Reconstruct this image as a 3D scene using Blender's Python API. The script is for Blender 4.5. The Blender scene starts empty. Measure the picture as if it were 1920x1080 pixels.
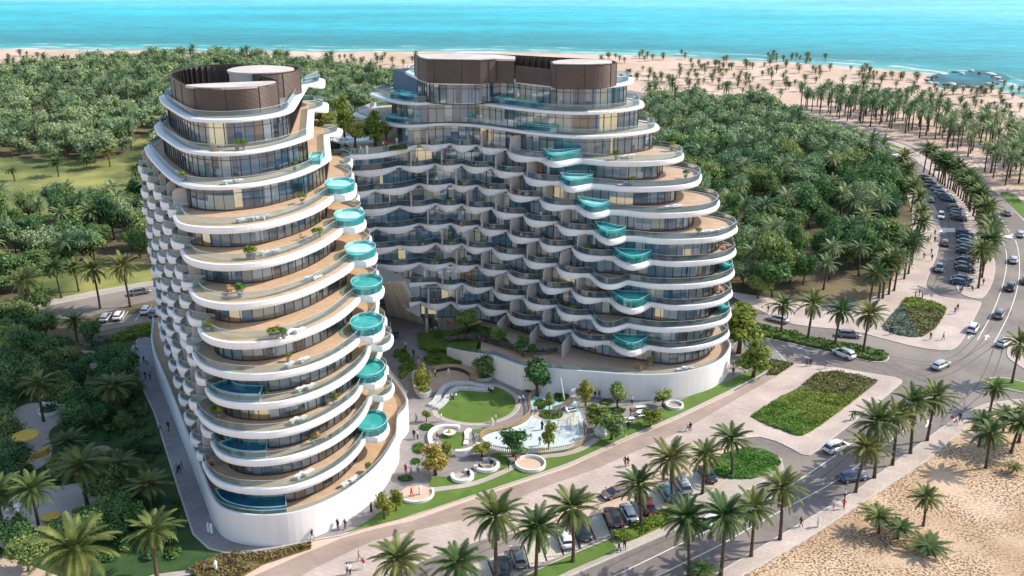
import bpy, bmesh, math, random
import numpy as np
from mathutils import Vector, Matrix
random.seed(7); rng = np.random.default_rng(7)
R = math.radians
C = bpy.context.scene.collection
# ------------------------------------------------------------------ survey: photo measurements -> real ground positions
CAM_H, FPX, TILT = 78.0, 1867.0, R(20.3)
_c, _s = math.cos(TILT), math.sin(TILT)
def G(px, py, z=0.0):
    u = (px-960)/FPX; v = (540-py)/FPX
    t = (z-CAM_H)/(-_s+v*_c)
    return (u*t, (_c+v*_s)*t)
def crop(ox, oy, sc):
    return lambda x, y, z=0.0: G(ox+x/sc, oy+y/sc, z)
z1 = crop(240,90,3.6); z2 = crop(240,360,3.374); z3 = crop(240,640,2.4537); z4 = crop(600,80,2.909)
z7 = crop(980,240,4.5); z8 = crop(980,460,3.857); z9 = crop(640,360,2.4615)
c6 = crop(680,600,2.7); cl = crop(740,560,4.5); c7 = crop(1340,160,2.0); c8 = crop(1300,560,2.077)
c9 = crop(700,780,2.743); c10 = crop(880,940,5.333); c11 = crop(1120,820,4.153); cb = crop(0,560,2.076)
ct = crop(0,60,1.8625); c12 = crop(1640,540,4.153); c13 = crop(1640,300,4.153); cf = crop(1100,0,2.3415)
def PTS(fn, pts, z=0.0): return [fn(x, y, z) for x, y in pts]
# ------------------------------------------------------------------ object helpers
def link(o): C.objects.link(o); return o
def tag(o, label=None, cat=None, group=None, kind=None):
    if label: o['label'] = label
    if cat: o['category'] = cat
    if group: o['group'] = group
    if kind: o['kind'] = kind
    return o
def empty(name, loc, label, cat, group=None, rz=0):
    o = bpy.data.objects.new(name, None); link(o); o.location = loc; o.rotation_euler = (0,0,rz)
    o.empty_display_size = .3
    return tag(o, label, cat, group)
class MB:
    def __init__(s): s.v=[]; s.f=[]; s.m=[]
    def add(s, vs, fs, mi=0):
        b=len(s.v); s.v.extend(vs); s.f.extend([tuple(i+b for i in f) for f in fs]); s.m.extend([mi]*len(fs))
    def box(s, cx, cy, cz, sx, sy, sz, rz=0, mi=0, tx=0):
        c_, s_ = math.cos(rz), math.sin(rz); vs=[]
        for dz in (-.5,.5):
            for dx,dy in ((-.5,-.5),(.5,-.5),(.5,.5),(-.5,.5)):
                x,y,z = dx*sx, dy*sy, dz*sz
                if tx: y,z = y*math.cos(tx)-z*math.sin(tx), y*math.sin(tx)+z*math.cos(tx)
                vs.append((cx+x*c_-y*s_, cy+x*s_+y*c_, cz+z))
        s.add(vs, [(3,2,1,0),(4,5,6,7),(0,1,5,4),(1,2,6,5),(2,3,7,6),(3,0,4,7)], mi)
    def prism(s, poly, za, zb, mi=0, side=None, bottom=True):
        n=len(poly)
        if callable(zb): top=[(x,y,zb(x,y)) for x,y in poly]
        else: top=[(x,y,zb) for x,y in poly]
        s.add(top, [tuple(range(n))], mi)
        sd = mi if side is None else side
        s.add([(x,y,za) for x,y in poly]+top, [(i,(i+1)%n,n+(i+1)%n,n+i) for i in range(n)], sd)
        if bottom: s.add([(x,y,za) for x,y in poly], [tuple(range(n-1,-1,-1))], sd)
    def sheet(s, poly, z, mi=0): s.add([(x,y,z) for x,y in poly], [tuple(range(len(poly)))], mi)
    def ribbon(s, pts, za, zb, mi=0, closed=False):
        n=len(pts); s.add([(x,y,za) for x,y in pts]+[(x,y,zb) for x,y in pts],
            [(i,(i+1)%n,n+(i+1)%n,n+i) for i in range(n if closed else n-1)], mi)
    def wall(s, pts, t, za, zb, mi=0, closed=False):
        a=offs(pts, t/2, closed); b=offs(pts, -t/2, closed); n=len(pts); k=n if closed else n-1
        vs=[(x,y,za) for x,y in a]+[(x,y,zb) for x,y in a]+[(x,y,za) for x,y in b]+[(x,y,zb) for x,y in b]; fs=[]
        for i in range(k):
            j=(i+1)%n
            fs += [(i,j,n+j,n+i),(2*n+j,2*n+i,3*n+i,3*n+j),(n+i,n+j,3*n+j,3*n+i),(2*n+i,2*n+j,j,i)]
        if not closed: fs += [(0,n,3*n,2*n),(n-1,3*n-1,4*n-1,2*n-1)]
        s.add(vs, fs, mi)
    def tube(s, path, rads, seg=8, mi=0, cap=True):
        path=[Vector(p) for p in path]; n=len(path); vs=[]; fs=[]
        for i,p in enumerate(path):
            d=(path[min(i+1,n-1)]-path[max(i-1,0)]).normalized()
            a=d.orthogonal().normalized() if abs(d.z)<.95 else Vector((1,0,0)); a=(a-d*a.dot(d)).normalized(); b=d.cross(a)
            r=rads[i] if hasattr(rads,'__len__') else rads
            for k in range(seg):
                q=p+a*(r*math.cos(2*math.pi*k/seg))+b*(r*math.sin(2*math.pi*k/seg)); vs.append(tuple(q))
        for i in range(n-1):
            for k in range(seg):
                k2=(k+1)%seg; fs.append((i*seg+k,i*seg+k2,(i+1)*seg+k2,(i+1)*seg+k))
        if cap: fs += [tuple(range(seg-1,-1,-1)), tuple((n-1)*seg+k for k in range(seg))]
        s.add(vs,fs,mi)
    def lathe(s, prof, seg=20, cx=0, cy=0, cz=0, mi=0, sx=1, sy=1):
        n=len(prof); vs=[(cx+r*sx*math.cos(2*math.pi*k/seg), cy+r*sy*math.sin(2*math.pi*k/seg), cz+z) for r,z in prof for k in range(seg)]
        fs=[(i*seg+k,i*seg+(k+1)%seg,(i+1)*seg+(k+1)%seg,(i+1)*seg+k) for i in range(n-1) for k in range(seg)]
        fs += [tuple(range(seg-1,-1,-1)), tuple((n-1)*seg+k for k in range(seg))]
        s.add(vs,fs,mi)
    def ball(s, c, r, mi=0, seg=10, rings=6):
        rx,ry,rz = r if hasattr(r,'__len__') else (r,r,r)
        prof=[(max(.02,math.sin(math.pi*i/rings)), -math.cos(math.pi*i/rings)) for i in range(rings+1)]
        s.add([(c[0]+rx*p*math.cos(2*math.pi*k/seg), c[1]+ry*p*math.sin(2*math.pi*k/seg), c[2]+rz*z) for p,z in prof for k in range(seg)],
              [(i*seg+k,i*seg+(k+1)%seg,(i+1)*seg+(k+1)%seg,(i+1)*seg+k) for i in range(rings) for k in range(seg)], mi)
    def mesh(s, name, mats, smooth=False):
        me=bpy.data.meshes.new(name); me.from_pydata(s.v,[],s.f)
        for m in (mats if isinstance(mats,(list,tuple)) else [mats]): me.materials.append(m)
        if len(me.materials)>1: me.polygons.foreach_set('material_index', s.m)
        if smooth: me.polygons.foreach_set('use_smooth',[True]*len(me.polygons))
        me.update(); return me
    def build(s, name, mats, parent=None, smooth=False, **kw):
        o=bpy.data.objects.new(name, s.mesh(name,mats,smooth)); link(o)
        if parent: o.parent=parent
        return tag(o, **kw) if kw else o
def place(name, me, parent=None, loc=None, rz=0):
    o=bpy.data.objects.new(name, me); link(o)
    if parent: o.parent=parent
    if loc is not None: o.location=loc
    o.rotation_euler=(0,0,rz); return o
def children_of(o, cache={}):
    return [c for c in o.children]
def copy_tree(o, parent=None):
    c=o.copy(); link(c); c.parent=parent
    for ch in o.children: copy_tree(ch, c)
    return c
# ------------------------------------------------------------------ plan geometry helpers (counter-clockwise outlines)
def offs(pts, d, closed=False):
    """move every point d to the right of the path (outward on a counter-clockwise outline)"""
    n=len(pts); out=[]
    dd = d if hasattr(d,'__len__') else [d]*n
    for i,(x,y) in enumerate(pts):
        a=pts[(i-1)%n] if closed or i>0 else pts[i]; b=pts[(i+1)%n] if closed or i<n-1 else pts[i]
        tx,ty=b[0]-a[0],b[1]-a[1]; L=math.hypot(tx,ty) or 1
        out.append((x+ty/L*dd[i], y-tx/L*dd[i]))
    return out
def chaikin(p, it=2, closed=False):
    for _ in range(it):
        q=[] if closed else [p[0]]
        n=len(p)
        for i in range(n if closed else n-1):
            a,b=p[i],p[(i+1)%n]
            q += [(.75*a[0]+.25*b[0],.75*a[1]+.25*b[1]),(.25*a[0]+.75*b[0],.25*a[1]+.75*b[1])]
        if not closed: q.append(p[-1])
        p=q
    return p
def resample(p, step, closed=False):
    q=list(p)+([p[0]] if closed else [])
    a=np.array(q); d=np.r_[0,np.cumsum(np.hypot(*np.diff(a,axis=0).T))]; n=max(2,int(round(d[-1]/step))+1)
    t=np.linspace(0,d[-1],n); r=list(zip(np.interp(t,d,a[:,0]).tolist(),np.interp(t,d,a[:,1]).tolist()))
    return r[:-1] if closed else r
THK={}
def scallop(cusps, depth, n=11, pw=.85, skew=1.0, deep=1.2, thin=.30):
    """balcony bulges to the right of the cusp chain"""
    out=[]
    for a,b in zip(cusps[:-1],cusps[1:]):
        tx,ty=b[0]-a[0],b[1]-a[1]; L=math.hypot(tx,ty)
        dp=depth(a[0]) if callable(depth) else depth
        for i in range(n):
            t=i/n; d=min(dp,L*.66)*max(0,math.sin(math.pi*t**skew))**pw
            q=(a[0]+tx*t+ty/L*d, a[1]+ty*t-tx/L*d); out.append(q); THK[q]=thin+(deep-thin)*max(0,math.sin(math.pi*t))**.85
    out.append(cusps[-1]); return out
def dedupe(p, eps=.05):
    q=[p[0]]
    for a in p[1:]:
        if math.hypot(a[0]-q[-1][0],a[1]-q[-1][1])>eps: q.append(a)
    if math.hypot(q[0][0]-q[-1][0],q[0][1]-q[-1][1])<eps: q.pop()
    return q
def circle(cx,cy,rx,ry=None,n=40,a0=0,a1=2*math.pi):
    ry=ry or rx
    full=abs(a1-a0-2*math.pi)<1e-6
    return [(cx+rx*math.cos(a0+(a1-a0)*i/(n if full else n-1)), cy+ry*math.sin(a0+(a1-a0)*i/(n if full else n-1))) for i in range(n)]
def inside(p, poly):
    x,y=p; r=False; n=len(poly)
    for i in range(n):
        (xa,ya),(xb,yb)=poly[i],poly[(i+1)%n]
        if (ya>y)!=(yb>y) and x<(xb-xa)*(y-ya)/(yb-ya)+xa: r=not r
    return r
def ccw(p):
    return p if sum(p[i][0]*p[(i+1)%len(p)][1]-p[(i+1)%len(p)][0]*p[i][1] for i in range(len(p)))>0 else p[::-1]
# ------------------------------------------------------------------ materials
MATS={}
class NT:
    def __init__(s,name):
        s.m=bpy.data.materials.new(name); s.m.use_nodes=True; s.t=s.m.node_tree; s.b=s.t.nodes['Principled BSDF']; s.o=s.t.nodes['Material Output']
    def n(s,ty,**kw):
        nd=s.t.nodes.new(ty)
        for k,v in kw.items():
            if k.startswith('i_'): nd.inputs[k[2:].replace('_',' ')].default_value=v
            elif isinstance(k,str): setattr(nd,k,v)
        return nd
    def l(s,a,b): s.t.links.new(a,b)
def rgba(c): return (c[0],c[1],c[2],1)
def noise_mat(name, c1, c2, scale=1.0, rough=.8, bump=0.0, bscale=None, detail=5, spec=.3, obj=False, dist=.05, lo=.35, hi=.65, metal=0, c3=None, s3=.1, rnd=0, coat=0):
    k=NT(name); tc=k.n('ShaderNodeTexCoord'); co=tc.outputs['Object']
    if not obj:
        g=k.n('ShaderNodeNewGeometry'); co=g.outputs['Position']
    nz=k.n('ShaderNodeTexNoise'); nz.inputs['Scale'].default_value=scale; nz.inputs['Detail'].default_value=detail; k.l(co,nz.inputs['Vector'])
    r=k.n('ShaderNodeValToRGB'); r.color_ramp.elements[0].position=lo; r.color_ramp.elements[1].position=hi
    r.color_ramp.elements[0].color=rgba(c1); r.color_ramp.elements[1].color=rgba(c2); k.l(nz.outputs['Fac'],r.inputs['Fac']); col=r.outputs['Color']
    if c3:
        n3=k.n('ShaderNodeTexNoise'); n3.inputs['Scale'].default_value=s3; n3.inputs['Detail'].default_value=4; k.l(co,n3.inputs['Vector'])
        r3=k.n('ShaderNodeValToRGB'); r3.color_ramp.elements[0].position=.42; r3.color_ramp.elements[1].position=.62
        k.l(n3.outputs['Fac'],r3.inputs['Fac']); mx=k.n('ShaderNodeMix',data_type='RGBA'); k.l(r3.outputs['Color'],mx.inputs['Factor'])
        k.l(col,mx.inputs['A']); mx.inputs['B'].default_value=rgba(c3); col=mx.outputs['Result']
    if rnd:
        oi=k.n('ShaderNodeObjectInfo'); hv=k.n('ShaderNodeHueSaturation'); mr=k.n('ShaderNodeMapRange'); mr.inputs['To Min'].default_value=1-rnd; mr.inputs['To Max'].default_value=1+rnd
        k.l(oi.outputs['Random'],mr.inputs['Value']); k.l(mr.outputs['Result'],hv.inputs['Value']); k.l(col,hv.inputs['Color']); col=hv.outputs['Color']
    k.l(col,k.b.inputs['Base Color']); k.b.inputs['Roughness'].default_value=rough; k.b.inputs['Specular IOR Level'].default_value=spec; k.b.inputs['Metallic'].default_value=metal
    if coat: k.b.inputs['Coat Weight'].default_value=coat; k.b.inputs['Coat Roughness'].default_value=.05
    if bump:
        nb=k.n('ShaderNodeTexNoise'); nb.inputs['Scale'].default_value=bscale or scale*4; nb.inputs['Detail'].default_value=6; k.l(co,nb.inputs['Vector'])
        bp=k.n('ShaderNodeBump'); bp.inputs['Strength'].default_value=bump; bp.inputs['Distance'].default_value=dist; k.l(nb.outputs['Fac'],bp.inputs['Height']); k.l(bp.outputs['Normal'],k.b.inputs['Normal'])
    MATS[name]=k.m; return k.m
def foliage_mat(name, c1, c2, scale=.6, trans=.25, rnd=.3, hue=.045):
    k=NT(name); g=k.n('ShaderNodeNewGeometry'); nz=k.n('ShaderNodeTexNoise'); nz.inputs['Scale'].default_value=scale; nz.inputs['Detail'].default_value=3; k.l(g.outputs['Position'],nz.inputs['Vector'])
    r=k.n('ShaderNodeValToRGB'); r.color_ramp.elements[0].position=.35; r.color_ramp.elements[1].position=.68; r.color_ramp.elements[0].color=rgba(c1); r.color_ramp.elements[1].color=rgba(c2); k.l(nz.outputs['Fac'],r.inputs['Fac'])
    oi=k.n('ShaderNodeObjectInfo'); hv=k.n('ShaderNodeHueSaturation')
    for out,inp,a,b in ((oi.outputs['Random'],'Value',1-rnd,1+rnd),(oi.outputs['Random'],'Hue',.5+hue,.5-hue)):
        mr=k.n('ShaderNodeMapRange'); mr.inputs['To Min'].default_value=a; mr.inputs['To Max'].default_value=b; k.l(out,mr.inputs['Value']); k.l(mr.outputs['Result'],hv.inputs[inp])
    k.l(r.outputs['Color'],hv.inputs['Color']); k.l(hv.outputs['Color'],k.b.inputs['Base Color']); k.b.inputs['Roughness'].default_value=.55; k.b.inputs['Specular IOR Level'].default_value=.25
    tr=k.n('ShaderNodeBsdfTranslucent'); k.l(hv.outputs['Color'],tr.inputs['Color']); mx=k.n('ShaderNodeMixShader'); mx.inputs['Fac'].default_value=trans
    k.l(k.b.outputs['BSDF'],mx.inputs[1]); k.l(tr.outputs['BSDF'],mx.inputs[2]); k.l(mx.outputs['Shader'],k.o.inputs['Surface'])
    MATS[name]=k.m; return k.m
def plain(name, c, rough=.6, spec=.4, metal=0, coat=0):
    return noise_mat(name, [x*.93 for x in c], [min(1,x*1.05) for x in c], 1.5, rough, spec=spec, metal=metal, obj=True, coat=coat)
def lit(m,c,e):    # glow added to the room walls, in place of indoor lamps
    b=m.node_tree.nodes['Principled BSDF']; b.inputs['Emission Color'].default_value=rgba(c); b.inputs['Emission Strength'].default_value=e; return m
def brick_mat(name, c1, c2, mortar, scale, bw, bh, rough=.8, msize=.02, rot=0.0, bump=.2, stain=.25):
    k=NT(name); g=k.n('ShaderNodeNewGeometry'); mp=k.n('ShaderNodeMapping'); mp.inputs['Rotation'].default_value=(0,0,rot); k.l(g.outputs['Position'],mp.inputs['Vector'])
    b=k.n('ShaderNodeTexBrick'); b.inputs['Scale'].default_value=scale; b.inputs['Brick Width'].default_value=bw; b.inputs['Row Height'].default_value=bh; b.inputs['Mortar Size'].default_value=msize
    b.inputs['Color1'].default_value=rgba(c1); b.inputs['Color2'].default_value=rgba(c2); b.inputs['Mortar'].default_value=rgba(mortar); k.l(mp.outputs['Vector'],b.inputs['Vector'])
    nz=k.n('ShaderNodeTexNoise'); nz.inputs['Scale'].default_value=.13; nz.inputs['Detail'].default_value=7; k.l(g.outputs['Position'],nz.inputs['Vector'])
    mr=k.n('ShaderNodeMapRange'); mr.inputs['From Min'].default_value=.3; mr.inputs['From Max'].default_value=.7; mr.inputs['To Min'].default_value=1-stain; mr.inputs['To Max'].default_value=1+stain*.4; k.l(nz.outputs['Fac'],mr.inputs['Value'])
    hv=k.n('ShaderNodeHueSaturation'); k.l(b.outputs['Color'],hv.inputs['Color']); k.l(mr.outputs['Result'],hv.inputs['Value']); k.l(hv.outputs['Color'],k.b.inputs['Base Color'])
    k.b.inputs['Roughness'].default_value=rough; k.b.inputs['Specular IOR Level'].default_value=.25
    MATS[name]=k.m; return k.m
def glass_mat(name, tint, refl, rough=.03, base=.1, gl=None, veil=0, vcol=(1,1,1)):
    """thin architectural glass: tinted see-through mixed with a mirror by Fresnel"""
    k=NT(name); tr=k.n('ShaderNodeBsdfTransparent'); tr.inputs['Color'].default_value=rgba(tint)
    gs=k.n('ShaderNodeBsdfGlossy'); gs.inputs['Roughness'].default_value=rough; gs.inputs['Color'].default_value=rgba(gl or (.9,.95,1))
    fr=k.n('ShaderNodeFresnel'); fr.inputs['IOR'].default_value=1.5; mr=k.n('ShaderNodeMapRange'); mr.inputs['To Min'].default_value=base; mr.inputs['To Max'].default_value=refl
    k.l(fr.outputs['Fac'],mr.inputs['Value']); mx=k.n('ShaderNodeMixShader'); k.l(mr.outputs['Result'],mx.inputs['Fac']); k.l(tr.outputs['BSDF'],mx.inputs[1]); k.l(gs.outputs['BSDF'],mx.inputs[2]); k.l(mx.outputs['Shader'],k.o.inputs['Surface'])
    if veil:
        df=k.n('ShaderNodeBsdfDiffuse'); df.inputs['Color'].default_value=rgba(vcol); m2=k.n('ShaderNodeMixShader'); m2.inputs['Fac'].default_value=veil; k.l(mx.outputs['Shader'],m2.inputs[1]); k.l(df.outputs['BSDF'],m2.inputs[2]); k.l(m2.outputs['Shader'],k.o.inputs['Surface'])
    MATS[name]=k.m; return k.m
M=MATS
noise_mat('white_render',(.84,.825,.825),(.89,.88,.88),.35,.55,bump=.05,bscale=6)
noise_mat('white_wall',(.81,.795,.795),(.88,.87,.865),.18,.6,bump=.05,bscale=8,c3=(.78,.75,.735),s3=.09)
noise_mat('roof_pale',(.56,.50,.45),(.63,.57,.51),.5,.7,c3=(.50,.45,.41),s3=.2)
noise_mat('soffit',(.60,.56,.53),(.66,.62,.6),.5,.7)
noise_mat('partition',(.52,.46,.42),(.60,.54,.5),.5,.7)
def wood_mat(name,c1,c2,sc=3.2,rot=0.6):
    k=NT(name); g=k.n('ShaderNodeNewGeometry'); mp=k.n('ShaderNodeMapping'); mp.inputs['Rotation'].default_value=(0,0,rot); k.l(g.outputs['Position'],mp.inputs['Vector'])
    b=k.n('ShaderNodeTexBrick'); b.inputs['Scale'].default_value=1; b.inputs['Brick Width'].default_value=3.0; b.inputs['Row Height'].default_value=.3; b.inputs['Mortar Size'].default_value=.015
    b.inputs['Color1'].default_value=rgba(c1); b.inputs['Color2'].default_value=rgba(c2); b.inputs['Mortar'].default_value=rgba([x*.4 for x in c1]); k.l(mp.outputs['Vector'],b.inputs['Vector'])
    nz=k.n('ShaderNodeTexNoise'); nz.inputs['Scale'].default_value=.5; nz.inputs['Detail'].default_value=6; k.l(g.outputs['Position'],nz.inputs['Vector'])
    hv=k.n('ShaderNodeHueSaturation'); mr=k.n('ShaderNodeMapRange'); mr.inputs['To Min'].default_value=.75; mr.inputs['To Max'].default_value=1.25; k.l(nz.outputs['Fac'],mr.inputs['Value']); k.l(mr.outputs['Result'],hv.inputs['Value'])
    k.l(b.outputs['Color'],hv.inputs['Color']); k.l(hv.outputs['Color'],k.b.inputs['Base Color']); k.b.inputs['Roughness'].default_value=.6; k.b.inputs['Specular IOR Level'].default_value=.25
    MATS[name]=k.m
wood_mat('deck_wood',(.54,.37,.23),(.60,.42,.27))
wood_mat('deck_pale',(.52,.38,.27),(.58,.43,.31),rot=-.4)
wood_mat('fin_timber',(.84,.70,.56),(.88,.74,.60))  # pale timber: sunlight that misses the fin wall is put into its colour
wood_mat('timber',(.46,.31,.19),(.50,.35,.22))
glass_mat('window_glass',(.74,.86,.94),1.15,.025,.09)
glass_mat('rail_glass',(.60,.79,.84),.9,.05,.06,(.75,.92,1),veil=.07,vcol=(.72,.86,.90))
glass_mat('pool_glass',(.26,.76,.77),.8,.03,.12,(.7,.97,.97),veil=.2,vcol=(.08,.56,.60)); plain('pool_rim',(.45,.72,.72),.3)
glass_mat('rail_tinted',(.17,.30,.39),.9,.05,.06,(.75,.92,1),veil=.08,vcol=(.45,.60,.70))  # blue rail glass, tint darkened to put shade on the decks behind
plain('frame_metal',(.045,.045,.05),.4,.5)
plain('rail_metal',(.5,.5,.5),.4,.5)
for nm,c in (('room_warm',(.62,.54,.46)),('room_grey',(.40,.47,.54)),('room_dark',(.06,.12,.18)),('room_white',(.80,.78,.75)),('room_wood',(.34,.22,.14)),('room_blue',(.15,.28,.40)),('room_lit',(.85,.62,.36))): lit(plain(nm,c,.7),c,.75 if nm=='room_lit' else (.16 if nm!='room_warm' else .24))  # blue room tones carry the sky reflection missing from the panes
noise_mat('curtain',(.62,.6,.58),(.78,.76,.74),7,.8,obj=False)
for nm in ('white_render','white_wall'):
    m_=M[nm]; t_=m_.node_tree; b_=t_.nodes['Principled BSDF']; lk=b_.inputs['Base Color'].links[0]; src=lk.from_socket
    g=t_.nodes.new('ShaderNodeNewGeometry'); mp=t_.nodes.new('ShaderNodeMapping'); mp.inputs['Scale'].default_value=(1.3,1.3,.12); t_.links.new(g.outputs['Position'],mp.inputs['Vector'])
    nz=t_.nodes.new('ShaderNodeTexNoise'); nz.inputs['Scale'].default_value=1; nz.inputs['Detail'].default_value=8; t_.links.new(mp.outputs['Vector'],nz.inputs['Vector'])
    mr=t_.nodes.new('ShaderNodeMapRange'); mr.inputs['From Min'].default_value=.35; mr.inputs['From Max'].default_value=.6; mr.inputs['To Min'].default_value=.945; mr.inputs['To Max'].default_value=1; t_.links.new(nz.outputs['Fac'],mr.inputs['Value'])
    hv=t_.nodes.new('ShaderNodeHueSaturation'); t_.links.new(src,hv.inputs['Color']); t_.links.new(mr.outputs['Result'],hv.inputs['Value']); t_.links.new(hv.outputs['Color'],b_.inputs['Base Color'])
# brown louvred screens
k=NT('screen_metal'); g=k.n('ShaderNodeNewGeometry'); sx=k.n('ShaderNodeSeparateXYZ'); k.l(g.outputs['Position'],sx.inputs[0])
w=k.n('ShaderNodeMath',operation='MULTIPLY'); w.inputs[1].default_value=34; k.l(sx.outputs['Z'],w.inputs[0]); w2=k.n('ShaderNodeMath',operation='SINE'); k.l(w.outputs[0],w2.inputs[0])
nz=k.n('ShaderNodeTexNoise'); nz.inputs['Scale'].default_value=.4; k.l(g.outputs['Position'],nz.inputs['Vector'])
mr=k.n('ShaderNodeMapRange'); mr.inputs['From Min'].default_value=-1; mr.inputs['To Min'].default_value=.55; mr.inputs['To Max'].default_value=1.2; k.l(w2.outputs[0],mr.inputs['Value'])
r=k.n('ShaderNodeValToRGB'); r.color_ramp.elements[0].color=(.085,.055,.042,1); r.color_ramp.elements[1].color=(.15,.10,.075,1); k.l(nz.outputs['Fac'],r.inputs['Fac'])
hv=k.n('ShaderNodeHueSaturation'); k.l(r.outputs['Color'],hv.inputs['Color']); k.l(mr.outputs['Result'],hv.inputs['Value']); k.l(hv.outputs['Color'],k.b.inputs['Base Color'])
bp=k.n('ShaderNodeBump'); bp.inputs['Strength'].default_value=.5; bp.inputs['Distance'].default_value=.05; k.l(w2.outputs[0],bp.inputs['Height']); k.l(bp.outputs['Normal'],k.b.inputs['Normal']); k.b.inputs['Roughness'].default_value=.45
MATS['screen_metal']=k.m
plain('screen_dark',(.05,.04,.035),.5)
def water_mat(name,c1,c2,bs=2.2,rough=.06,dist=.05):
    noise_mat(name,c1,c2,.5,rough,bump=.35,bscale=bs,spec=.5,dist=dist,detail=2)
water_mat('pool_teal',(.03,.32,.31),(.07,.45,.43))
water_mat('pool_aqua',(.28,.66,.66),(.5,.8,.8))
water_mat('pool_deep',(.01,.10,.19),(.015,.15,.26))
water_mat('pool_blue',(.02,.30,.48),(.05,.45,.6))
# asphalt with tyre sheen and stains
noise_mat('asphalt',(.175,.15,.135),(.215,.19,.17),.9,.85,bump=.15,bscale=30,c3=(.27,.235,.205),s3=.07,dist=.02)
noise_mat('asphalt_cool',(.20,.20,.205),(.25,.245,.24),.5,.85,c3=(.31,.30,.285),s3=.06)
brick_mat('paver_pink',(.50,.41,.36),(.56,.47,.41),(.40,.32,.27),1,1.6,.8,rot=.42,msize=.03)
brick_mat('paver_tan',(.36,.28,.23),(.40,.31,.26),(.29,.22,.18),1,1.2,.6,rot=.42,msize=.02)
brick_mat('paver_grey',(.27,.25,.25),(.32,.30,.29),(.2,.19,.19),1,1.4,.7,rot=-.5,msize=.025)
brick_mat('paver_cream',(.46,.41,.36),(.5,.45,.39),(.36,.31,.27),1,1.2,.6,rot=.2,msize=.02)
brick_mat('stall_paver',(.60,.55,.43),(.66,.60,.48),(.38,.38,.30),1,.5,.5,rot=.33,msize=.04)
noise_mat('kerb',(.45,.42,.39),(.55,.51,.47),2,.8)
noise_mat('sand',(.56,.41,.32),(.66,.51,.41),.06,.95,bump=.5,bscale=1.2,c3=(.50,.37,.27),s3=.02,dist=.2)
# dry stony sand near the promenade: tufts, pebbles and ripples
k=NT('stony_sand'); g=k.n('ShaderNodeNewGeometry')
def nzr(sc,det,lo,hi,ca,cb_):
    n=k.n('ShaderNodeTexNoise'); n.inputs['Scale'].default_value=sc; n.inputs['Detail'].default_value=det; k.l(g.outputs['Position'],n.inputs['Vector'])
    r=k.n('ShaderNodeValToRGB'); r.color_ramp.elements[0].position=lo; r.color_ramp.elements[1].position=hi; r.color_ramp.elements[0].color=rgba(ca); r.color_ramp.elements[1].color=rgba(cb_); k.l(n.outputs['Fac'],r.inputs['Fac']); return r.outputs['Color'], n.outputs['Fac']
a,_1=nzr(.10,6,.38,.62,(.52,.365,.225),(.71,.54,.38))
sp,_2=nzr(3.0,5,.50,.55,(0,0,0),(1,1,1)); pt,_3=nzr(.13,6,.36,.52,(.15,.15,.15),(1,1,1))
mu=k.n('ShaderNodeMix',data_type='RGBA',blend_type='MULTIPLY'); mu.inputs['Factor'].default_value=1; k.l(sp,mu.inputs['A']); k.l(pt,mu.inputs['B'])
mx=k.n('ShaderNodeMix',data_type='RGBA'); k.l(mu.outputs['Result'],mx.inputs['Factor']); k.l(a,mx.inputs['A']); mx.inputs['B'].default_value=(.20,.12,.06,1)
vo=k.n('ShaderNodeTexVoronoi'); vo.inputs['Scale'].default_value=1.9; k.l(g.outputs['Position'],vo.inputs['Vector'])
r2=k.n('ShaderNodeValToRGB'); r2.color_ramp.elements[0].position=.10; r2.color_ramp.elements[1].position=.45; r2.color_ramp.elements[0].color=(1,1,1,1); r2.color_ramp.elements[1].color=(.72,.68,.64,1); k.l(vo.outputs['Distance'],r2.inputs['Fac'])
m2=k.n('ShaderNodeMix',data_type='RGBA',blend_type='MULTIPLY'); m2.inputs['Factor'].default_value=.5; k.l(mx.outputs['Result'],m2.inputs['A']); k.l(r2.outputs['Color'],m2.inputs['B']); k.l(m2.outputs['Result'],k.b.inputs['Base Color'])
bp=k.n('ShaderNodeBump'); bp.inputs['Strength'].default_value=.5; bp.inputs['Distance'].default_value=.18; k.l(_2,bp.inputs['Height']); k.l(bp.outputs['Normal'],k.b.inputs['Normal']); k.b.inputs['Roughness'].default_value=.95
MATS['stony_sand']=k.m
noise_mat('forest_floor',(.05,.055,.03),(.12,.10,.055),.12,.95,c3=(.20,.155,.085),s3=.035)
noise_mat('meadow',(.20,.22,.06),(.33,.31,.10),.09,.95,c3=(.09,.12,.04),s3=.05,bump=.4,bscale=3,dist=.1)
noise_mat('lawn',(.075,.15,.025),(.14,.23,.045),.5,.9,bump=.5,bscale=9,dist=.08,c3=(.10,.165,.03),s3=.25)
noise_mat('lawn_shade',(.03,.07,.02),(.05,.10,.03),.5,.9,bump=.5,bscale=9,dist=.08)  # lawn copy darkened, the tower's shade is put into its colour
noise_mat('bench_white',(.7,.67,.64),(.8,.77,.74),1,.5)
noise_mat('bench_stone',(.42,.46,.46),(.62,.65,.64),1.6,.6,bump=.3,bscale=5)
noise_mat('lagoon_rock',(.12,.11,.10),(.2,.18,.16),1,.9)
noise_mat('soil',(.06,.045,.03),(.1,.075,.05),1,.95)
noise_mat('bark_palm',(.06,.042,.032),(.12,.085,.065),2.5,.9,bump=.6,bscale=9,dist=.06)
noise_mat('bark',(.07,.05,.04),(.13,.1,.08),2,.9)
plain('paint_line',(.72,.70,.66),.7)
plain('yellow_play',(.62,.36,.06),.5)
plain('gold_fence',(.52,.36,.17),.5)
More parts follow.
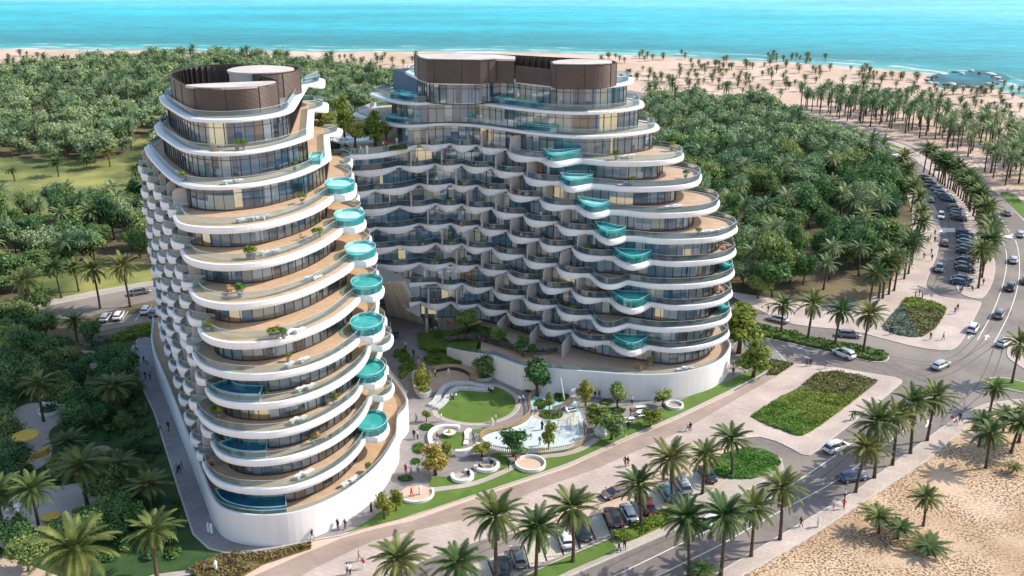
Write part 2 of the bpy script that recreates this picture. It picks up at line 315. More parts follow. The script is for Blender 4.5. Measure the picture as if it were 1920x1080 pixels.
# foliage
foliage_mat('palm_leaf',(.055,.10,.028),(.17,.21,.055),.5,.22,.22)
foliage_mat('palm_leaf_far',(.13,.20,.085),(.27,.34,.15),.25,.2,.25)  # far palms paler, distance haze put into the leaf colour
foliage_mat('palm_leaf_beach',(.075,.13,.065),(.17,.22,.11),.25,.2,.25)
foliage_mat('palm_dry',(.14,.11,.05),(.22,.17,.08),.8,.15)
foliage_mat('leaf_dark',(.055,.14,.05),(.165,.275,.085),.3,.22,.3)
foliage_mat('leaf_mid',(.08,.175,.05),(.235,.335,.095),.3,.22,.3)
foliage_mat('leaf_far',(.115,.215,.115),(.255,.37,.175),.12,.2,.25)  # distance haze is put into this paler, bluer leaf colour
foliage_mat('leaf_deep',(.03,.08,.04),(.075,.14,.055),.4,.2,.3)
foliage_mat('leaf_olive',(.19,.23,.035),(.42,.40,.08),.8,.3,.22)
foliage_mat('leaf_bright',(.09,.19,.025),(.19,.31,.05),.8,.28,.1)
foliage_mat('hedge_green',(.05,.12,.025),(.13,.22,.045),.9,.15,.1)
foliage_mat('hedge_brown',(.13,.125,.04),(.23,.20,.07),.9,.15,.1)
foliage_mat('hedge_silver',(.12,.16,.11),(.25,.28,.22),1.2,.15,.1)
foliage_mat('lavender',(.15,.12,.12),(.26,.21,.20),1.5,.15,.1)
plain('date_fruit',(.50,.27,.03),.6)
# people
SKIN=plain('skin',(.42,.26,.18),.6); plain('hair',(.03,.025,.02),.6)
CL={}
for nm,c in (('white',(.78,.77,.75)),('black',(.025,.025,.03)),('red',(.48,.05,.04)),('pink',(.65,.28,.30)),('blue',(.10,.18,.40)),('grey',(.26,.26,.28)),('navy',(.04,.05,.10)),('orange',(.65,.22,.06)),('khaki',(.36,.29,.19)),('brown',(.18,.10,.06))): CL[nm]=plain('cloth_'+nm,c,.85)
# cars
for nm,c in (('white',(.78,.78,.77)),('black',(.03,.034,.04)),('silver',(.50,.51,.52)),('grey',(.20,.205,.21)),('blue',(.045,.08,.16)),('teal',(.12,.27,.33)),('red',(.13,.02,.025)),('bronze',(.26,.19,.165)),('sage',(.25,.29,.28)),('brown',(.12,.085,.07))):
    plain('car_'+nm,c,.28,.5,.35 if nm not in('white','black') else 0,.8)
noise_mat('car_glass',(.02,.025,.03),(.05,.06,.07),1,.04,spec=.8,obj=True)
plain('tyre',(.02,.02,.02),.8); plain('rim',(.45,.45,.46),.35,.5,.8); plain('lamp_white',(.8,.8,.78),.1,.8); plain('lamp_red',(.45,.02,.02),.2,.6); plain('trim_dark',(.03,.03,.032),.5); plain('plate',(.75,.75,.72),.5)
plain('umbrella_yellow',(.62,.42,.06),.7); plain('lounger_white',(.75,.74,.72),.6); plain('pot_grey',(.30,.29,.29),.7); plain('pot_brown',(.22,.15,.11),.7); plain('furn_wood',(.40,.24,.13),.6); plain('furn_dark',(.06,.055,.055),.6)
plain('steel_blue',(.35,.42,.5),.3,.5,.6)
# ------------------------------------------------------------------ the two towers
FH=3.7; Z0=4.2
TOPZ={10:41.5,11:45.7,12:50.1}
def zk(k): return TOPZ.get(k, Z0+FH*k)
def shr(pts, z_new, z_old):   # keep a survey line in place when its height is corrected
    f=(CAM_H-z_new)/(CAM_H-z_old); return [(x*f,y*f) for x,y in pts]
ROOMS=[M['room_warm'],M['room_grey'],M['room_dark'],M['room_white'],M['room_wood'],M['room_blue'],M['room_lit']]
def window_bay(parent, chain, za, zb, depth=1.7, step=1.45, label=None):
    ch=resample(dedupe_open(chain), step)
    if len(ch)<2: return
    g=MB(); g.ribbon(ch, za, zb); w=g.build('window', M['window_glass'], parent)
    f=MB(); n=len(ch)
    for i,(x,y) in enumerate(ch):
        a=ch[max(i-1,0)]; b=ch[min(i+1,n-1)]; rz=math.atan2(b[1]-a[1],b[0]-a[0])
        wide=.14 if random.random()<.15 else .07
        f.box(x,y,(za+zb)/2,wide,.14,zb-za,rz)
    f.wall(ch,.18,za,za+.14); f.wall(ch,.18,zb-.16,zb)
    f.wall(ch,.12,za+(zb-za)*.74,za+(zb-za)*.74+.07)
    f.build('frame', M['frame_metal'], w)
    back=offs(ch,-depth); r=MB(); i=0
    while i<n-1:
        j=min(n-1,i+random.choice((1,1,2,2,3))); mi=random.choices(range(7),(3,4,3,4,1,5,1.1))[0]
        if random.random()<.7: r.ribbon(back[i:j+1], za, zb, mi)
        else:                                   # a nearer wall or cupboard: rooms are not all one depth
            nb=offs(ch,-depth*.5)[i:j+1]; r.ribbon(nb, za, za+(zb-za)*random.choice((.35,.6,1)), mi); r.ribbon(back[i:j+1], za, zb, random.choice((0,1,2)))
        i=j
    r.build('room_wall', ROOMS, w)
    c=MB(); cu=offs(ch,-.22)
    if n>3 and random.random()<.8:
        i=random.randrange(0,n-2); j=min(n-1,i+random.choice((1,2,2,3,4))); c.ribbon(cu[i:j+1], za+.1, zb-.1)
    if c.f: c.build('curtain', M['curtain'], w)
    return w
def dedupe_open(p, eps=.04):
    q=[p[0]]
    for a in p[1:]:
        if math.hypot(a[0]-q[-1][0],a[1]-q[-1][1])>eps: q.append(a)
    return q
def split_chain(ch, n):
    ch=resample(dedupe_open(ch), .45); m=len(ch)-1; n=max(1,min(n,m//3))
    return [ch[m*i//n:m*(i+1)//n+1] for i in range(n)]
def storey_slab(parent, poly, z, thick=.95, up=.14, rim=.42, deck='deck_wood', rail_in=.32, rail=True, open_rail=None, rmat='rail_glass', nose=None):
    poly=dedupe(poly,.12); s=MB(); n=len(poly)
    low=offs(poly,-.14,True); mid=poly; inn=offs(poly,-.34,True); th=[THK.get(p,thick) for p in poly]; cap=min(thick,.34)
    vs=[(x,y,z-cap) for x,y in inn]+[(x,y,z-min(t,max(t-.02,cap))) for (x,y),t in zip(inn,th)]+[(x,y,z-t) for (x,y),t in zip(low,th)]+[(x,y,z-t*.55) for (x,y),t in zip(mid,th)]+[(x,y,z+up-.05) for x,y in mid]+[(x,y,z+up) for x,y in offs(poly,-.06,True)]
    fs=[tuple(range(n-1,-1,-1)), tuple(5*n+i for i in range(n))]
    for b in range(5): fs += [(b*n+i,b*n+(i+1)%n,(b+1)*n+(i+1)%n,(b+1)*n+i) for i in range(n)]
    s.add(vs,fs); sl=s.build('terrace_slab', M['white_render'], parent)
    if nose is not None:
        ns=set(nose); rl=[1.35 if p in ns else rail_in for p in poly]
        for _ in range(6): rl=[(rl[i-1]+2*rl[i]+rl[(i+1)%n])/4 for i in range(n)]
        rail_in=[-r_ for r_ in rl]
    else: rail_in=-rail_in
    d=MB(); d.sheet(dedupe(offs(poly,-rim,True),.1), z+up+.012); d.build('deck', M[deck], sl)
    if rail:
        b=MB(); rp=offs(poly,rail_in,True)
        if open_rail: rp=open_rail(rp)
        cl_=not open_rail
        b.ribbon(rp, z+up+.02, z+up+1.02, closed=cl_); b.build('balustrade', M[rmat], sl)
        h=MB(); h.wall(rp,.05,z+up+1.03,z+up+1.08,closed=cl_); h.build('handrail', M['rail_metal'], sl)
    return sl
def pool_part(parent, poly, z, top, wmat, gmat='pool_glass', tray=True):
    poly=dedupe(ccw(poly),.1); b=MB(); b.prism(poly, z+.16, z+.32); p=b.build('plunge_pool', M['white_render'], parent)
    g=MB(); g.ribbon(poly, z+.33, top+.42, closed=True); g.build('glass_wall', M[gmat], p)
    e=MB(); e.wall(poly+[poly[0]],.07,top+.43,top+.49); e.build('rim',M['pool_rim'],p)
    w=MB(); ip=offs(poly,-.05,True); w.prism(ip, z+.34, top, bottom=False); w.build('water', M[wmat], p)
    return p
def fins(parent, pts, z, ln=2.0, h=2.95):
    for (x,y,rz) in pts:
        m=MB(); prof=[(0,0),(ln,0),(ln,h*.45)]+[(ln-.9+.9*math.cos(a),h-.9+.9*math.sin(a)) for a in np.linspace(0,math.pi/2,6)]+[(0,h)]
        c_,s_=math.cos(rz),math.sin(rz); n=len(prof); t=.11
        vs=[(x+c_*u-s_*e,y+s_*u+c_*e,z+.15+v) for e in (-t,t) for u,v in prof]
        m.add(vs,[tuple(range(n)),tuple(range(2*n-1,n-1,-1))]+[(i,n+i,n+(i+1)%n,(i+1)%n) for i in range(n)])
        m.build('partition_wall', M['partition'], parent)
# ---- front tower: nose outlines surveyed level by level (fascia foot), left end -> right end
NOSE_L={12:PTS(z1,[(212,350),(225,385),(290,430),(370,480),(450,503),(600,510),(750,505),(900,490),(1040,465),(1120,435),(1136,410)],49.7),
11:PTS(z1,[(178,545),(195,590),(260,640),(350,700),(450,724),(600,735),(750,729),(900,712),(1050,680),(1180,640),(1250,610)],45.3),
10:PTS(z1,[(112,690),(130,740),(200,820),(270,890),(350,938),(450,957),(600,963),(750,955),(900,937),(1050,905),(1200,860),(1320,800),(1375,760)],41.1),
9:PTS(z2,[(285,180),(298,222),(335,248),(420,266),(550,273),(700,268),(850,248),(1000,212),(1150,162),(1250,110),(1310,60)],zk(9)-.95),
8:PTS(z2,[(335,405),(350,445),(400,477),(500,500),(600,509),(750,504),(900,483),(1050,440),(1200,380),(1300,320),(1370,265)],zk(8)-.95),
7:PTS(z2,[(388,650),(403,690),(450,725),(550,750),(650,758),(750,754),(900,733),(1050,693),(1200,635),(1320,570),(1400,520),(1440,480)],zk(7)-.95),
6:PTS(z2,[(445,900),(463,940),(520,975),(600,996),(700,1005),(850,998),(1000,970),(1150,920),(1300,850),(1400,780),(1480,700)],zk(6)-.95),
5:PTS(z3,[(297,80),(315,120),(360,152),(450,179),(550,188),(650,185),(750,171),(850,145),(950,103),(1040,45),(1075,10)],zk(5)-.95),
4:PTS(z3,[(357,245),(373,277),(430,306),(520,321),(620,322),(720,311),(820,285),(920,245),(1000,200),(1070,145),(1110,90),(1120,50)],zk(4)-.95),
3:PTS(z3,[(315,345),(340,387),(400,427),(500,451),(600,456),(700,449),(800,425),(900,383),(990,330),(1060,275),(1085,225)],zk(3)-.95),
2:PTS(z3,[(383,490),(403,535),(460,568),(550,583),(650,580),(750,564),(850,533),(950,485),(1040,420),(1100,350),(1125,280)],zk(2)-.95),
1:PTS(z3,[(343,585),(370,645),(420,682),(500,705),(600,714),(700,711),(800,690),(900,650),(1000,590),(1070,520),(1098,470)],zk(1)-.95)}
NOSE_L={k:chaikin(v,2) for k,v in NOSE_L.items()}
FT=empty('residential_tower',(-38,130,0),'white curved front tower with stacked oval terraces, timber decks and teal corner pools','tower')
def rel(root):   # parts are modelled in world coordinates under a root that stands at its base
    for ch in root.children: ch.matrix_parent_inverse=Matrix.Translation(-root.location)
RLx,RLy=-65.5,172.0
for k in range(1,13):
    N=NOSE_L[k]; tip=N[0]; end=N[-1]; z=zk(k)
    up=.14
    poly=list(N)
    if k<10:
        pc=(end[0]+.5,end[1]+2.6); poly+= [(pc[0]+2.5*math.cos(a),pc[1]+3.3*math.sin(a)) for a in np.linspace(R(-62),R(95),14)]
        ra=poly[-1]
    else: ra=end
    rb=(-32.0,184) if k<10 else ((-34.5,186) if k==10 else (-37.5,190))
    nn=max(2,int(math.hypot(ra[0]-rb[0],ra[1]-rb[1])/7.6)); ph=.5*(k%2)
    cus=[ra]+[(ra[0]+(rb[0]-ra[0])*(i+ph)/nn, ra[1]+(rb[1]-ra[1])*(i+ph)/nn) for i in range(1,nn)]+[rb]
    if k>=10:
        m_=(ra[0]+(rb[0]-ra[0])*.68,ra[1]+(rb[1]-ra[1])*.68); cus=[m_,rb]; poly+=resample([ra,m_],2.0)[1:]
    poly+=scallop(cus,2.6 if k>=10 else 2.0)[1:]
    rear=[(-38,193),(-52,197),(-65,190),(RLx-.3,182)] if k<10 else ([(-40,194),(-54,196),(-63,190)] if k<12 else [(-40,194),(-52,196),(-62,189)])
    if k>=10: rear=shr(rear,zk(k),{10:41.2,11:44.9,12:48.6}[k])
    poly+=rear
    if k<10:
        A=(RLx+1.4,RLy+.9); B=(tip[0]+1.3,tip[1]+1.8); L=math.hypot(A[0]-B[0],A[1]-B[1]); n_=max(2,int(round(L/7.3)))
        lc=[A]+[(A[0]+(B[0]-A[0])*(i-.5*(k%2))/n_, A[1]+(B[1]-A[1])*(i-.5*(k%2))/n_) for i in range(1,n_+ (k%2))]+[B]
        poly+=scallop(lc,2.5,pw=.7)
    top=k>=10
    storey_slab(FT, poly, z, thick=.88 if k<10 else .42, up=up, rim=.42 if k<10 else 1.15, rail_in=.32 if k<10 else 1.0, deck='deck_wood' if k<12 else 'paver_grey', nose=N if 6<=k<=9 else None)
    # balcony dividers on the shaded side
    if k<10:
        dx,dy=B[0]-A[0],B[1]-A[1]; rz=math.atan2(-dx,dy)+math.pi if False else math.atan2(-dx/L,dy/L)
        fins(FT,[((p[0]+q[0])/2+.8,(p[1]+q[1])/2+.45,math.atan2(-.5,-.87)) for p,q in zip(lc[:-1],lc[1:])], z, 2.2)
    # pools
    if k in (9,8,7,6,5,3,1):
        cx,cy=pc; pool_part(FT, circle(cx-.05,cy,2.3,3.0,28), z, z+1.15, 'pool_aqua' if k>6 else 'pool_teal')
    if k==10:
        q=z1(1275,745,z+.8); pool_part(FT, [(q[0]-.9,q[1]-2.2),(q[0]+.9,q[1]-1.9),(q[0]+.6,q[1]+2.4),(q[0]-1.1,q[1]+2.2)], z, z+.9, 'pool_aqua')
    if k in (4,2):
        lo,hi=(9,24) if k==4 else (10,24)
        seg=N[lo//2+1:hi//2+6]; pool_part(FT, offs(seg,-.5)+offs(seg,-3.0)[::-1], z, z+.8, 'pool_deep')
# storeys of glass between the slabs
GL={}
for k in range(0,12):
    N=NOSE_L[k+1]; za,zb=zk(k)+.15, zk(k+1)-.33
    ins=[]
    for i in range(len(N)):
        a=N[max(i-1,0)]; b=N[min(i+1,len(N)-1)]; L=math.hypot(b[0]-a[0],b[1]-a[1]); ny=-(b[0]-a[0])/L
        ins.append(-((1.5+.9*max(0,-ny)) if k<9 else 1.15))
    g=offs(N,ins); tip=g[0]; end=g[-1]
    left=[(RLx+3.4,RLy+1)]+[(tip[0]+.6,tip[1]+1.2)] if k<9 else [(-61.5,178)]
    for c_ in split_chain(left+g[:3],3): window_bay(FT,c_,za,zb)
    for c_ in split_chain(g[2:],3): window_bay(FT,c_,za,zb)
    right=[end,(-33.8,183)] if k<10 else [end,(-39.5,188)]
    for c_ in split_chain(right,2): window_bay(FT,c_,za,zb)
    b=MB(); b.ribbon([right[-1],(-42,190),(-54,192),(-61,187),left[0]],za,zb); b.build('rear_wall',M['room_grey'],FT)
    GL[k]=g
# podium of the front tower
pod=PTS(z3,[(100,20),(180,200),(290,480),(350,640),(383,722),(430,770),(530,797),(650,803),(780,785),(900,742),(1000,690),(1100,620),(1180,540),(1232,450)],4.9)
pod=[(-70.5,181)]+pod+[(-17.2,134),(-17.9,139.6),(-16.6,143.2),(-17.0,146.5),(-19.0,151.5),(-23,160),(-30,176)]
pod=chaikin(pod,2); podL=pod
b=MB(); b.wall(offs(pod,-.2),.35,0,4.85); b.build('podium_wall',M['white_wall'],FT)
pz=dedupe(offs(pod,-.36)+[(-36,190),(-52,194),(-66,190)],.1); b=MB(); b.sheet(pz,4.2); d=b.build('podium_deck',M['deck_wood'],FT)
b=MB(); b.ribbon(offs(pod,-.2),4.87,5.5); g=b.build('balustrade',M['rail_glass'],FT)
b=MB(); b.wall(offs(pod,-.2),.05,5.51,5.56); b.build('handrail',M['rail_metal'],g)
seg=[p for p in pod if -41<p[0]<-29.5 and p[1]<122]
pool_part(FT, offs(seg,-.75)+offs(seg,-3.4)[::-1], 4.2, 5.2, 'pool_deep')
# crown: louvred screen round an open plant court, two pale roof slabs
ZR=zk(12)+.14; ZT=54.2
ringL=[(-42.7,169.9),(-41.8,168.2),(-37.9,163.2),(-37.6,161),(-38.3,158.2),(-39.6,156.2),(-42.1,154.7),(-46.3,154.3),(-49.4,155.3),(-51.2,157.2),(-54,162),(-57.2,168.2),(-58.2,173),(-57.2,178),(-54.5,181.3),(-51,182.2),(-47.5,181.4),(-44,180.6),(-37.6,178.0),(-37.2,175.6),(-39.1,171.6)]
ring_s=resample(chaikin(shr(ringL[1:19],54.2,53.5),2),.42)[::-1]
def screen(parent, path, za, zb, fin=.28):
    b=MB(); b.wall(path,.12,za,zb); sc=b.build('roof_screen',M['screen_metal'],parent)
    f=MB()
    for i in range(0,len(path),3):
        x,y=path[i]; a_=path[max(i-1,0)]; c_=path[min(i+1,len(path)-1)]; rz=math.atan2(c_[1]-a_[1],c_[0]-a_[0])
        f.box(x-math.sin(rz)*.45,y+math.cos(rz)*.45,(za+zb)/2,.10,.7,zb-za-.1,rz)
        if i%4==0: f.box(x+math.sin(rz)*.09,y-math.cos(rz)*.09,(za+zb)/2,.06,.1,zb-za,rz)
    f.wall(path,.2,zb,zb+.12)
    f.build('louvre_fin',M['screen_dark'],sc); return sc
screen(FT, ring_s, ZR+.02, ZT)
def roof_cap(parent, poly, z, wall_mat='partition', down=4.4):
    poly=ccw(poly); b=MB(); b.prism(poly, z-.35, z); rc=b.build('roof_slab',M['roof_pale'],parent)
    w=MB(); w.ribbon(offs(poly,-.25,True), z-down, z-.36, closed=True); w.build('plant_room_wall',M[wall_mat],rc); return rc
roof_cap(FT, chaikin(shr([(-51.4,157.3),(-50.2,155.6),(-46.3,154.2),(-42,154.6),(-39.4,156.2),(-38.0,158.8),(-37.5,161.4),(-44,159.6)],54.2,53.5),2,True), ZT+.3)
roof_cap(FT, chaikin(shr([(-48.8,172),(-45,169.8),(-41,170.2),(-37.8,173.2),(-38,177.2),(-43.5,180),(-47.5,179),(-49.2,175.5)],54.2,53.5),2,True), ZT+.25)
screen(FT, resample(chaikin(shr([(-43.6,169.3),(-41.2,169.4),(-38.6,171.4),(-36.9,174.8),(-37.3,178.2),(-40.5,180.6)],54.2,53.5),2),.42), ZR+.02, ZT+.05)
b=MB(); b.ribbon(shr([(-38.2,163.5),(-42,168.6)],54.2,53.5),ZR,ZT-.2); b.build('court_wall',M['partition'],FT)
rel(FT)
# ---- courtyard tower: same section, facade of brick-bonded balconies, nose at the right
BT=empty('residential_tower',(10,185,0),'white tower behind the courtyard with wavy rows of scalloped balconies','tower')
NR={9:(PTS(z7,[(160,300),(200,330),(260,345),(330,340),(430,320),(500,310)],zk(9)-.95),PTS(z7,[(600,322),(750,335),(900,337),(1050,333),(1200,325),(1300,308),(1360,282)],zk(9)-.95)),
8:(PTS(z7,[(300,500),(350,545),(420,558),(520,540),(600,525)],zk(8)-.95),PTS(z7,[(700,535),(850,550),(1000,552),(1150,548),(1300,538),(1420,520),(1495,490),(1511,455)],zk(8)-.95)),
7:(PTS(z7,[(440,700),(500,750),(580,780),(670,770),(740,745)],zk(7)-.95),PTS(z7,[(840,748),(1000,768),(1150,773),(1300,770),(1450,760),(1560,740),(1640,710),(1662,675)],zk(7)-.95)),
6:(PTS(z7,[(590,910),(640,970),(720,1005),(800,995),(880,965)],zk(6)-.95),PTS(z7,[(970,970),(1100,990),(1300,993),(1500,985),(1650,970),(1755,932),(1812,893)],zk(6)-.95)),
5:(PTS(z8,[(640,120),(700,165),(780,195),(870,180),(940,150)],zk(5)-.95),PTS(z8,[(1020,160),(1100,166),(1250,160),(1400,145),(1500,115),(1543,82)],zk(5)-.95)),
4:(PTS(z8,[(480,245),(540,310),(620,333),(700,320),(760,295)],zk(4)-.95),PTS(z8,[(900,320),(1050,331),(1250,324),(1400,300),(1500,265),(1532,232)],zk(4)-.95)),
3:(PTS(z8,[(620,420),(680,480),(780,512),(860,500),(930,455)],zk(3)-.95),PTS(z8,[(1050,478),(1200,479),(1350,462),(1450,435),(1518,384)],zk(3)-.95)),
2:(PTS(z8,[(490,545),(530,620),(600,645),(680,635),(760,605)],zk(2)-.95),PTS(z8,[(900,633),(1050,642),(1250,630),(1400,600),(1480,570),(1508,533)],zk(2)-.95)),
1:(PTS(z8,[(620,730),(680,785),(780,820),(860,800),(910,765)],zk(1)-.95),PTS(z8,[(1050,789),(1200,781),(1350,752),(1450,712),(1495,673)],zk(1)-.95))}
def FY(x,k):
    return float(np.interp(x,[-40,-22,-18.4,-11.8,-6.6,-1,4.95,10.5,17.1],[180,180.5,181.4,181.4,180.2,176.9,171.5,167.4,162.2]))+(k-1)*1.0
XS={1:[-18,-11.9,-6.7,-1,5,10.7],0:[-21.6,-14.8,-9.7,-3.9,2.1,8.1]}
def link_cusps(k):
    if k<3: return []
    if k==9: return [(-38.5,181.5),(-35,180.6)]
    return [(-38,183),(-31,182.3)] if k%2==0 else [(-38,183),(-33,181.8),(-26,182.6)]
def cusp_chain(k):
    st=NR[k][0][0]; xs=[x for x in XS[k%2] if x<st[0]-2.5]
    if k<3: xs=[x for x in xs if x>-18.5]
    c_=link_cusps(k)+[(x,FY(x,k)+(0 if x>-20 else -1)) for x in xs]
    return c_+[st]
def DEP(x): return float(np.interp(x,[-8,4],[1.5,2.5]))
def back_chain(tip, k):
    dx,dy=tip[0]-40.3,tip[1]-170.1
    base=[(40.6,173.2),(39.6,175.6),(37.6,177.6),(34.5,179),(29,182),(22,187),(12,194),(0,200)]
    return [(x+dx*(1 if i<5 else max(0,1-(i-4)*.25)),y+dy*(1 if i<5 else max(0,1-(i-4)*.25))) for i,(x,y) in enumerate(base)]+[(-12,206),(-26,209),(-38,208)]
for k in range(1,10):
    bulge,rest=NR[k]; cc=cusp_chain(k); z=zk(k)
    if k==9:
        head=chaikin([(-38.5,181.5),(-35,178.6),(-30,179),(-25,180),(-21,183.8),(-18.3,188.0)],2); cc9=[(-18.2,189.2)]+[p for p in cc if p[0]>-17]
        poly=head+scallop(cc9,DEP,pw=.8)
    else: poly=scallop(cc,DEP,pw=.8,skew=1.04)
    poly=poly[:-1]+chaikin(bulge,2)+chaikin([bulge[-1]]+rest,2)[1:]+chaikin([rest[-1]]+back_chain(rest[-1],k),2)[1:]
    if k<3: poly+=[(-20,205),(-20,FY(-20,k))]
    storey_slab(BT, poly, z, deck='deck_pale', thick=.82, rmat='rail_tinted' if k<9 else 'rail_glass')
    if k in (9,8,7,6,5,3,1):
        bb=chaikin(bulge,2); pool_part(BT, offs(bb,-.28)[1:-1]+[(bb[-1][0]-.2,bb[-1][1]+.7),(bb[-1][0]-1.4,bb[-1][1]+.9),(bb[0][0]+2.2,bb[0][1]-.9),(bb[0][0]+1.0,bb[0][1]-.3)], z, z+1.35, 'pool_aqua' if k>=7 else 'pool_teal')
    if k in (4,2):
        t=rest[-1]; pool_part(BT, circle(t[0]-1.6,t[1]+1.6,1.3,2.2,20), z, z+1.2, 'pool_teal')
    bay=[p for p in cc[1:]]
    fl_=[]
    for i,(a_,d_) in enumerate(zip(cc[:-1],cc[1:])):
        if a_[0]<-24 or (i+k)%3==0: continue
        tx,ty=d_[0]-a_[0],d_[1]-a_[1]; L=math.hypot(tx,ty); nx,ny=ty/L,-tx/L; fl_.append((a_[0]+tx*.3-nx*.85,a_[1]+ty*.3-ny*.85,math.atan2(ny,nx)))
    fins(BT,fl_,z,2.5)
def glass_line(k):
    cc=[(p[0],p[1]) for p in cusp_chain(max(1,min(k,9)))]
    if k>=9: cc=[(-35.5,184.5),(-24,187)]+[p for p in cc if p[0]>-20]
    line=offs(cc,-.95)
    return line
NR10=PTS(z4,[(180,400),(260,430),(350,454),(440,466),(540,465),(600,458),(700,452),(850,462),(1000,482),(1150,505),(1300,520),(1450,528),(1600,522),(1750,505),(1830,490),(1851,479)],41.1)
NR11=PTS(z4,[(270,292),(330,316),(420,336),(520,345),(600,340),(820,338),(900,345),(1000,362),(1150,380),(1300,392),(1450,396),(1600,388),(1720,372),(1768,357)],45.3)
NR12=PTS(z4,[(465,172),(520,200),(575,222),(650,229),(800,232),(900,227),(960,216),(1050,220),(1150,235),(1300,248),(1450,255),(1600,248),(1680,236),(1706,226)],49.7)
TOPS={}
for k,N in ((10,NR10),(11,NR11),(12,NR12)):
    N=chaikin(N,2); t=N[-1]; s=N[0]; TOPS[k]=N
    if k==10: bk=[(28.0,190.5),(26,193),(20,196),(10,201),(-3,207),(-18,211),(-29,210)]
    elif k==11: bk=[(25.6,194.5),(23.5,197),(17,199.5),(8,203),(-4,208),(-18,212),(-26,211.5)]
    else: bk=[(24.3,199),(22.5,201),(15,202.5),(6,205),(-5,209),(-15,213),(-20,214)]
    bk=shr(bk,zk(k),{10:41.2,11:44.9,12:48.6}[k])
    poly=N+chaikin([t]+bk+[s],2)[1:-1]
    storey_slab(BT, poly, zk(k), thick=.42, rim=1.0, rail_in=.9, deck='deck_pale' if k<12 else 'paver_grey')
    if k==10:
        sg=[p for p in N if -.5<p[0]<8.3]; pool_part(BT, offs(sg,-.9)+offs(sg,-2.3)[::-1], zk(k), zk(k)+1.1,'pool_blue')
        sg=[p for p in N if -25<p[0]<-19.5]; pool_part(BT, offs(sg,-.9)+offs(sg,-2.6)[::-1], zk(k), zk(k)+1.0,'pool_blue')
    if k==11:
        sg=[p for p in N if -24.5<p[0]<-17.5]; pool_part(BT, offs(sg,-.9)+offs(sg,-3.2)[::-1], zk(k), zk(k)+1.1,'pool_blue')
        sg=[p for p in N if -4<p[0]<5]; pool_part(BT, offs(sg,-.9)+offs(sg,-2.0)[::-1], zk(k), zk(k)+1.0,'pool_blue')
for k in range(0,12):
    za,zb=zk(k)+.15, zk(k+1)-.33
    if k<9:
        bulge,rest=NR[k+1]; nose=chaikin([bulge[0],bulge[-1]]+rest,2)
        tipd=5.2 if k>=6 else 3.2
        ins=[]
        for i in range(len(nose)):
            a=nose[max(i-1,0)]; c_=nose[min(i+1,len(nose)-1)]; L=math.hypot(c_[0]-a[0],c_[1]-a[1]); nx=(c_[1]-a[1])/L
            ins.append(-(1.35+(tipd-1.35)*max(0,nx)**1.5))
        g=offs(nose,ins); fl=glass_line(k) if k>0 else [(x,FY(x,1)+1.0) for x in (-18,-11.8,-6.6,-1,5,10.5,15)]
        fl=[p for p in fl if p[0]<g[0][0]-.3]
        chains=split_chain(fl+[g[0]],4 if k>2 else 3)+split_chain(g,3)
        tail=[g[-1],(g[-1][0]-1,g[-1][1]+5),(g[-1][0]-8,g[-1][1]+10)]
        for c_ in chains: window_bay(BT,c_,za,zb,depth=1.8)
        window_bay(BT,tail[:2],za,zb)
        b=MB(); b.ribbon(tail[1:]+[(0,196),(-14,202),(-37,205),fl[0]],za,zb); b.build('rear_wall',M['room_grey'],BT)
    else:
        N=TOPS[k+1]; g=offs(N,-1.2)
        if k==9:
            g=[p for p in g if p[0]>-22]
        if k==10: g=[p for p in g if p[0]>-23.5]
        if k==11: g=[p for p in g if p[0]>-18.3]
        for c_ in split_chain(g,6): window_bay(BT,c_,za,zb,depth=1.8)
        e=g[-1]; window_bay(BT,[e,(e[0]-1.5,e[1]+4.5)],za,zb)
        b=MB(); b.ribbon([(e[0]-1.5,e[1]+4.5),(6,200),(-6,204),(-17,208),(-24,203),g[0]],za,zb); b.build('rear_wall',M['room_dark'],BT)
# podium of the courtyard tower
pr=PTS(z8,[(0,875),(200,890),(400,906),(600,921),(800,937),(1000,937),(1150,920),(1300,886),(1400,850),(1475,795)],4.9)
prw=chaikin([(-12.4,172.9),(-9.8,169.8),(-7.5,167.5),(-3.4,163.6),(-.5,160.6)]+pr+[(40.4,167.5),(40.2,171.5),(37.5,176),(31,181)],2)
def ptop(x): return float(np.interp(x,[-12.4,-3,3],[2.0,4.6,4.9])) if x<3 else 4.9
b=MB(); a1=offs(prw,0); a2=offs(prw,-.35); n=len(prw)
vs=[(x,y,0) for x,y in a1]+[(x,y,ptop(x)) for x,y in a1]+[(x,y,0) for x,y in a2]+[(x,y,ptop(x)) for x,y in a2]; fs=[]
for i in range(n-1): fs+=[(i,i+1,n+i+1,n+i),(n+i,n+i+1,3*n+i+1,3*n+i),(2*n+i+1,2*n+i,3*n+i,3*n+i+1)]
b.add(vs,fs); b.build('podium_wall',M['white_wall'],BT)
b=MB(); gl=offs(prw,-.18); n=len(gl); b.add([(x,y,ptop(x)+.02) for x,y in gl]+[(x,y,ptop(x)+.75) for x,y in gl],[(i,i+1,n+i+1,n+i) for i in range(n-1)]); b.build('balustrade',M['rail_glass'],BT)
ins_=dedupe(offs(prw,-.36),.1)
pd=[p for p in ins_ if p[0]>-6.0]+[(20,186),(0,196),(-6,196)]
b=MB(); b.sheet(pd,4.2); b.build('podium_deck',M['deck_pale'],BT)
fins(BT,[(x,FY(x,1)-.1,R(-112)) for x in (-1,5,10.7)],4.1,4.6,3.0)
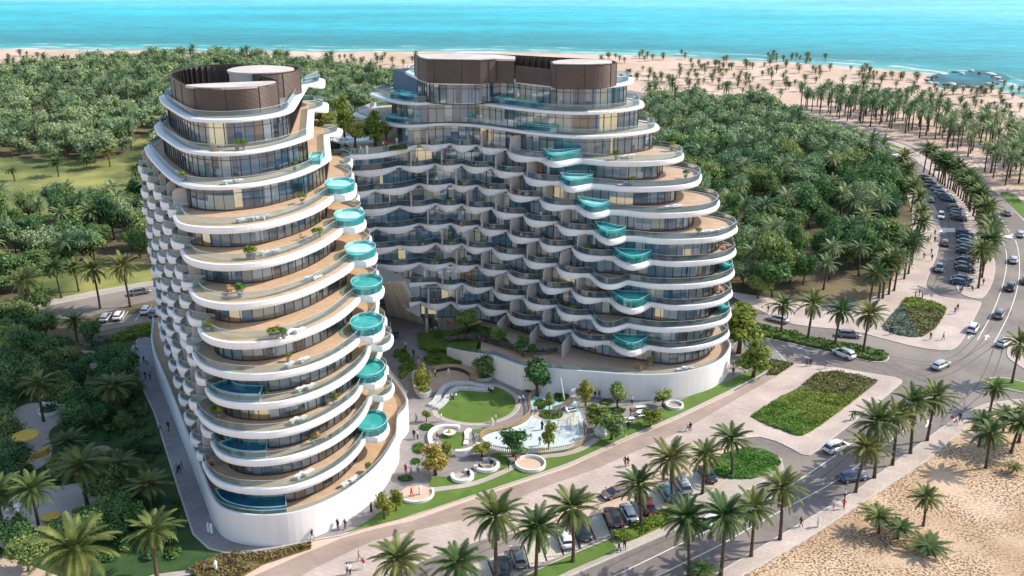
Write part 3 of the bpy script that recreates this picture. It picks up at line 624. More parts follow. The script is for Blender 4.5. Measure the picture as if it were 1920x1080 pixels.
# ramped garden bed between the courtyard and the ground-floor patios
gl=[p for p in ins_ if p[0]<=-5.9]
lo=gl+[(-5.9,180),(-12,183),(-19,184),(-18,176.5)]
b=MB(); b.add([(x,y,float(np.interp(x,[-19,-12.5,-5.9],[.3,1.2,4.19]))) for x,y in lo],[tuple(range(len(lo)))]); b.build('garden_bed',M['lawn'],BT)
wk=offs([p for p in prw if p[0]<14],-.45); wi=offs([p for p in prw if p[0]<14],-2.3); n=len(wk)
b=MB(); b.add([(x,y,max(1.5,ptop(x)-.55) if x<-5.5 else 4.23) for x,y in wk]+[(x,y,max(1.5,ptop(x)-.5) if x<-5.5 else 4.23) for x,y in wi],[(i,i+1,n+i+1,n+i) for i in range(n-1)]); b.build('garden_walk',M['asphalt_cool'],BT)
# crown
bs=resample(chaikin(shr([(19.0,184.2),(18.9,187),(14,189.6),(8.7,191.4),(-1.7,195.8),(-10,197.5),(-18.9,197.2)],54.2,53.5),2),.42); screen(BT,bs,ZR+.02,ZT)
blkA=shr([(-18.9,196.8),(-17.6,191.2),(-15.9,188.4),(-6.0,187.2),(-3.1,188.5),(-3.1,195)],54.2,53.5)
screen(BT,resample(blkA[:5],.42),ZR+.02,ZT); roof_cap(BT,shr([(-18.5,196.2),(-17.3,191.3),(-15.7,188.8),(-6.1,187.6),(-3.4,188.8),(.6,188.2),(.6,192.5),(-3,194.8),(-10,196.6)],54.2,53.5),ZT+.2,'screen_metal')
blkB=chaikin(shr([(7.2,186.5),(7.0,182.0),(8.4,181.3),(13.2,180.9),(17,181.8),(19.0,184.2)],54.2,53.5),2); screen(BT,resample(blkB,.42),ZR+.02,ZT); roof_cap(BT,chaikin(shr([(7.4,186),(7.3,182.4),(8.6,181.7),(13.2,181.3),(16.8,182.2),(18.4,184.4),(18,187),(12,189)],54.2,53.5),1,True),ZT+.2,'screen_metal')
b=MB(); b.wall(shr([(.7,188.4),(7.1,183.5)],54.2,53.5),.15,ZR+.02,53.2); b.build('roof_screen',M['screen_metal'],BT)
# roof garden over the link: kerbs, pool
b=MB(); b.prism(ccw([(-35,189.5),(-31,188.6),(-26.6,189.6),(-27.5,193.2),(-33.5,194.8),(-35.5,192.5)]),37.66,38.05); p=b.build('plunge_pool',M['white_render'],BT)
b=MB(); b.sheet([(-34.6,189.9),(-31,189.1),(-27.2,189.9),(-27.9,192.9),(-33.4,194.3),(-35,192.4)],38.07); b.build('water',M['pool_blue'],p)
# sloping fin wall carrying the link over the entrance
base0,base1=(-26.2,194.4),(-18.0,189.2); tz=13.7
b=MB(); ta,tb=(-24.8,177.4),(-20.3,177.4)
def lerp(a,b_,t): return (a[0]+(b_[0]-a[0])*t,a[1]+(b_[1]-a[1])*t)
def quad(t0,t1,lift,mi):
    p=[(*lerp(base0,base1,t0),.1),(*lerp(base0,base1,t1),.1),(*lerp(ta,tb,t1),tz),(*lerp(ta,tb,t0),tz)]
    q=[(x,y-lift*.55,z+lift*.83) for x,y,z in p]; r_=[(x,y+.35,z-.5) for x,y,z in p]
    b.add(q+r_,[(0,1,2,3),(7,6,5,4),(0,4,5,1),(1,5,6,2),(2,6,7,3),(3,7,4,0)],mi)
for t0,t1,lf,mi in ((0,.31,0,0),(.31,.36,.12,1),(.36,.63,0,0),(.63,.68,.12,1),(.68,.86,0,0),(.86,1,.14,1)): quad(t0,t1,lf,mi)
b.build('entrance_fin_wall',[M['fin_timber'],M['white_render']],BT)
# tall entrance glazing and columns under the link
for za,zb in ((.2,6.9),(7.1,14.3)): window_bay(BT,[(-36,199),(-27,200),(-20,196.5),(-16.8,190),(-16.2,184.5)],za,zb,1.6)
lobby=[(-16.2,184.5),(-12,184.0),(-7,183)]
for x,y in ((-30,186),(-17.0,183.6)):
    b=MB(); b.tube([(x,y,0),(x,y,14.4)],.32,12); b.build('column',M['white_render'],BT,smooth=True)
rel(BT)
# ------------------------------------------------------------------ ground, roads, water
def sheet(name, poly, z, mat, kind='structure', **kw):
    b=MB(); b.sheet(dedupe(ccw(poly),.05), z); return b.build(name, M[mat], kind=kind, **kw)
def pad(name, poly, zt, mat, za=0.0, kerb='kerb', lip=.25):
    poly=dedupe(ccw(poly),.08); b=MB(); n=len(poly)
    b.add([(x,y,za) for x,y in poly]+[(x,y,zt) for x,y in poly]+[(x,y,zt) for x,y in offs(poly,-lip,True)],
          [(i,(i+1)%n,n+(i+1)%n,n+i) for i in range(n)]+[(n+i,n+(i+1)%n,2*n+(i+1)%n,2*n+i) for i in range(n)],1)
    b.add([(x,y,zt) for x,y in offs(poly,-lip,True)],[tuple(range(n))],0)
    return b.build(name,[M[mat],M[kerb]],kind='structure')
b=MB(); b.sheet([(-4000,-300),(4000,-300),(4000,3000),(-4000,3000)],-.03); b.build('ground',M['sand'],kind='structure')
# sea: rows of vertices at growing distance from the shoreline
shore=[(-2500,820),(-1200,712),(-700,678),(-400,659),(-329,653.5),(-241,648),(-154,641.5),(-67,639.7),(13,637),(78,621.3),(153,592),(193,572),(222,553),(234,528),(240,500),(241,470),(243,440),(248,375),(262,250),(280,50),(300,-200)]
sh=resample(chaikin(shore,2),9.0); sh=[(x+1.6*math.sin(i*.9)+1.2*math.sin(i*.37+1),y+1.8*math.sin(i*.7+.4)) for i,(x,y) in enumerate(sh)]
nrm=np.array(offs(sh,-1.0))-np.array(sh)
for _ in range(40): nrm[1:-1]=(nrm[:-2]+nrm[1:-1]*2+nrm[2:])/4
nrm/=np.linalg.norm(nrm,axis=1)[:,None]
rows=[-2,0,2,4,7,11,16,22,30,40,55,75,100,140,200,300,450,700,1100,1800,3000,6000]
b=MB(); nS=len(sh); S=np.array(sh)
for dd in rows: b.v += [(float(x),float(y),.02 if dd<1 else .06) for x,y in S+nrm*dd]
b.f=[(r*nS+i+1,r*nS+i,(r+1)*nS+i,(r+1)*nS+i+1) for r in range(len(rows)-1) for i in range(nS-1)]; b.m=[0]*len(b.f)
k=NT('sea_water'); at=k.n('ShaderNodeAttribute',attribute_name='shore'); g=k.n('ShaderNodeNewGeometry')
r=k.n('ShaderNodeValToRGB'); cr=r.color_ramp; cr.elements[0].position=0; cr.elements[0].color=(.20,.36,.33,1); cr.elements[1].position=1; cr.elements[1].color=(.10,.48,.57,1)  # seaward end paled: sky reflection put into the water colour
for p_,c_ in ((.03,(.03,.28,.29,1)),(.10,(.0,.205,.245,1)),(.35,(.0,.335,.41,1)),(.7,(.003,.41,.50,1))): e=cr.elements.new(p_); e.color=c_
dv=k.n('ShaderNodeMath',operation='DIVIDE'); dv.inputs[1].default_value=420; k.l(at.outputs['Fac'],dv.inputs[0]); k.l(dv.outputs[0],r.inputs['Fac'])
# broad wind patches
mp=k.n('ShaderNodeMapping'); mp.inputs['Scale'].default_value=(.004,.02,1); k.l(g.outputs['Position'],mp.inputs['Vector']); nz=k.n('ShaderNodeTexNoise'); nz.inputs['Scale'].default_value=1; nz.inputs['Detail'].default_value=6; k.l(mp.outputs['Vector'],nz.inputs['Vector'])
mr=k.n('ShaderNodeMapRange'); mr.inputs['From Min'].default_value=.3; mr.inputs['From Max'].default_value=.7; mr.inputs['To Min'].default_value=.82; mr.inputs['To Max'].default_value=1.25; k.l(nz.outputs['Fac'],mr.inputs['Value'])
mq=k.n('ShaderNodeMapping'); mq.inputs['Scale'].default_value=(.05,.13,1); mq.inputs['Rotation'].default_value=(0,0,R(-8)); k.l(g.outputs['Position'],mq.inputs['Vector']); nq=k.n('ShaderNodeTexNoise'); nq.inputs['Scale'].default_value=1; nq.inputs['Detail'].default_value=8; nq.inputs['Roughness'].default_value=.7; k.l(mq.outputs['Vector'],nq.inputs['Vector'])
mw=k.n('ShaderNodeMapRange'); mw.inputs['From Min'].default_value=.32; mw.inputs['From Max'].default_value=.72; mw.inputs['To Min'].default_value=.72; mw.inputs['To Max'].default_value=1.35; k.l(nq.outputs['Fac'],mw.inputs['Value']); mm=k.n('ShaderNodeMath',operation='MULTIPLY'); k.l(mw.outputs['Result'],mm.inputs[0]); k.l(mr.outputs['Result'],mm.inputs[1])
hv=k.n('ShaderNodeHueSaturation'); k.l(r.outputs['Color'],hv.inputs['Color']); k.l(mm.outputs[0],hv.inputs['Value'])
# breaking foam: two wavering lines and the wash on the sand
wv=k.n('ShaderNodeTexNoise'); wv.inputs['Scale'].default_value=.03; wv.inputs['Detail'].default_value=5; k.l(g.outputs['Position'],wv.inputs['Vector'])
ad=k.n('ShaderNodeMath',operation='MULTIPLY_ADD'); ad.inputs[1].default_value=26; k.l(wv.outputs['Fac'],ad.inputs[0]); k.l(at.outputs['Fac'],ad.inputs[2])
fr=k.n('ShaderNodeValToRGB'); fr.color_ramp.elements[0].position=0; fr.color_ramp.elements[0].color=(1,1,1,1); fr.color_ramp.elements[1].position=1; fr.color_ramp.elements[1].color=(0,0,0,1)
for p_,v in ((.13,.9),(.17,.15),(.25,0),(.30,.75),(.34,.05),(.46,0),(.5,.5),(.53,0)): e=fr.color_ramp.elements.new(p_); e.color=(v,v,v,1)
d2=k.n('ShaderNodeMath',operation='DIVIDE'); d2.inputs[1].default_value=80; k.l(ad.outputs[0],d2.inputs[0]); k.l(d2.outputs[0],fr.inputs['Fac'])
brk=k.n('ShaderNodeTexNoise'); brk.inputs['Scale'].default_value=.05; brk.inputs['Detail'].default_value=8; k.l(g.outputs['Position'],brk.inputs['Vector'])
b2=k.n('ShaderNodeMapRange'); b2.inputs['From Min'].default_value=.42; b2.inputs['From Max'].default_value=.58; k.l(brk.outputs['Fac'],b2.inputs['Value'])
fm=k.n('ShaderNodeMath',operation='MULTIPLY'); k.l(fr.outputs['Color'],fm.inputs[0]); k.l(b2.outputs['Result'],fm.inputs[1])
mx=k.n('ShaderNodeMix',data_type='RGBA'); k.l(fm.outputs[0],mx.inputs['Factor']); k.l(hv.outputs['Color'],mx.inputs['A']); mx.inputs['B'].default_value=(.8,.82,.8,1); k.l(mx.outputs['Result'],k.b.inputs['Base Color'])
k.b.inputs['Roughness'].default_value=.3; k.b.inputs['IOR'].default_value=1.33; k.b.inputs['Specular IOR Level'].default_value=.06
mpb=k.n('ShaderNodeMapping'); mpb.inputs['Scale'].default_value=(.22,.5,1); mpb.inputs['Rotation'].default_value=(0,0,R(12)); k.l(g.outputs['Position'],mpb.inputs['Vector'])
nb=k.n('ShaderNodeTexNoise'); nb.inputs['Scale'].default_value=.6; nb.inputs['Detail'].default_value=7; nb.inputs['Roughness'].default_value=.62; k.l(mpb.outputs['Vector'],nb.inputs['Vector'])
bp=k.n('ShaderNodeBump'); bp.inputs['Strength'].default_value=.75; bp.inputs['Distance'].default_value=1.1; k.l(nb.outputs['Fac'],bp.inputs['Height']); k.l(bp.outputs['Normal'],k.b.inputs['Normal'])
M['sea_water']=k.m
so=b.build('sea',M['sea_water'],kind='structure')
at_=so.data.attributes.new('shore','FLOAT','POINT'); at_.data.foreach_set('value',[float(d) for d in rows for _ in range(nS)])
sheet('lagoon',chaikin(PTS(crop(0,0,1),[(1738,147),(1752,138),(1800,136),(1838,130),(1885,140),(1900,150),(1872,154),(1862,163),(1815,161),(1790,169),(1758,163)]),2,True),.09,'asphalt_cool')
noise_mat('lagoon_water',(.025,.05,.06),(.05,.10,.11),.05,.5,bump=.3,bscale=.8,spec=.1,dist=.2,c3=(.02,.22,.26),s3=.025); bpy.data.objects['lagoon'].data.materials[0]=M['lagoon_water']
P=crop(0,0,1)
# forest floors and clearings
sheet('forest_ground',chaikin(PTS(P,[(-300,150),(0,118),(150,108),(400,104),(620,112),(700,128),(800,150),(800,200),(620,330),(300,560),(295,640),(240,660),(200,800),(-300,900)]),2,True),-.012,'forest_floor')
sheet('meadow',chaikin(PTS(ct,[(-120,440),(60,440),(180,440),(330,455),(420,440),(500,350),(560,350),(560,500),(480,640),(300,640),(130,660),(-120,640)]),2,True),.0,'meadow')
sheet('meadow',chaikin(PTS(ct,[(130,800),(300,830),(520,790),(560,880),(140,945),(60,880)]),2,True),.0,'meadow')
sheet('forest_ground',chaikin(PTS(c7,[(-300,60),(-100,40),(60,60),(200,90),(300,120),(420,170),(520,200),(640,290),(720,350),(760,430),(730,560),(690,680),(620,820),(520,890),(300,880),(60,830),(-200,780),(-300,500)]),2,True),-.010,'forest_floor')
sheet('meadow',chaikin(PTS(cf,[(200,455),(380,462),(440,480),(330,510),(180,505)]),2,True),.0,'meadow')
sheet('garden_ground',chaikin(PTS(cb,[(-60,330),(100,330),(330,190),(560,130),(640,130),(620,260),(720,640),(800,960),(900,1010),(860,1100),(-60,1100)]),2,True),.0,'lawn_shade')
# left access road with parking bays
sheet('road',PTS(ct,[(-60,985),(130,965),(330,925),(560,880),(575,905),(555,935),(450,955),(340,985),(300,1000),(-60,1040)]),.012,'asphalt')
sheet('road',PTS(cb,[(300,150),(420,120),(620,82),(640,60),(600,45),(430,75),(380,100)]),.016,'asphalt')
pad('pavement',PTS(ct,[(-60,960),(130,945),(330,905),(560,865),(560,880),(330,925),(130,965),(-60,985)]),.12,'paver_cream')
for x in (400,468,525,572,606): sheet('road_marking',PTS(cb,[(x,98-(x-400)*.1),(x+3,98-(x-400)*.1),(x+32,58-(x-400)*.12),(x+29,58-(x-400)*.12)]),.022,'paint_line')
# main road network: one asphalt sheet under raised pavements
road=PTS(P,[(700,1130),(1300,1130),(1408,1037),(1461,1005),(1606,919),(1738,822),(1790,787),(1840,770),(1990,760),(2050,600),(2000,560),(1960,480),(1925,420),(1880,370),(1830,335),(1760,295),(1700,270),(1640,250),(1600,235),(1540,222),(1480,212),(1400,205),(1250,180),(1150,165),(1150,180),(1240,200),(1330,215),(1420,225),(1500,232),(1560,247),(1620,272),(1670,300),(1715,345),(1745,400),(1755,460),(1750,500),(1725,560),(1660,600),(1500,590),(1372,570),(1372,700),(1400,900),(700,1060)])
sheet('road',road,.004,'asphalt')
prom=PTS(P,[(380,1130),(470,1085),(560,1045),(640,1010),(700,993),(773,977),(919,926),(1065,878),(1174,827),(1269,787),(1372,738),(1445,700),(1480,682),(1450,660),(1440,655),(1497,683),(1570,690),(1640,702),(1678,708),(1692,714),(1690,720),(1640,762),(1590,800),(1531,848),(1518,855),(1504,853),(1480,840),(1455,828),(1425,820),(1395,822),(1320,853),(1192,900),(1112,929),(955,995),(795,1052),(640,1130)])
prom=[p for i,p in enumerate(prom) if i not in (13,14)]
pad('promenade',prom,.12,'paver_pink')
band=PTS(P,[(380,1128),(470,1084),(560,1044),(640,1011),(700,994),(773,978),(919,927),(1065,879),(1174,828),(1269,788),(1372,739),(1445,701),(1458,706),(1400,738),(1281,808),(1119,880),(1028,912),(882,972),(700,1015),(600,1062),(480,1128)])
sheet('promenade_band',band,.126,'paver_tan')
# parking bays
stall=PTS(c10,[(-120,690),(0,640),(180,580),(540,440),(700,370),(1180,180),(1480,60),(1620,0)])+PTS(c11,[(460,400),(570,350),(660,300),(760,262),(900,190),(985,250),(960,330),(860,400),(720,480),(580,560),(440,600),(300,690),(110,760)])+PTS(c10,[(1270,400),(1110,470),(940,540),(780,600),(600,668),(480,747),(-120,900)])
sheet('parking_bays',stall,.016,'stall_paver')
for (xa,ya),(xb,yb) in (((180,580),(250,760)),((540,440),(602,668)),((700,370),(775,600)),((868,305),(942,540)),((1022,245),(1110,470)),((1175,185),(1265,390)),((1330,120),(1415,325)),((1470,62),(1545,262)),((1612,0),(1700,215)),((1745,-55),(1840,150))):
    a=c10(xa,ya); d=c10(xb,yb); b=MB(); b.wall([a,d],.22,.02,.05); b.build('bay_line',M['trim_dark'],kind='structure')
    L=math.hypot(d[0]-a[0],d[1]-a[1]); u=((d[0]-a[0])/L,(d[1]-a[1])/L); nx=(-u[1],u[0])
    c=(d[0]-u[0]*.9+nx[0]*1.25,d[1]-u[1]*.9+nx[1]*1.25)
    w=MB(); w.wall([(c[0]-nx[0]*.85,c[1]-nx[1]*.85),(c[0]+nx[0]*.85,c[1]+nx[1]*.85)],.16,.02,.13); w.build('wheel_stop',M['kerb'],label='low concrete wheel stop at the head of a parking bay',cat='wheel stop',group='wheel stops in the front parking bays')
# planted strip between bays and road, with the footway beside it
strip=PTS(c10,[(300,900),(600,720),(780,640),(940,565),(1110,490),(1280,420)])+PTS(c11,[(110,770),(300,700),(440,612),(580,570),(720,500),(880,420),(1000,330)])+PTS(P,[(1371,889),(1362,856),(1390,845),(1420,842),(1445,850),(1466,862),(1470,880),(1440,900),(1400,922),(1283,988),(1064,1084),(960,1130)])
pad('footway',strip,.12,'paver_cream')
sheet('grass_strip',PTS(c10,[(380,870),(620,725),(780,650),(940,578),(1110,503),(1280,432),(1415,385),(1490,500),(1330,560),(1000,700),(800,800)]),.135,'lawn')
# footway and stony sand on the right
side=PTS(P,[(1300,1130),(1329,1084),(1408,1037),(1461,1005),(1606,919),(1738,822),(1781,791),(1815,770),(1850,757),(1900,750),(1990,748),(1990,775),(1920,772),(1868,767),(1839,777),(1820,796),(1733,868),(1637,931),(1512,1013),(1396,1079),(1340,1130)])
pad('footway',side,.12,'paver_pink')
sheet('sand_flat',PTS(P,[(1340,1130),(1396,1079),(1512,1013),(1637,931),(1733,868),(1820,796),(1839,777),(1868,767),(1990,772),(2300,800),(2300,1300),(1340,1300)]),.03,'stony_sand')
# median hedge island on the side road, plaza with planting, right-hand corners
pad('median',chaikin(PTS(c8,[(150,85),(330,115),(480,155),(640,185),(740,205),(768,230),(750,248),(700,250),(620,232),(430,188),(230,145),(150,125)]),2,True),.14,'soil')
plaza=chaikin(PTS(P,[(1350,545),(1460,600),(1500,612),(1600,620),(1660,637),(1720,652),(1775,659),(1795,652),(1812,628),(1841,570),(1838,565),(1785,560),(1762,556),(1735,540),(1740,520),(1762,470),(1762,410),(1745,370),(1720,335),(1690,310),(1650,285),(1610,262),(1560,240),(1545,238),(1560,255),(1620,285),(1670,320),(1700,360),(1712,410),(1710,470),(1680,530),(1640,560),(1560,575),(1450,560)]),1,True)
pad('pavement',plaza,.12,'paver_pink')
pad('pavement',chaikin(PTS(P,[(1690,268),(1750,303),(1800,345),(1835,400),(1860,470),(1868,500),(1862,530),(1848,556),(1835,562),(1805,555),(1790,540),(1800,500),(1812,430),(1795,380),(1760,335),(1715,300),(1650,270),(1640,262)]),2,True),.12,'paver_pink')
pad('pavement',chaikin(PTS(c12,[(1163,400),(1090,415),(1045,450),(1025,505),(1040,550),(1100,590),(1163,632),(1300,700),(1400,420)]),2,True),.12,'paver_pink')
pad('verge',chaikin(PTS(c12,[(860,715),(930,695),(1060,705),(1163,735),(1300,760),(1300,850),(1163,820),(1000,785),(890,765)]),2,True),.14,'lawn')
pad('verge',chaikin(PTS(c7,[(420,140),(520,165),(620,205),(720,240),(720,250),(610,215),(510,178),(415,150)]),1,True),.14,'lawn')
sheet('verge',chaikin(PTS(c7,[(1060,400),(1110,400),(1160,440),(1240,500),(1240,560),(1165,505),(1110,450)]),1,True),.05,'lawn')
sheet('road',PTS(cf,[(0,385),(230,420),(560,465),(720,485),(800,520),(700,505),(500,490),(200,445),(0,410)]),.0,'asphalt_cool')
# worn wheel tracks on the asphalt
plain('tyre_mark',(.135,.118,.108),.8); plain('asphalt_patch',(.14,.125,.115),.85)
def track(fn, pts, z=.009):
    p=resample(chaikin(PTS(fn,pts),3),.8)
    for d_ in (-.8,.8):
        b=MB(); b.wall(offs(p,d_),.22,z,z+.002); b.build('tyre_mark',M['tyre_mark'],kind='structure')
track(c12,[(0,520),(200,560),(420,600),(640,560),(780,430),(880,300)]); track(c12,[(120,600),(330,700),(480,690),(640,620),(840,480),(930,420)]); track(c12,[(560,1040),(700,900),(820,800),(900,650),(960,480)],.0095)
track(c12,[(60,560),(260,650),(520,770),(700,860),(560,1060)],.0085); track(c11,[(0,1010),(300,860),(560,760),(760,640),(1000,560)]); track(c8,[(480,690),(640,560),(800,440),(960,330)],.0092)
track(c9,[(400,740),(700,620),(1000,490),(1200,420),(1500,310)]); track(c13,[(420,1000),(500,800),(560,600),(550,450)])
for fn,q in ((c8,[(700,560),(735,535),(765,548),(728,575)]),(c11,[(620,960),(700,925),(740,945),(655,985)]),(c12,[(520,900),(590,870),(640,890),(570,930)]),(c9,[(940,560),(1010,535),(1040,550),(965,580)]),(c7,[(1090,840),(1110,835),(1116,860),(1094,866)])): sheet('road_patch',PTS(fn,q),.0068,'asphalt_patch')
# road markings
def stripe(pts, w=.16, z=.012, dash=None):
    pts=resample(chaikin(pts,2),1.0)
    if not dash: b=MB(); b.wall(pts,w,z,z+.004)
    else:
        b=MB(); i=0
        while i<len(pts)-dash[0]: b.wall(pts[i:i+dash[0]+1],w,z,z+.004); i+=dash[0]+dash[1]
    b.build('road_marking',M['paint_line'],kind='structure')
stripe(PTS(c11,[(-80,1170),(135,1080),(700,805),(900,710),(1160,575),(1390,450)])+PTS(c8,[(520,635),(600,575),(645,545)]))
stripe(PTS(c11,[(300,1150),(470,1080),(700,965),(960,840),(1230,680),(1480,545)])+PTS(c8,[(560,710),(700,605),(830,505)]))
stripe(PTS(c7,[(985,955),(1040,860),(1075,770),(1095,690),(1095,620),(1080,585)])); stripe(PTS(c7,[(1048,965),(1100,870),(1135,770),(1145,690),(1140,620),(1128,580)]))
stripe(PTS(c7,[(1105,550),(1085,515),(1050,470),(1000,420)]))
for q in ([(1070,557),(1128,557),(1135,573),(1075,573)],[(840,535),(900,535),(902,550),(843,550)],[(660,258),(740,255),(750,265),(690,267)]): sheet('crosswalk',PTS(c7,q),.013,'paint_line')
def arrow(fn,x,y,x2,y2):
    a=fn(x,y); d=fn(x2,y2); L=math.hypot(d[0]-a[0],d[1]-a[1]); u=((d[0]-a[0])/L,(d[1]-a[1])/L); n_=(-u[1],u[0])
    q=lambda s_,t_:(a[0]+u[0]*s_+n_[0]*t_,a[1]+u[1]*s_+n_[1]*t_,.014)
    L=3.4; b=MB(); b.add([q(0,-.14),q(L*.55,-.14),q(L*.55,-.6),q(L,0),q(L*.55,.6),q(L*.55,.14),q(0,.14)],[(0,1,2,3,4,5,6)]); b.build('road_arrow',M['paint_line'],kind='structure')
for a in ((c7,950,950,965,930),(c7,1015,955,1025,935),(c8,905,500,925,470),(c8,400,215,440,228),(c8,455,205,415,193),(c8,470,150,515,160)): arrow(*a)
# courtyard paving, path round the front tower, lawns
court=PTS(P,[(440,1042),(525,1027),(600,1012),(640,1005),(700,985),(780,965),(919,920),(1065,872),(1174,822),(1269,782),(1372,733),(1445,695),(1475,678),(1440,640),(1380,640),(1340,700),(1100,700),(900,640),(860,560),(720,520),(640,560),(600,900),(430,985),(300,640),(262,630),(245,655),(255,704),(289,777),(337,931),(361,1003),(390,1030)])
pad('courtyard_paving',court,.10,'paver_grey')
sheet('lawn_verge',chaikin(PTS(P,[(640,1003),(700,986),(770,968),(914,920),(1060,872),(1168,822),(1262,782),(1365,733),(1440,695),(1450,680),(1436,676),(1420,690),(1350,722),(1290,745),(1180,790),(1160,805),(1110,830),(1075,845),(1000,850),(960,868),(930,890),(880,915),(808,925),(770,935),(720,955),(680,985)]),1,True),.116,'lawn')
lawnp=chaikin(PTS(cl,[(345,958),(420,1010),(560,1045),(720,1056),(860,1030),(970,980),(1022,920),(1020,850),(960,795),(860,745),(700,735),(560,745),(480,800),(420,880)]),2,True)
pad('lawn_rim',offs(ccw(lawnp),.9,True),.115,'paver_cream'); sheet('lawn_oval',lawnp,.135,'lawn')
for q in ([(330,790),(500,805),(560,760),(690,650),(770,735),(720,790),(600,830),(400,850),(335,850)],):
    sheet('lawn_patch',chaikin(PTS(c6,q),2,True),.128,'lawn')
for q in ([(385,585),(440,570),(525,570),(520,640),(470,665),(410,640)],[(545,558),(600,555),(680,560),(630,575),(570,580)],[(1150,560),(1200,560),(1230,590),(1170,600)]): sheet('lawn_patch',chaikin(PTS(c6,q),2,True),.13,'lawn')
# garden pavings in the shade on the left
sheet('garden_path',chaikin(PTS(cb,[(50,430),(130,400),(230,420),(300,330),(320,330),(300,400),(240,480),(180,520),(210,590),(180,650),(100,680),(30,600),(20,500)]),2,True),.02,'paver_cream')
sheet('garden_path',chaikin(PTS(cb,[(300,200),(380,205),(400,235),(350,300),(300,350),(285,330),(340,270),(360,225)]),2,True),.024,'paver_cream')
sheet('garden_path',chaikin(PTS(cb,[(-20,800),(100,740),(230,730),(420,700),(430,760),(320,840),(290,880),(150,900),(-20,910)]),2,True),.02,'paver_cream')
sheet('garden_path',chaikin(PTS(cb,[(-20,950),(170,940),(180,965),(-20,985)]),1,True),.022,'paver_cream')
sheet('garden_path',chaikin(PTS(cb,[(330,600),(380,570),(440,575),(420,630),(350,640)]),2,True),.02,'paver_tan')
sheet('garden_path',chaikin(PTS(cb,[(560,1080),(700,1060),(860,1045),(860,1060),(700,1080),(560,1110)]),1,True),.03,'paver_cream')
# ------------------------------------------------------------------ planting
def depth(x,y,z=0): return y*_c-(z-CAM_H)*_s
def np_mesh(name, V, F, mats, mi=None, smooth=False):
    me=bpy.data.meshes.new(name); V=np.asarray(V,dtype=np.float32); F=np.asarray(F,dtype=np.int32); nf=len(F); q=F.shape[1]
    me.vertices.add(len(V)); me.vertices.foreach_set('co',V.ravel()); me.loops.add(nf*q); me.loops.foreach_set('vertex_index',F.ravel())
    me.polygons.add(nf); me.polygons.foreach_set('loop_start',np.arange(0,nf*q,q,dtype=np.int32)); me.polygons.foreach_set('loop_total',np.full(nf,q,dtype=np.int32))
    for m in mats: me.materials.append(m)
    if mi is not None: me.polygons.foreach_set('material_index',np.asarray(mi,dtype=np.int32))
    if smooth: me.polygons.foreach_set('use_smooth',np.ones(nf,dtype=bool))
    me.update(calc_edges=True); me.validate(); return me
def quads(n): return np.arange(n*4,dtype=np.int32).reshape(n,4)
def palm_crown(nf, pairs, length, seed, dry=6, wide=.07, droop=1.0):
    g=np.random.default_rng(seed); V=[]; mi=[]
    for i in range(nf):
        az=i*2.39996+g.uniform(-.2,.2); u=(i+.5)/nf
        el=R(82)-u**.85*R(118)+g.uniform(-.12,.12); ln=length*g.uniform(.85,1.08)*(.78+.22*math.sin(math.pi*min(1,u*1.3)))
        m=1 if i>=nf-dry else 0; n=9; p=np.zeros(3); pts=[p]; e=el; ang=[]
        for j in range(n):
            d=np.array([math.cos(az)*math.cos(e),math.sin(az)*math.cos(e),math.sin(e)]); pts.append(pts[-1]+d*ln/n); ang.append(d); e-= (.10+.16*j/n)*droop*(.6+.6*u)
        ang.append(ang[-1]); pts=np.array(pts); ang=np.array(ang); side=np.array([-math.sin(az),math.cos(az),0.])
        for j in range(n):      # midrib
            a,b=pts[j],pts[j+1]; w=.045*(1-j/n)+.012; V+= [a-side*w,a+side*w,b+side*w*.85,b-side*w*.85]; mi.append(m)
        for t in np.linspace(.16,1,pairs):
            f=t*n; j=min(int(f),n-1); p=pts[j]+(pts[j+1]-pts[j])*(f-j); d=ang[j]; up=np.cross(side,d); up*= -1 if up[2]<0 else 1
            L=ln*.20*(math.sin(math.pi*min(1,.15+t*.8))**.6)*g.uniform(.8,1.1)
            for sg in (-1,1):
                q=side*sg*.72+d*(.55+.3*t)+up*.18*(1-t)+np.array([0,0,-.22-.25*u]); q/=np.linalg.norm(q); w=d*wide
                V+=[p-w,p+w,p+q*L*.6+w*.9+np.array([0,0,.02]),p+q*L]; mi.append(m)
    return np.array(V),np.array(mi)
def palm_trunk(h, r0, r1, lean, seed, seg=9, rings=14):
    g=np.random.default_rng(seed); b=MB(); path=[];rad=[]
    for i in range(rings*2+1):
        t=i/(rings*2); path.append((lean[0]*t*t,lean[1]*t*t,h*t)); rad.append((r0*(1.25-.25*min(1,t*6)) if t<.17 else r0)*(1-t)+r1*t+(.03 if i%2 else -.01))
    b.tube(path,rad,seg); b.ball((lean[0],lean[1],h+.05),(r1*1.5,r1*1.5,.4),0,8,5); return b
PALM_MESH=[]
for i,(h,ln,nf,pr) in enumerate(((8.2,4.3,46,26),(7.4,4.0,42,25),(8.8,4.5,50,26),(7.8,4.1,44,25))):
    lean=((.5,.2),(-.4,.3),(.25,-.35),(0,.3))[i]
    V,mi=palm_crown(nf,pr,ln,10+i); V=V+np.array([lean[0],lean[1],h+.1])
    PALM_MESH.append((palm_trunk(h,.23,.18,lean,i).mesh('palm_trunk',M['bark_palm'],True),np_mesh('palm_crown',V,quads(len(mi)),[M['palm_leaf'],M['palm_dry']],mi)))
FRUIT=MB()
for i in range(9):
    a=i*.7; FRUIT.ball((.55*math.cos(a),.55*math.sin(a),8.0-.12*(i%3)),(.26,.26,.5),0,7,5)
FRUIT=FRUIT.mesh('date_bunch',M['date_fruit'],True)
FAR_PALM=[]
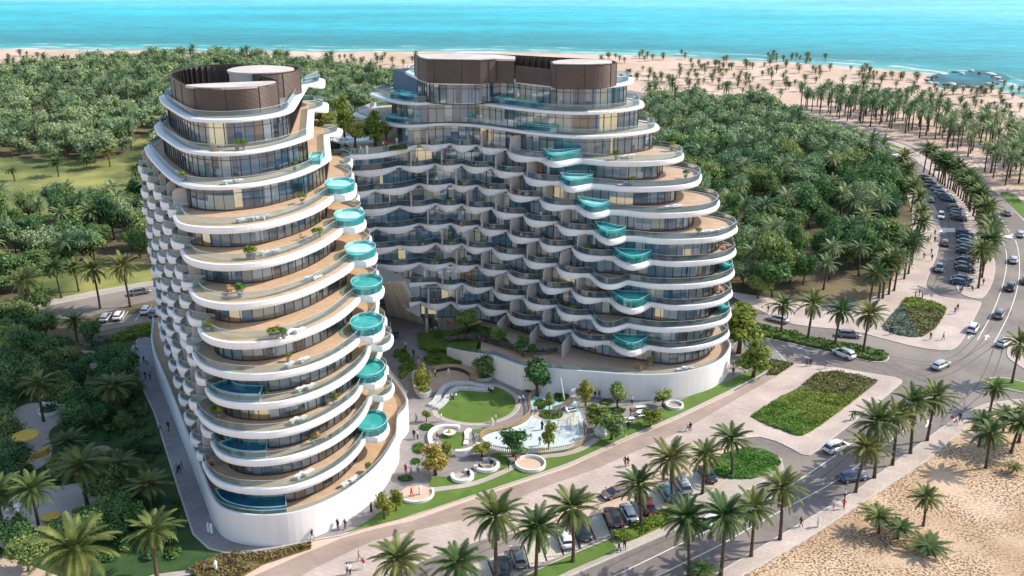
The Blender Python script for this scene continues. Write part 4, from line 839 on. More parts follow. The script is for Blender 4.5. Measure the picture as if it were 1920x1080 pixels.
for i,(h,ln,nf,pr) in enumerate(((8.0,4.0,36,11),(6.8,3.7,34,11),(9.0,4.1,38,11),(3.7,3.3,34,9))):
    V,mi=palm_crown(nf,pr,ln,40+i,dry=3,wide=.13 if i<3 else .2); V=V+np.array([0,0,h]); tk=palm_trunk(h,.24,.18,(0,0),i,6,4)
    tv=np.array(tk.v); tf=[f for f in tk.f if len(f)==4]
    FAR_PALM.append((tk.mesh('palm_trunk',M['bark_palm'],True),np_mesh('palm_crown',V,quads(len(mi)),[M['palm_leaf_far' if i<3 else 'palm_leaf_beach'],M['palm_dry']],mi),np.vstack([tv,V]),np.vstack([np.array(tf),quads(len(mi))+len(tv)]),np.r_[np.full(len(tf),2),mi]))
def leaf_cloud(lobes, n, size, seed, flat=.0):
    """leaf-sized faces spread through the outer shell of several overlapping lobes"""
    g=np.random.default_rng(seed); L=np.array(lobes); wgt=L[:,3]**2; idx=g.choice(len(L),n,p=wgt/wgt.sum())
    d=g.normal(size=(n,3)); d/=np.linalg.norm(d,axis=1)[:,None]; d[:,2]=np.where(d[:,2]<-.45,-d[:,2]*.6,d[:,2])
    rad=L[idx,3]*(1+g.normal(-.06,.2,n)); lump=1+.16*np.sin(d[:,0]*7+idx)*np.sin(d[:,1]*6+idx*2)*np.cos(d[:,2]*5)
    c=L[idx,:3]+d*(rad*lump)[:,None]*np.array([1,1,.85])
    nn=d+g.normal(0,.55,(n,3)); nn/=np.linalg.norm(nn,axis=1)[:,None]
    a=np.cross(nn,g.normal(size=(n,3))); a/=np.linalg.norm(a,axis=1)[:,None]; b=np.cross(nn,a)
    s=(size*g.uniform(.6,1.3,n))[:,None]; 
    V=np.stack([c-a*s,c-b*s*.55,c+a*s,c+b*s*.55],axis=1).reshape(-1,3); return V
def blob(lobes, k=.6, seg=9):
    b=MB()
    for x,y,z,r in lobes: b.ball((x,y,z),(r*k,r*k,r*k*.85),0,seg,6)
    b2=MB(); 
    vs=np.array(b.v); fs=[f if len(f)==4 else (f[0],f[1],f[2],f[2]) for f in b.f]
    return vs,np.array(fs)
def make_lobes(r,h,n,seed,tall=1.0):
    g=random.Random(seed); L=[(0,0,h,r*.62)]
    for i in range(n):
        a=i*2.4+g.uniform(-.3,.3); q=r*g.uniform(.42,.62); L.append((q*math.cos(a),q*math.sin(a),h+g.uniform(-.4,.5)*r*tall,r*g.uniform(.26,.56)))
    for i in range(int((tall-1)*6)): L.append((g.uniform(-.2,.2)*r,g.uniform(-.2,.2)*r,h+r*(.5+.35*i),r*(.5-.1*i)))
    return L
def broadleaf(r,h,n,seed,leaf,size,mats,tall=1.0,nlobe=8):
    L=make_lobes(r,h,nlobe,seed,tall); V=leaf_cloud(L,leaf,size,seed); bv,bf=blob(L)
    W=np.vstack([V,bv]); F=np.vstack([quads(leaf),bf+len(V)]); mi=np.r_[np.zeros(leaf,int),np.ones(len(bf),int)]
    crown=np_mesh('crown',W,F,mats,mi); t=MB(); t.tube([(0,0,0),(.06*r,0,h*.45),(0,.03*r,h*.8)],[.055*r+.06,.04*r+.05,.03*r],8)
    g=random.Random(seed)
    for i in range(6):
        a=i*1.05+g.uniform(-.2,.2); t.tube([(0,0,h*(.42+.05*i)),(r*.28*math.cos(a),r*.28*math.sin(a),h*.75),(r*.55*math.cos(a),r*.55*math.sin(a),h)],[.035*r+.02,.025*r+.02,.012*r+.01],6)
    return t.mesh('trunk',M['bark'],True),crown,(W,F,mi)
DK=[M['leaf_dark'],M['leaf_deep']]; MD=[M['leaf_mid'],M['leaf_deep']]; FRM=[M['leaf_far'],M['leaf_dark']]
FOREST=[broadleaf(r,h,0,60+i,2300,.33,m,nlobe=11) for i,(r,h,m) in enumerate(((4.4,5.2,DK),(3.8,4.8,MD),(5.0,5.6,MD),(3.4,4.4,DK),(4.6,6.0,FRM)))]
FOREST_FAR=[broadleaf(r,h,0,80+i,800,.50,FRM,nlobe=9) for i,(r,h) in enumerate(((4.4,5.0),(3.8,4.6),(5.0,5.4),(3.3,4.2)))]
OLIVE=[broadleaf(1.0,1.35,0,100+i,1000,.13,[M['leaf_olive'],M['hedge_green']],1.15+.35*(i%2),7) for i in range(4)]
GREEN=[broadleaf(1.0,1.35,0,110+i,1100,.13,[M['leaf_mid'],M['leaf_deep']],1.2,7) for i in range(2)]
def tree(name, meshes, x, y, z, s, label, cat, group=None, sz=None, parts=('trunk','crown'), rz=None):
    r_=empty(name,(x,y,z),label,cat,group,random.uniform(0,6.28) if rz is None else rz); r_.scale=(s,s,sz or s)
    if name=='palm_tree': r_.rotation_euler=(random.gauss(0,.028),random.gauss(0,.028),r_.rotation_euler[2])
    for nm,me in zip(parts,meshes): place(nm,me,r_)
    return r_
def palm(px,py,label,group='date palms',h=None,s=1.0,fn=None,z=0,var=None,fruit=False):
    x,y=(fn or P)(px,py,z); m=PALM_MESH[random.randrange(4) if var is None else var]
    t=tree('palm_tree',m,x,y,z,s,label,'palm tree',group,sz=s*(h or 1))
    if fruit: place('date_bunch',FRUIT,t)
    return t
GP='date palms beside the front parking bays and road'
for px,py,h,s,v,lab in ((740,1158,.95,1.0,0,'leftmost date palm on the strip, crown just above the bottom edge'),(858,1142,.9,1.02,1,'date palm left of the two dark cars, its trunk out of sight'),(930,1093,.97,1.06,2,'bushy date palm standing between two dark parked cars'),
    (1005,1083,.95,1.0,3,'date palm growing beside empty parking bays, left of the white saloon'),(1074,1054,.98,1.0,0,'date palm on grass strip beside white saloon and black car'),(1202,993,.95,.95,1,'date palm in hedge in front of the dark red parked car'),
    (1260,964,.98,.98,2,'date palm in front of the pale teal parked car'),(1317,926,.84,.95,3,'date palm left of the round green island by the black parked car'),(1372,893,.84,.98,1,'date palm rising from the round green planted island'),
    (1292,1079,.95,.98,2,'bright green date palm at road edge beside low hedge end'),(1351,1080,.98,1.05,0,'thick date palm in the bottom of the sand-side row'),(1408,1044,.95,.95,3,'slim date palm between thick palm and kerb on sand-side footway'),(1462,1013,1.0,1.02,1,'date palm opposite the round island on the sand-side footway'),
    (1604,924,.93,.95,0,'date palm directly beside the dark blue moving saloon'),(1639,897,1.0,1.05,2,'full-crowned date palm second after the blue saloon'),(1673,873,1.02,1.05,1,'date palm third after the blue saloon on footway'),(1707,851,1.02,1.05,3,'date palm fourth after the blue saloon on footway'),(1738,827,.95,1.0,0,'last date palm of the sand-side row, nearest the road junction'),
    (1316,1092,.32,.62,2,'short young palm at the road edge at the bottom')): palm(px,py,lab,GP,h,s,var=v)
GS='palms scattered on the sand'
for px,py,h,s,lab in ((1647,1000,.42,.78,'low palm, left of a close pair on the sand'),(1683,1010,.40,.7,'smaller low palm, right of a close pair on the sand'),(1731,986,.72,.76,'slender leaning palm standing alone on the sand'),(1741,1041,.2,.82,'stubby trunkless palm on the sand, nearest the camera'),
    (1848,878,.78,.95,'stout palm on sand with dead skirt near the footway bend'),(1835,838,.62,.9,'palm behind the stout palm close to footway bend'),(1895,850,.62,1.0,'dense palm at the right edge of the sand'),(1897,887,.3,.5,'tiny palm on the sand below the dense palm'),(1910,830,.7,1.0,'palm at the rear right edge of the sand'),(1880,812,.6,.8,'palm near the curved kerb of the sand'),
    (1856,772,.62,.9,'palm at the inside bend of the sand footway'),(1897,719,1.05,.95,'tall palm on the green verge by the junction')): palm(px,py,lab,GS,h,s)
for px,py,h,s,lab in ((1618,663,.9,1.0,'palm at the junction end of the hedged median'),(1565,651,.98,1.0,'second palm from the junction end of the median'),(1514,639,.95,1.08,'third palm of the median, behind the dark saloon'),(1464,627,.85,.95,'palm of the median nearest the courtyard tower')): palm(px,py,lab,'palms on the hedged median',h,s)
for px,py in ((1647,559),(1666,553),(1676,546),(1695,524),(1703,514),(1709,497),(1716,470),(1718,447),(1714,422),(1708,397),(1699,374),(1690,352),(1655,560),(1630,572)): palm(px,py,'date palm in the row between the wood and the parking road','palms along the west pavement of the parking road',random.uniform(.85,1.0),random.uniform(.95,1.1))
palm(1834,541,'big date palm at the near tip of the boulevard median','palms on the boulevard median',1.0,1.05)
for x,y in ((455,130),(508,178),(545,205),(585,230),(617,252),(648,285),(684,322),(714,358),(733,390),(765,440),(798,486),(815,520),(826,575),(838,630),(846,700),(846,770),(836,835),(808,500),(785,470),(740,405),(725,375),(700,340),(665,305),(628,265),(605,240),(565,220),(525,190),(490,165),(425,115),(380,95),(834,920),(842,860),(850,800),(855,730),(858,660),(850,600),(832,545)):
    palm(x,y,'date palm in the long row on the boulevard median','palms on the boulevard median',random.uniform(.8,.95),random.uniform(.95,1.1),fn=c13)
for x,y,h,s,lab,fr in ((215,930,.85,.95,'palm by the pavement left of the access road',0),(275,905,.75,.9,'palm in the small clearing beside the access road',0),(350,965,.98,1.0,'tall palm at the kerb of the access road',0),(455,960,1.1,1.05,'tallest palm at the kerb beside the grey saloon',0),(330,795,.85,.9,'tall pale-trunked palm with orange dates above the wood',1),
    (205,505,.55,1.0,'lone palm with thick trunk on the meadow',0),(475,535,.7,.95,'palm on the meadow beside the front tower',0),(52,520,.5,.9,'palm at the left end of the meadow',0),(305,482,.5,.9,'small palm on the far meadow edge',0),(385,470,.6,.9,'palm on the far meadow edge by the tower',0),(185,470,.55,.85,'palm on the far meadow edge, left',0),(110,1010,.95,1.1,'big palm left of the access road in the wood',0),(265,640,.6,1.0,'palm with orange dates between the trees beyond the road',1),(70,720,.6,1.0,'palm with orange dates at left within the wood',1)):
    palm(x,y,lab,'palms left of the front tower',h,s,fn=ct,fruit=bool(fr))
for x,y,h,s,lab,fr in ((340,805,.62,1.15,'palm with orange dates in the shaded garden',1),(160,935,1.0,1.0,'dark palm in front of the shaded garden terrace',0),(330,1290,.95,1.3,'large bright palm with orange dates in the bottom corner',1),(612,1085,.85,1.05,'palm at the bottom beside the curved path end',0),(170,478,.85,1.0,'dark palm beside the round white planter rings',0),
    (285,640,.5,1.0,'low dark palm beside yellow tables',0),(470,760,.6,1.0,'dark palm near the tower path, upper of a pair',0),(590,830,.55,1.0,'dark palm near the tower path, lower of a pair',0),(480,470,.7,1.05,'dark palm among the trees beside the tower path',0),(20,930,.8,1.0,'dark palm at the left edge of the garden',0),(300,165,.62,.95,'bright palm beside the left parking bays',0)):
    palm(x,y,lab,'palms in the shaded garden',h,s,fn=cb,fruit=bool(fr))
# woods
def scatter(poly, spacing, seed, keep=1.0, avoid=()):
    g=random.Random(seed); xs=[p[0] for p in poly]; ys=[p[1] for p in poly]; out=[]; y=min(ys); row=0
    while y<max(ys):
        x=min(xs)+(row%2)*spacing*.5
        while x<max(xs):
            q=(x+g.uniform(-.38,.38)*spacing,y+g.uniform(-.38,.38)*spacing)
            if g.random()<keep and inside(q,poly) and not any(inside(q,a) for a in avoid): out.append(q)
            x+=spacing
        y+=spacing*.87; row+=1
    return out
MEAD=[PTS(ct,[(-200,445),(60,448),(180,452),(330,462),(420,450),(500,360),(560,360),(560,560),(480,620),(300,625),(130,650),(-200,640)]),PTS(ct,[(130,830),(300,850),(470,800),(560,800),(600,1010),(300,1060),(-60,1080),(-60,950),(130,940)])]
TOWER_KEEP=[(-76,110),(-12,110),(45,150),(45,215),(-80,215)]
woodL=PTS(P,[(-320,150),(0,143),(120,138),(180,127),(300,122),(480,121),(620,131),(700,148),(810,165),(820,215),(640,300),(560,420),(300,520),(262,560),(160,580),(0,590),(-320,640)])
woodR=PTS(c7,[(-260,70),(-80,70),(60,90),(200,110),(300,150),(400,180),(500,215),(620,300),(690,360),(715,430),(690,540),(640,640),(600,700),(520,760),(430,790),(300,770),(100,760),(-40,740),(-300,560)])
LT=scatter(woodL,6.6,3,.93,MEAD+[TOWER_KEEP]); RT=scatter(woodR,6.1,4,.93,[TOWER_KEEP])
gapR=[c7(180,490),c7(300,660),c7(400,600)]
RT=[q for q in RT if all(math.hypot(q[0]-g_[0],q[1]-g_[1])>6 for g_ in gapR)]
BACK=(TOWER_KEEP[3][0],)
cand=[(q,'L') for q in LT]+[(q,'R') for q in RT]
cand.sort(key=lambda t:t[0][1])
far=[]; n_b=0; n_p=0
for (x,y),sd in cand:
    px=960+FPX*x/depth(x,y); vis=-60<px<1980
    side_='in the dense wood left of the front tower' if sd=='L' else 'in the dense wood beyond the courtyard tower'
    isp=random.random()<(.32 if y<330 else .2)
    if not vis: continue
    hidden = -82<x<-5 and 215<y<330 and sd=='L'
    if isp and n_p<75 and not hidden:
        n_p+=1; tree('palm_tree',FAR_PALM[random.randrange(3)][:2],x,y,0,random.uniform(.85,1.15),'feathery palm crown rising '+side_,'palm tree','palms '+side_)
    elif n_b<255 and not hidden and not isp:
        n_b+=1; m=random.choice(FOREST if y<300 else FOREST[1:]); tree('broadleaf_tree',m[:2],x,y,-.1,random.uniform(.55,1.15),'rounded dark green tree crown '+side_,'tree','trees '+side_,sz=random.uniform(.65,1.35))
    else: far.append((x,y,isp))
def merge(name, items, label, cat):
    Vs=[];Fs=[];Ms=[];o=0
    for (x,y,s,(V,F,mi)) in items:
        a=random.uniform(0,6.28); c_,s_=math.cos(a),math.sin(a); W=V*s; W=np.stack([W[:,0]*c_-W[:,1]*s_+x,W[:,0]*s_+W[:,1]*c_+y,W[:,2]],1); Vs.append(W); Fs.append(F+o); Ms.append(mi); o+=len(V)
    return Vs,Fs,Ms
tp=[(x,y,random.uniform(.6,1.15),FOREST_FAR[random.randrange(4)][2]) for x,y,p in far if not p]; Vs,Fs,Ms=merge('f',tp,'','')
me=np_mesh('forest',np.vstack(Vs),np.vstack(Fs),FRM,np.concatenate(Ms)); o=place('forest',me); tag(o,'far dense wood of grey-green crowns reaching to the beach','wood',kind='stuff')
fp=[(x,y,random.uniform(.85,1.2),(lambda t:(t[2],t[3],t[4]))(FAR_PALM[random.randrange(3)])) for x,y,p in far if p]
# palms between boulevard and beach
cq=crop(1282,38,2.061)
gr=PTS(cq,[(420,325),(600,325),(760,340),(900,370),(1050,405),(1250,440),(1400,520),(1400,700),(1230,650),(1170,590),(1050,510),(900,455),(760,425),(620,395),(480,365)])
bl=sorted(scatter(gr,5.6,9,.85),key=lambda q:q[1]); far_belt=[]
for i,(x,y) in enumerate(bl):
    if i<75: tree('palm_tree',FAR_PALM[i%3][:2],x,y,0,random.uniform(.85,1.15),'palm in the dense belt between boulevard and beach','palm tree','palms between the boulevard and the beach')
    else: far_belt.append((x,y,random.uniform(.85,1.15),(lambda t:(t[2],t[3],t[4]))(FAR_PALM[i%3])))
g=random.Random(5); bp_=[]; fp=fp+far_belt
beach=PTS(cf,[(60,245),(330,240),(420,262),(560,265),(720,275),(830,262),(1050,270),(1200,300),(1500,330),(1560,385),(1700,400),(1920,400),(2100,430),(2100,560),(1900,560),(1750,520),(1300,500),(1100,470),(900,445),(700,420),(380,420),(100,400)])
cl_c=PTS(cf,[(100,265),(240,255),(330,260),(420,300),(520,300),(640,300),(700,310),(740,300),(860,265),(920,265),(1010,270),(850,340),(900,390),(960,310),(1000,370),(1100,330),(1160,320),(1240,350),(1300,360),(1380,360),(1420,360),(1500,410),(1560,410),(1640,410),(1720,430),(1800,420),(1860,410),(1330,410),(1280,420),(1200,450),(1100,440),(1040,390),(700,370),(640,350),(560,340),(480,340),(460,380),(560,390),(620,380),(680,400),(770,420),(250,340),(300,350),(350,340),(200,350),(1640,470),(1740,480),(1850,500),(1400,470),(1500,480)])
for cx,cy in cl_c:
    for _ in range(g.randrange(3,8)): bp_.append((cx+g.gauss(0,8),cy+g.gauss(0,9)))
bp_+=[(x,y) for x,y in scatter(beach,17,8,.36)]
bp_+= [(x+g.gauss(0,3),y+g.gauss(0,3)) for x,y in scatter(PTS(P,[(600,118),(640,104),(780,108),(820,120),(780,150),(700,150)]),9,6,.55)]+scatter(PTS(P,[(-40,130),(30,102),(150,112),(130,135)]),9,6,.8)
bp_.sort(key=lambda q:q[1]); nb_=0
for i,(x,y) in enumerate(bp_):
    if nb_<20:
        nb_+=1; tree('palm_tree',FAR_PALM[3][:2],x,y,0,random.uniform(.5,.85),'small palm standing on the pale beach sand','palm tree','palms scattered on the beach')
    else: fp.append((x,y,random.uniform(.5,.85),(lambda t:(t[2],t[3],t[4]))(FAR_PALM[3])))
fb=[q for q in fp if q[3][0] is FAR_PALM[3][2]]; fp=[q for q in fp if q[3][0] is not FAR_PALM[3][2]]
Vs,Fs,Ms=merge('p',fb,'',''); o=place('palm_grove',np_mesh('palm_grove',np.vstack(Vs),np.vstack(Fs),[M['palm_leaf_beach'],M['palm_dry'],M['bark_palm']],np.concatenate(Ms))); tag(o,'tiny dark palms dotted over the pale beach','palms',kind='stuff')
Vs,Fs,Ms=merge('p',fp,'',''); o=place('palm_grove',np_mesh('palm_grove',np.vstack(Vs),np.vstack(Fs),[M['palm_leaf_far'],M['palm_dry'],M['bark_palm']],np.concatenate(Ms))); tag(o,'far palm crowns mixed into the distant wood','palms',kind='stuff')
# single trees
def bedz(x): return float(np.interp(x,[-19,-12.5,-5.9],[.3,1.2,4.22]))
def ptree(fn, sc_, bx, by, r, kind, label, z=0, cx=None, cy=None, group=None):
    if z=='bed':
        z=2.5
        for _ in range(8): z=bedz(fn(bx,by,z)[0])
    x,y=fn(bx,by,z); d=depth(x,y,z); rw=r/sc_*d/FPX
    rw*=1.3; h=(by-cy)/sc_*d/FPX*1.0 if cy else rw*1.7
    m={'o':OLIVE,'g':GREEN}[kind]; m=random.choice(m); hz=max(.8,min(1.5,h/(1.4*rw)))
    return tree('young_tree' if rw<2.6 else 'garden_tree',m[:2],x,y,z,rw,label,'tree',group,sz=rw*hz)
CT='young trees in the courtyard'
for bx,by,r,cy,kd,lab in ((885,385,60,275,'g','round green tree at the foot of the white courtyard wall'),(612,300,45,230,'g','tree right of the timber amphitheatre'),(305,375,36,290,'o','tall tree in the planter left of the amphitheatre'),(323,515,18,472,'o','thin sapling left of the oval lawn'),(370,785,60,715,'o','broad yellow-green tree beside the ring benches'),
    (1128,440,38,365,'o','upright tree above the splash pad near the wall'),(1182,545,50,465,'o','yellow-green tree at the right of the splash pad'),(1258,605,55,530,'g','round tree between splash pad and lawn verge'),(1290,450,40,370,'g','tree before the white wall, right of the play tower'),(1435,380,22,325,'g','slim sapling close to the white podium wall'),(1518,435,36,385,'g','tree near the far round sand ring'),(1455,535,40,480,'o','yellow-green tree among the picnic tables'),
    (940,655,32,570,'o','airy tree standing inside the splash pad'),(765,690,58,620,'g','bushy tree at the front fence of the splash pad'),(945,455,20,405,'o','sapling by the upper splash pad fence'),(110,1005,40,915,'o','pale tree beside the front podium wall, left of a pair'),(168,965,32,890,'o','pale tree beside the front podium wall, right of a pair'),(605,690,36,640,'o','yellow-green tree by the fence left end'),(428,705,28,652,'o','thin tree behind the white curved seat')):
    ptree(c6,2.7,bx,by,r,kd,lab,.12,cy=cy,group=CT)
for bx,by,r,cy,kd,z,lab in ((600,300,92,210,'g','bed','large dark tree at the head of the garden bed'),(855,400,46,290,'g','bed','tree in the middle of the garden bed, taller of two'),(912,385,32,300,'g','bed','slim tree in the middle of the garden bed'),(1080,485,58,375,'g','bed','bushy tree at the lower garden bed, left of a pair'),(1162,495,32,420,'g','bed','small tree at the lower garden bed, right of a pair'),(662,520,46,430,'g',.1,'tree against the sloping white wall'),(370,365,30,295,'g',.1,'small tree at the top of the planted steps')):
    ptree(cl,4.5,bx,by,r,kd,lab,z,cy=cy,group='trees along the sloping garden bed')
rf=crop(540,180,6)
for bx,by,r,cy,lab in ((755,575,100,385,'round yellow-green tree by the roof pool'),(985,560,115,360,'yellow-green tree in front of the timber roof canopy'),(640,480,90,215,'tall tree behind the roof pool'),(440,540,130,320,'wide yellow-green tree beside the front tower on the roof'),(1110,520,75,360,'small tree beside the glass pavilion on roof')):
    ptree(rf,6,bx,by,r,'o',lab,37.66,cy=cy,group='trees of the roof garden')
for px,py,r,lab in ((1385,662,34,'yellow-green tree at the right corner of the courtyard tower'),(1412,706,26,'lower yellow-green tree at the right corner of the courtyard tower'),(1378,640,20,'small tree behind the corner trees')): ptree(P,1,px,py,r,'o',lab,.12,cy=py-r*1.25)
for x,y,s,lab in ((215,795,1.15,'large round tree standing clear at the near edge of the wood'),(160,800,.75,'smaller dark tree beside the large round tree')):
    q=c7(x,y); tree('broadleaf_tree',FOREST[1][:2],q[0],q[1],0,s,lab,'tree','trees in the dense wood beyond the courtyard tower')
# shaded garden trees on the left
GG='dark trees of the shaded garden'
for x,y,s,v in ((100,380,1.0,0),(40,330,1.1,3),(30,560,.8,0),(330,470,.9,3),(300,520,.75,0),(240,300,.8,0),(200,260,.9,1),(470,330,.95,0),(510,300,.7,3),(440,280,.7,0),(130,250,.9,2),(60,230,1.1,1),(180,160,.75,2),(10,200,1.1,1),(60,690,.8,0),(10,660,.8,3),(420,800,.75,0),(470,850,.7,3),(380,500,.7,3),(-20,470,1.0,0),(90,130,.9,2),(520,900,.7,1),(350,900,.6,1),(110,1060,.8,1),(460,930,.6,2),(150,330,.8,1),(330,330,.7,0),(380,400,.75,3),(440,390,.7,0),(450,450,.6,0),(330,430,.6,3),(520,380,.6,0),(250,240,.7,0),(100,170,.9,1),(150,60,.8,2),(30,130,1.0,1),(420,260,.6,3),(490,520,.55,3),(520,600,.5,0),(400,690,.55,0),(540,700,.5,3),(560,800,.5,0),(610,900,.5,3),(640,960,.45,0),(250,700,.6,0),(230,960,.6,3),(60,980,.7,0),(430,880,.6,0),(20,760,.7,0),(350,960,.7,2)):
    q=cb(x,y); tree('garden_tree',FOREST[v][:2],q[0],q[1],-.1,s*.85,'dark leafy tree in the shaded garden beside the front tower','tree',GG)
for x,y,s,lab in ((362,190,.62,'airy tree with bare trunk beside the left parking bays'),(265,455,.8,'bare-trunked tree beside the round planter rings')):
    q=cb(x,y); tree('garden_tree',FOREST[3][:2],q[0],q[1],0,s,lab,'tree',GG,sz=s*1.25)
# hedges and planting beds: leafy masses over a soil body
def bedz(x): return float(np.interp(x,[-19,-12.5,-5.9],[.3,1.2,4.22]))
def bed(name, poly, z, h, mats, label, cat, dens=26, size=.2, kind=None, group=None):
    poly=ccw(poly); xs=[p[0] for p in poly]; ys=[p[1] for p in poly]; g=np.random.default_rng(int(abs(xs[0]*97+ys[0]*31))%9999)
    A=(max(xs)-min(xs))*(max(ys)-min(ys)); n=int(min(16000,A*dens*2.4)); pts=np.stack([g.uniform(min(xs),max(xs),n),g.uniform(min(ys),max(ys),n)],1)
    pts=np.array([p for p in pts if inside(p,poly)]); n=len(pts)
    zf=z if callable(z) else (lambda x: z)
    zz=np.array([zf(x) for x in pts[:,0]])+h*(.66+.34*np.sin(pts[:,0]*.8+1.9*np.sin(pts[:,1]*.7))*np.sin(pts[:,1]*.55+1.4*np.sin(pts[:,0]*.45)))*g.uniform(.6,1.15,n)
    c=np.c_[pts,zz]; nn=np.array([0,0,1.])+g.normal(0,.6,(n,3)); nn/=np.linalg.norm(nn,axis=1)[:,None]; a=np.cross(nn,g.normal(size=(n,3))); a/=np.linalg.norm(a,axis=1)[:,None]; b_=np.cross(nn,a); s=(size*g.uniform(.6,1.3,n))[:,None]
    V=np.stack([c-a*s,c-b_*s*.6,c+a*s,c+b_*s*.6],1).reshape(-1,3)
    m=MB(); ip=dedupe(offs(poly,-.08,True),.1)
    if callable(z): m.add([(x,y,zf(x)+h*.5) for x,y in ip],[tuple(range(len(ip)))])
    else: m.prism(ip,z-.05,z+h*.42); base=[(f if len(f)==4 else None) for f in m.f]
    me=bpy.data.meshes.new(name); vs=[tuple(v) for v in V]+m.v; fs=[tuple(q) for q in quads(n)]+[tuple(i+len(V) for i in f) for f in m.f]; me.from_pydata(vs,[],fs); me.materials.append(M[mats[0]]); me.materials.append(M[mats[0]]); me.polygons.foreach_set('material_index',[0]*n+[1]*len(m.f)); me.update()
    o=place(name,me); return tag(o,label,cat,group,kind)
lawnA=PTS(c8,[(560,290),(640,305),(718,326),(690,350),(640,390),(560,375),(470,368),(395,362),(490,292)])
lawnB=PTS(c8,[(395,362),(470,368),(560,375),(640,390),(600,420),(500,495),(450,480),(400,440),(320,410),(340,385)])
lawnC=PTS(c8,[(340,385),(320,410),(400,440),(450,480),(500,495),(430,536),(400,536),(300,500),(222,462)])
bed('planting_bed',lawnA,.13,.55,('hedge_brown','hedge_green'),'olive-brown low planting in the rear part of the plaza bed','planting bed',group='plaza bed planting')
bed('planting_bed',lawnB,.13,.45,('leaf_bright','hedge_green'),'bright green low planting in the middle of the plaza bed','planting bed',group='plaza bed planting')
bed('planting_bed',lawnC,.13,.35,('leaf_bright','hedge_green'),'vivid green grassy front corner of the plaza bed','planting bed',group='plaza bed planting')
bed('planting_bed',PTS(c12,[(240,85),(330,82),(480,125),(560,165),(545,210),(480,165),(330,160),(230,160),(205,140)]),.13,.55,('leaf_bright','hedge_green'),'bright green rear edge of the bed by the parking road','planting bed',size=.26,dens=16)
bed('planting_bed',PTS(c12,[(230,160),(330,160),(480,165),(545,210),(480,315),(380,382),(320,370),(300,280),(250,210)]),.13,.5,('hedge_brown','hedge_green'),'brown-green planting in the bed by the parking road','planting bed',size=.26,dens=16)
bed('planting_bed',PTS(c12,[(205,140),(230,160),(250,210),(300,280),(320,370),(380,382),(300,390),(180,370),(80,332),(62,300),(130,220)]),.13,.5,('hedge_silver','leaf_bright'),'silvery green left side of the bed by the parking road','planting bed',size=.26,dens=16)
bed('hedge',PTS(c8,[(160,92),(330,120),(480,160),(640,190),(735,208),(760,230),(740,244),(700,245),(620,227),(430,183),(240,140),(160,118)]),.14,.7,('hedge_green','hedge_green'),'long low hedge filling the median of the side road','hedge',size=.26,dens=16)
bed('hedge',PTS(c8,[(300,240),(392,258),(330,300),(290,300),(305,270)]),.13,.5,('hedge_brown','hedge_green'),'small hedge wedge by the right tower corner','hedge',size=.24)
bed('hedge',PTS(c11,[(105,800),(120,765),(300,700),(440,625),(560,575),(640,590),(540,690),(420,745),(300,800),(190,830)]),.13,.9,('leaf_bright','hedge_green'),'rounded green hedge between parking bays and road','hedge',dens=40)
bed('planting_bed',PTS(c11,[(880,220),(1000,130),(1190,92),(1300,105),(1400,155),(1430,215),(1350,290),(1200,330),(1050,330),(930,300)]),.14,.5,('leaf_bright','hedge_green'),'bright green planting on the rounded traffic island','planting bed',dens=30)
bed('hedge',PTS(z3,[(280,1055),(340,1020),(420,990),(520,985),(680,975),(745,955),(840,935),(845,955),(740,990),(620,1030),(520,1090),(330,1100)]),.05,.7,('hedge_brown','hedge_green'),'clipped brown-green hedge below the curved path end','hedge',dens=26)
bed('hedge',PTS(cb,[(420,170),(500,120),(590,100),(630,100),(620,125),(560,150),(480,165)]),.02,.8,('leaf_bright','hedge_green'),'bright hedge beside the left parking bays','hedge',size=.26,dens=16)
bed('hedge',PTS(cb,[(300,175),(380,150),(450,140),(430,165),(340,190)]),.02,.6,('hedge_silver','hedge_green'),'grey-green hedge strip along the left parking bays','hedge',size=.26,dens=16)
bed('hedge',PTS(cl,[(415,290),(560,330),(700,390),(820,430),(900,465),(990,500),(1110,540),(1370,520),(1375,545),(1120,560),(1000,530),(860,480),(720,440),(600,385),(440,320)],2.4),bedz,1.1,('lavender','hedge_green'),'purple-grey lavender hedge along the garden walk','hedge',dens=40)
for i,(q,lab) in enumerate((([(270,445),(400,435),(530,425),(540,445),(430,465),(275,480)],'second'),([(245,395),(330,380),(430,370),(445,395),(330,420),(230,430)],'uppermost'),([(245,505),(400,495),(560,480),(615,490),(600,510),(420,525),(260,535)],'third'),([(275,545),(400,540),(560,525),(655,530),(660,560),(480,560),(290,572)],'lowest'))):
    bed('hedge',PTS(cl,q),.1,1.0,('leaf_bright','leaf_deep'),lab+' of four curved hedges above the amphitheatre, right of the steps','hedge',dens=50)
for q,lab in (([(0,470),(100,455),(105,475),(0,510)],'uppermost'),([(40,520),(125,495),(130,515),(60,550)],'second'),([(40,600),(100,550),(160,530),(165,550),(110,580),(60,620)],'third'),([(40,650),(110,600),(180,575),(188,595),(120,630),(60,690)],'lowest')):
    bed('hedge',PTS(cl,q),.1,1.0,('leaf_bright','leaf_deep'),lab+' of four short curved hedges left of the courtyard steps','hedge',dens=60)
dd_=crop(640,520,3.176)
bed('hedge',PTS(dd_,[(205,470),(240,450),(275,560),(320,640),(330,720),(300,800),(270,800),(285,700),(260,620),(225,540)],2),1.8,1.6,('leaf_olive','hedge_green'),'yellow-green shrubs along the inner side of the front tower','hedge',dens=50,size=.25)
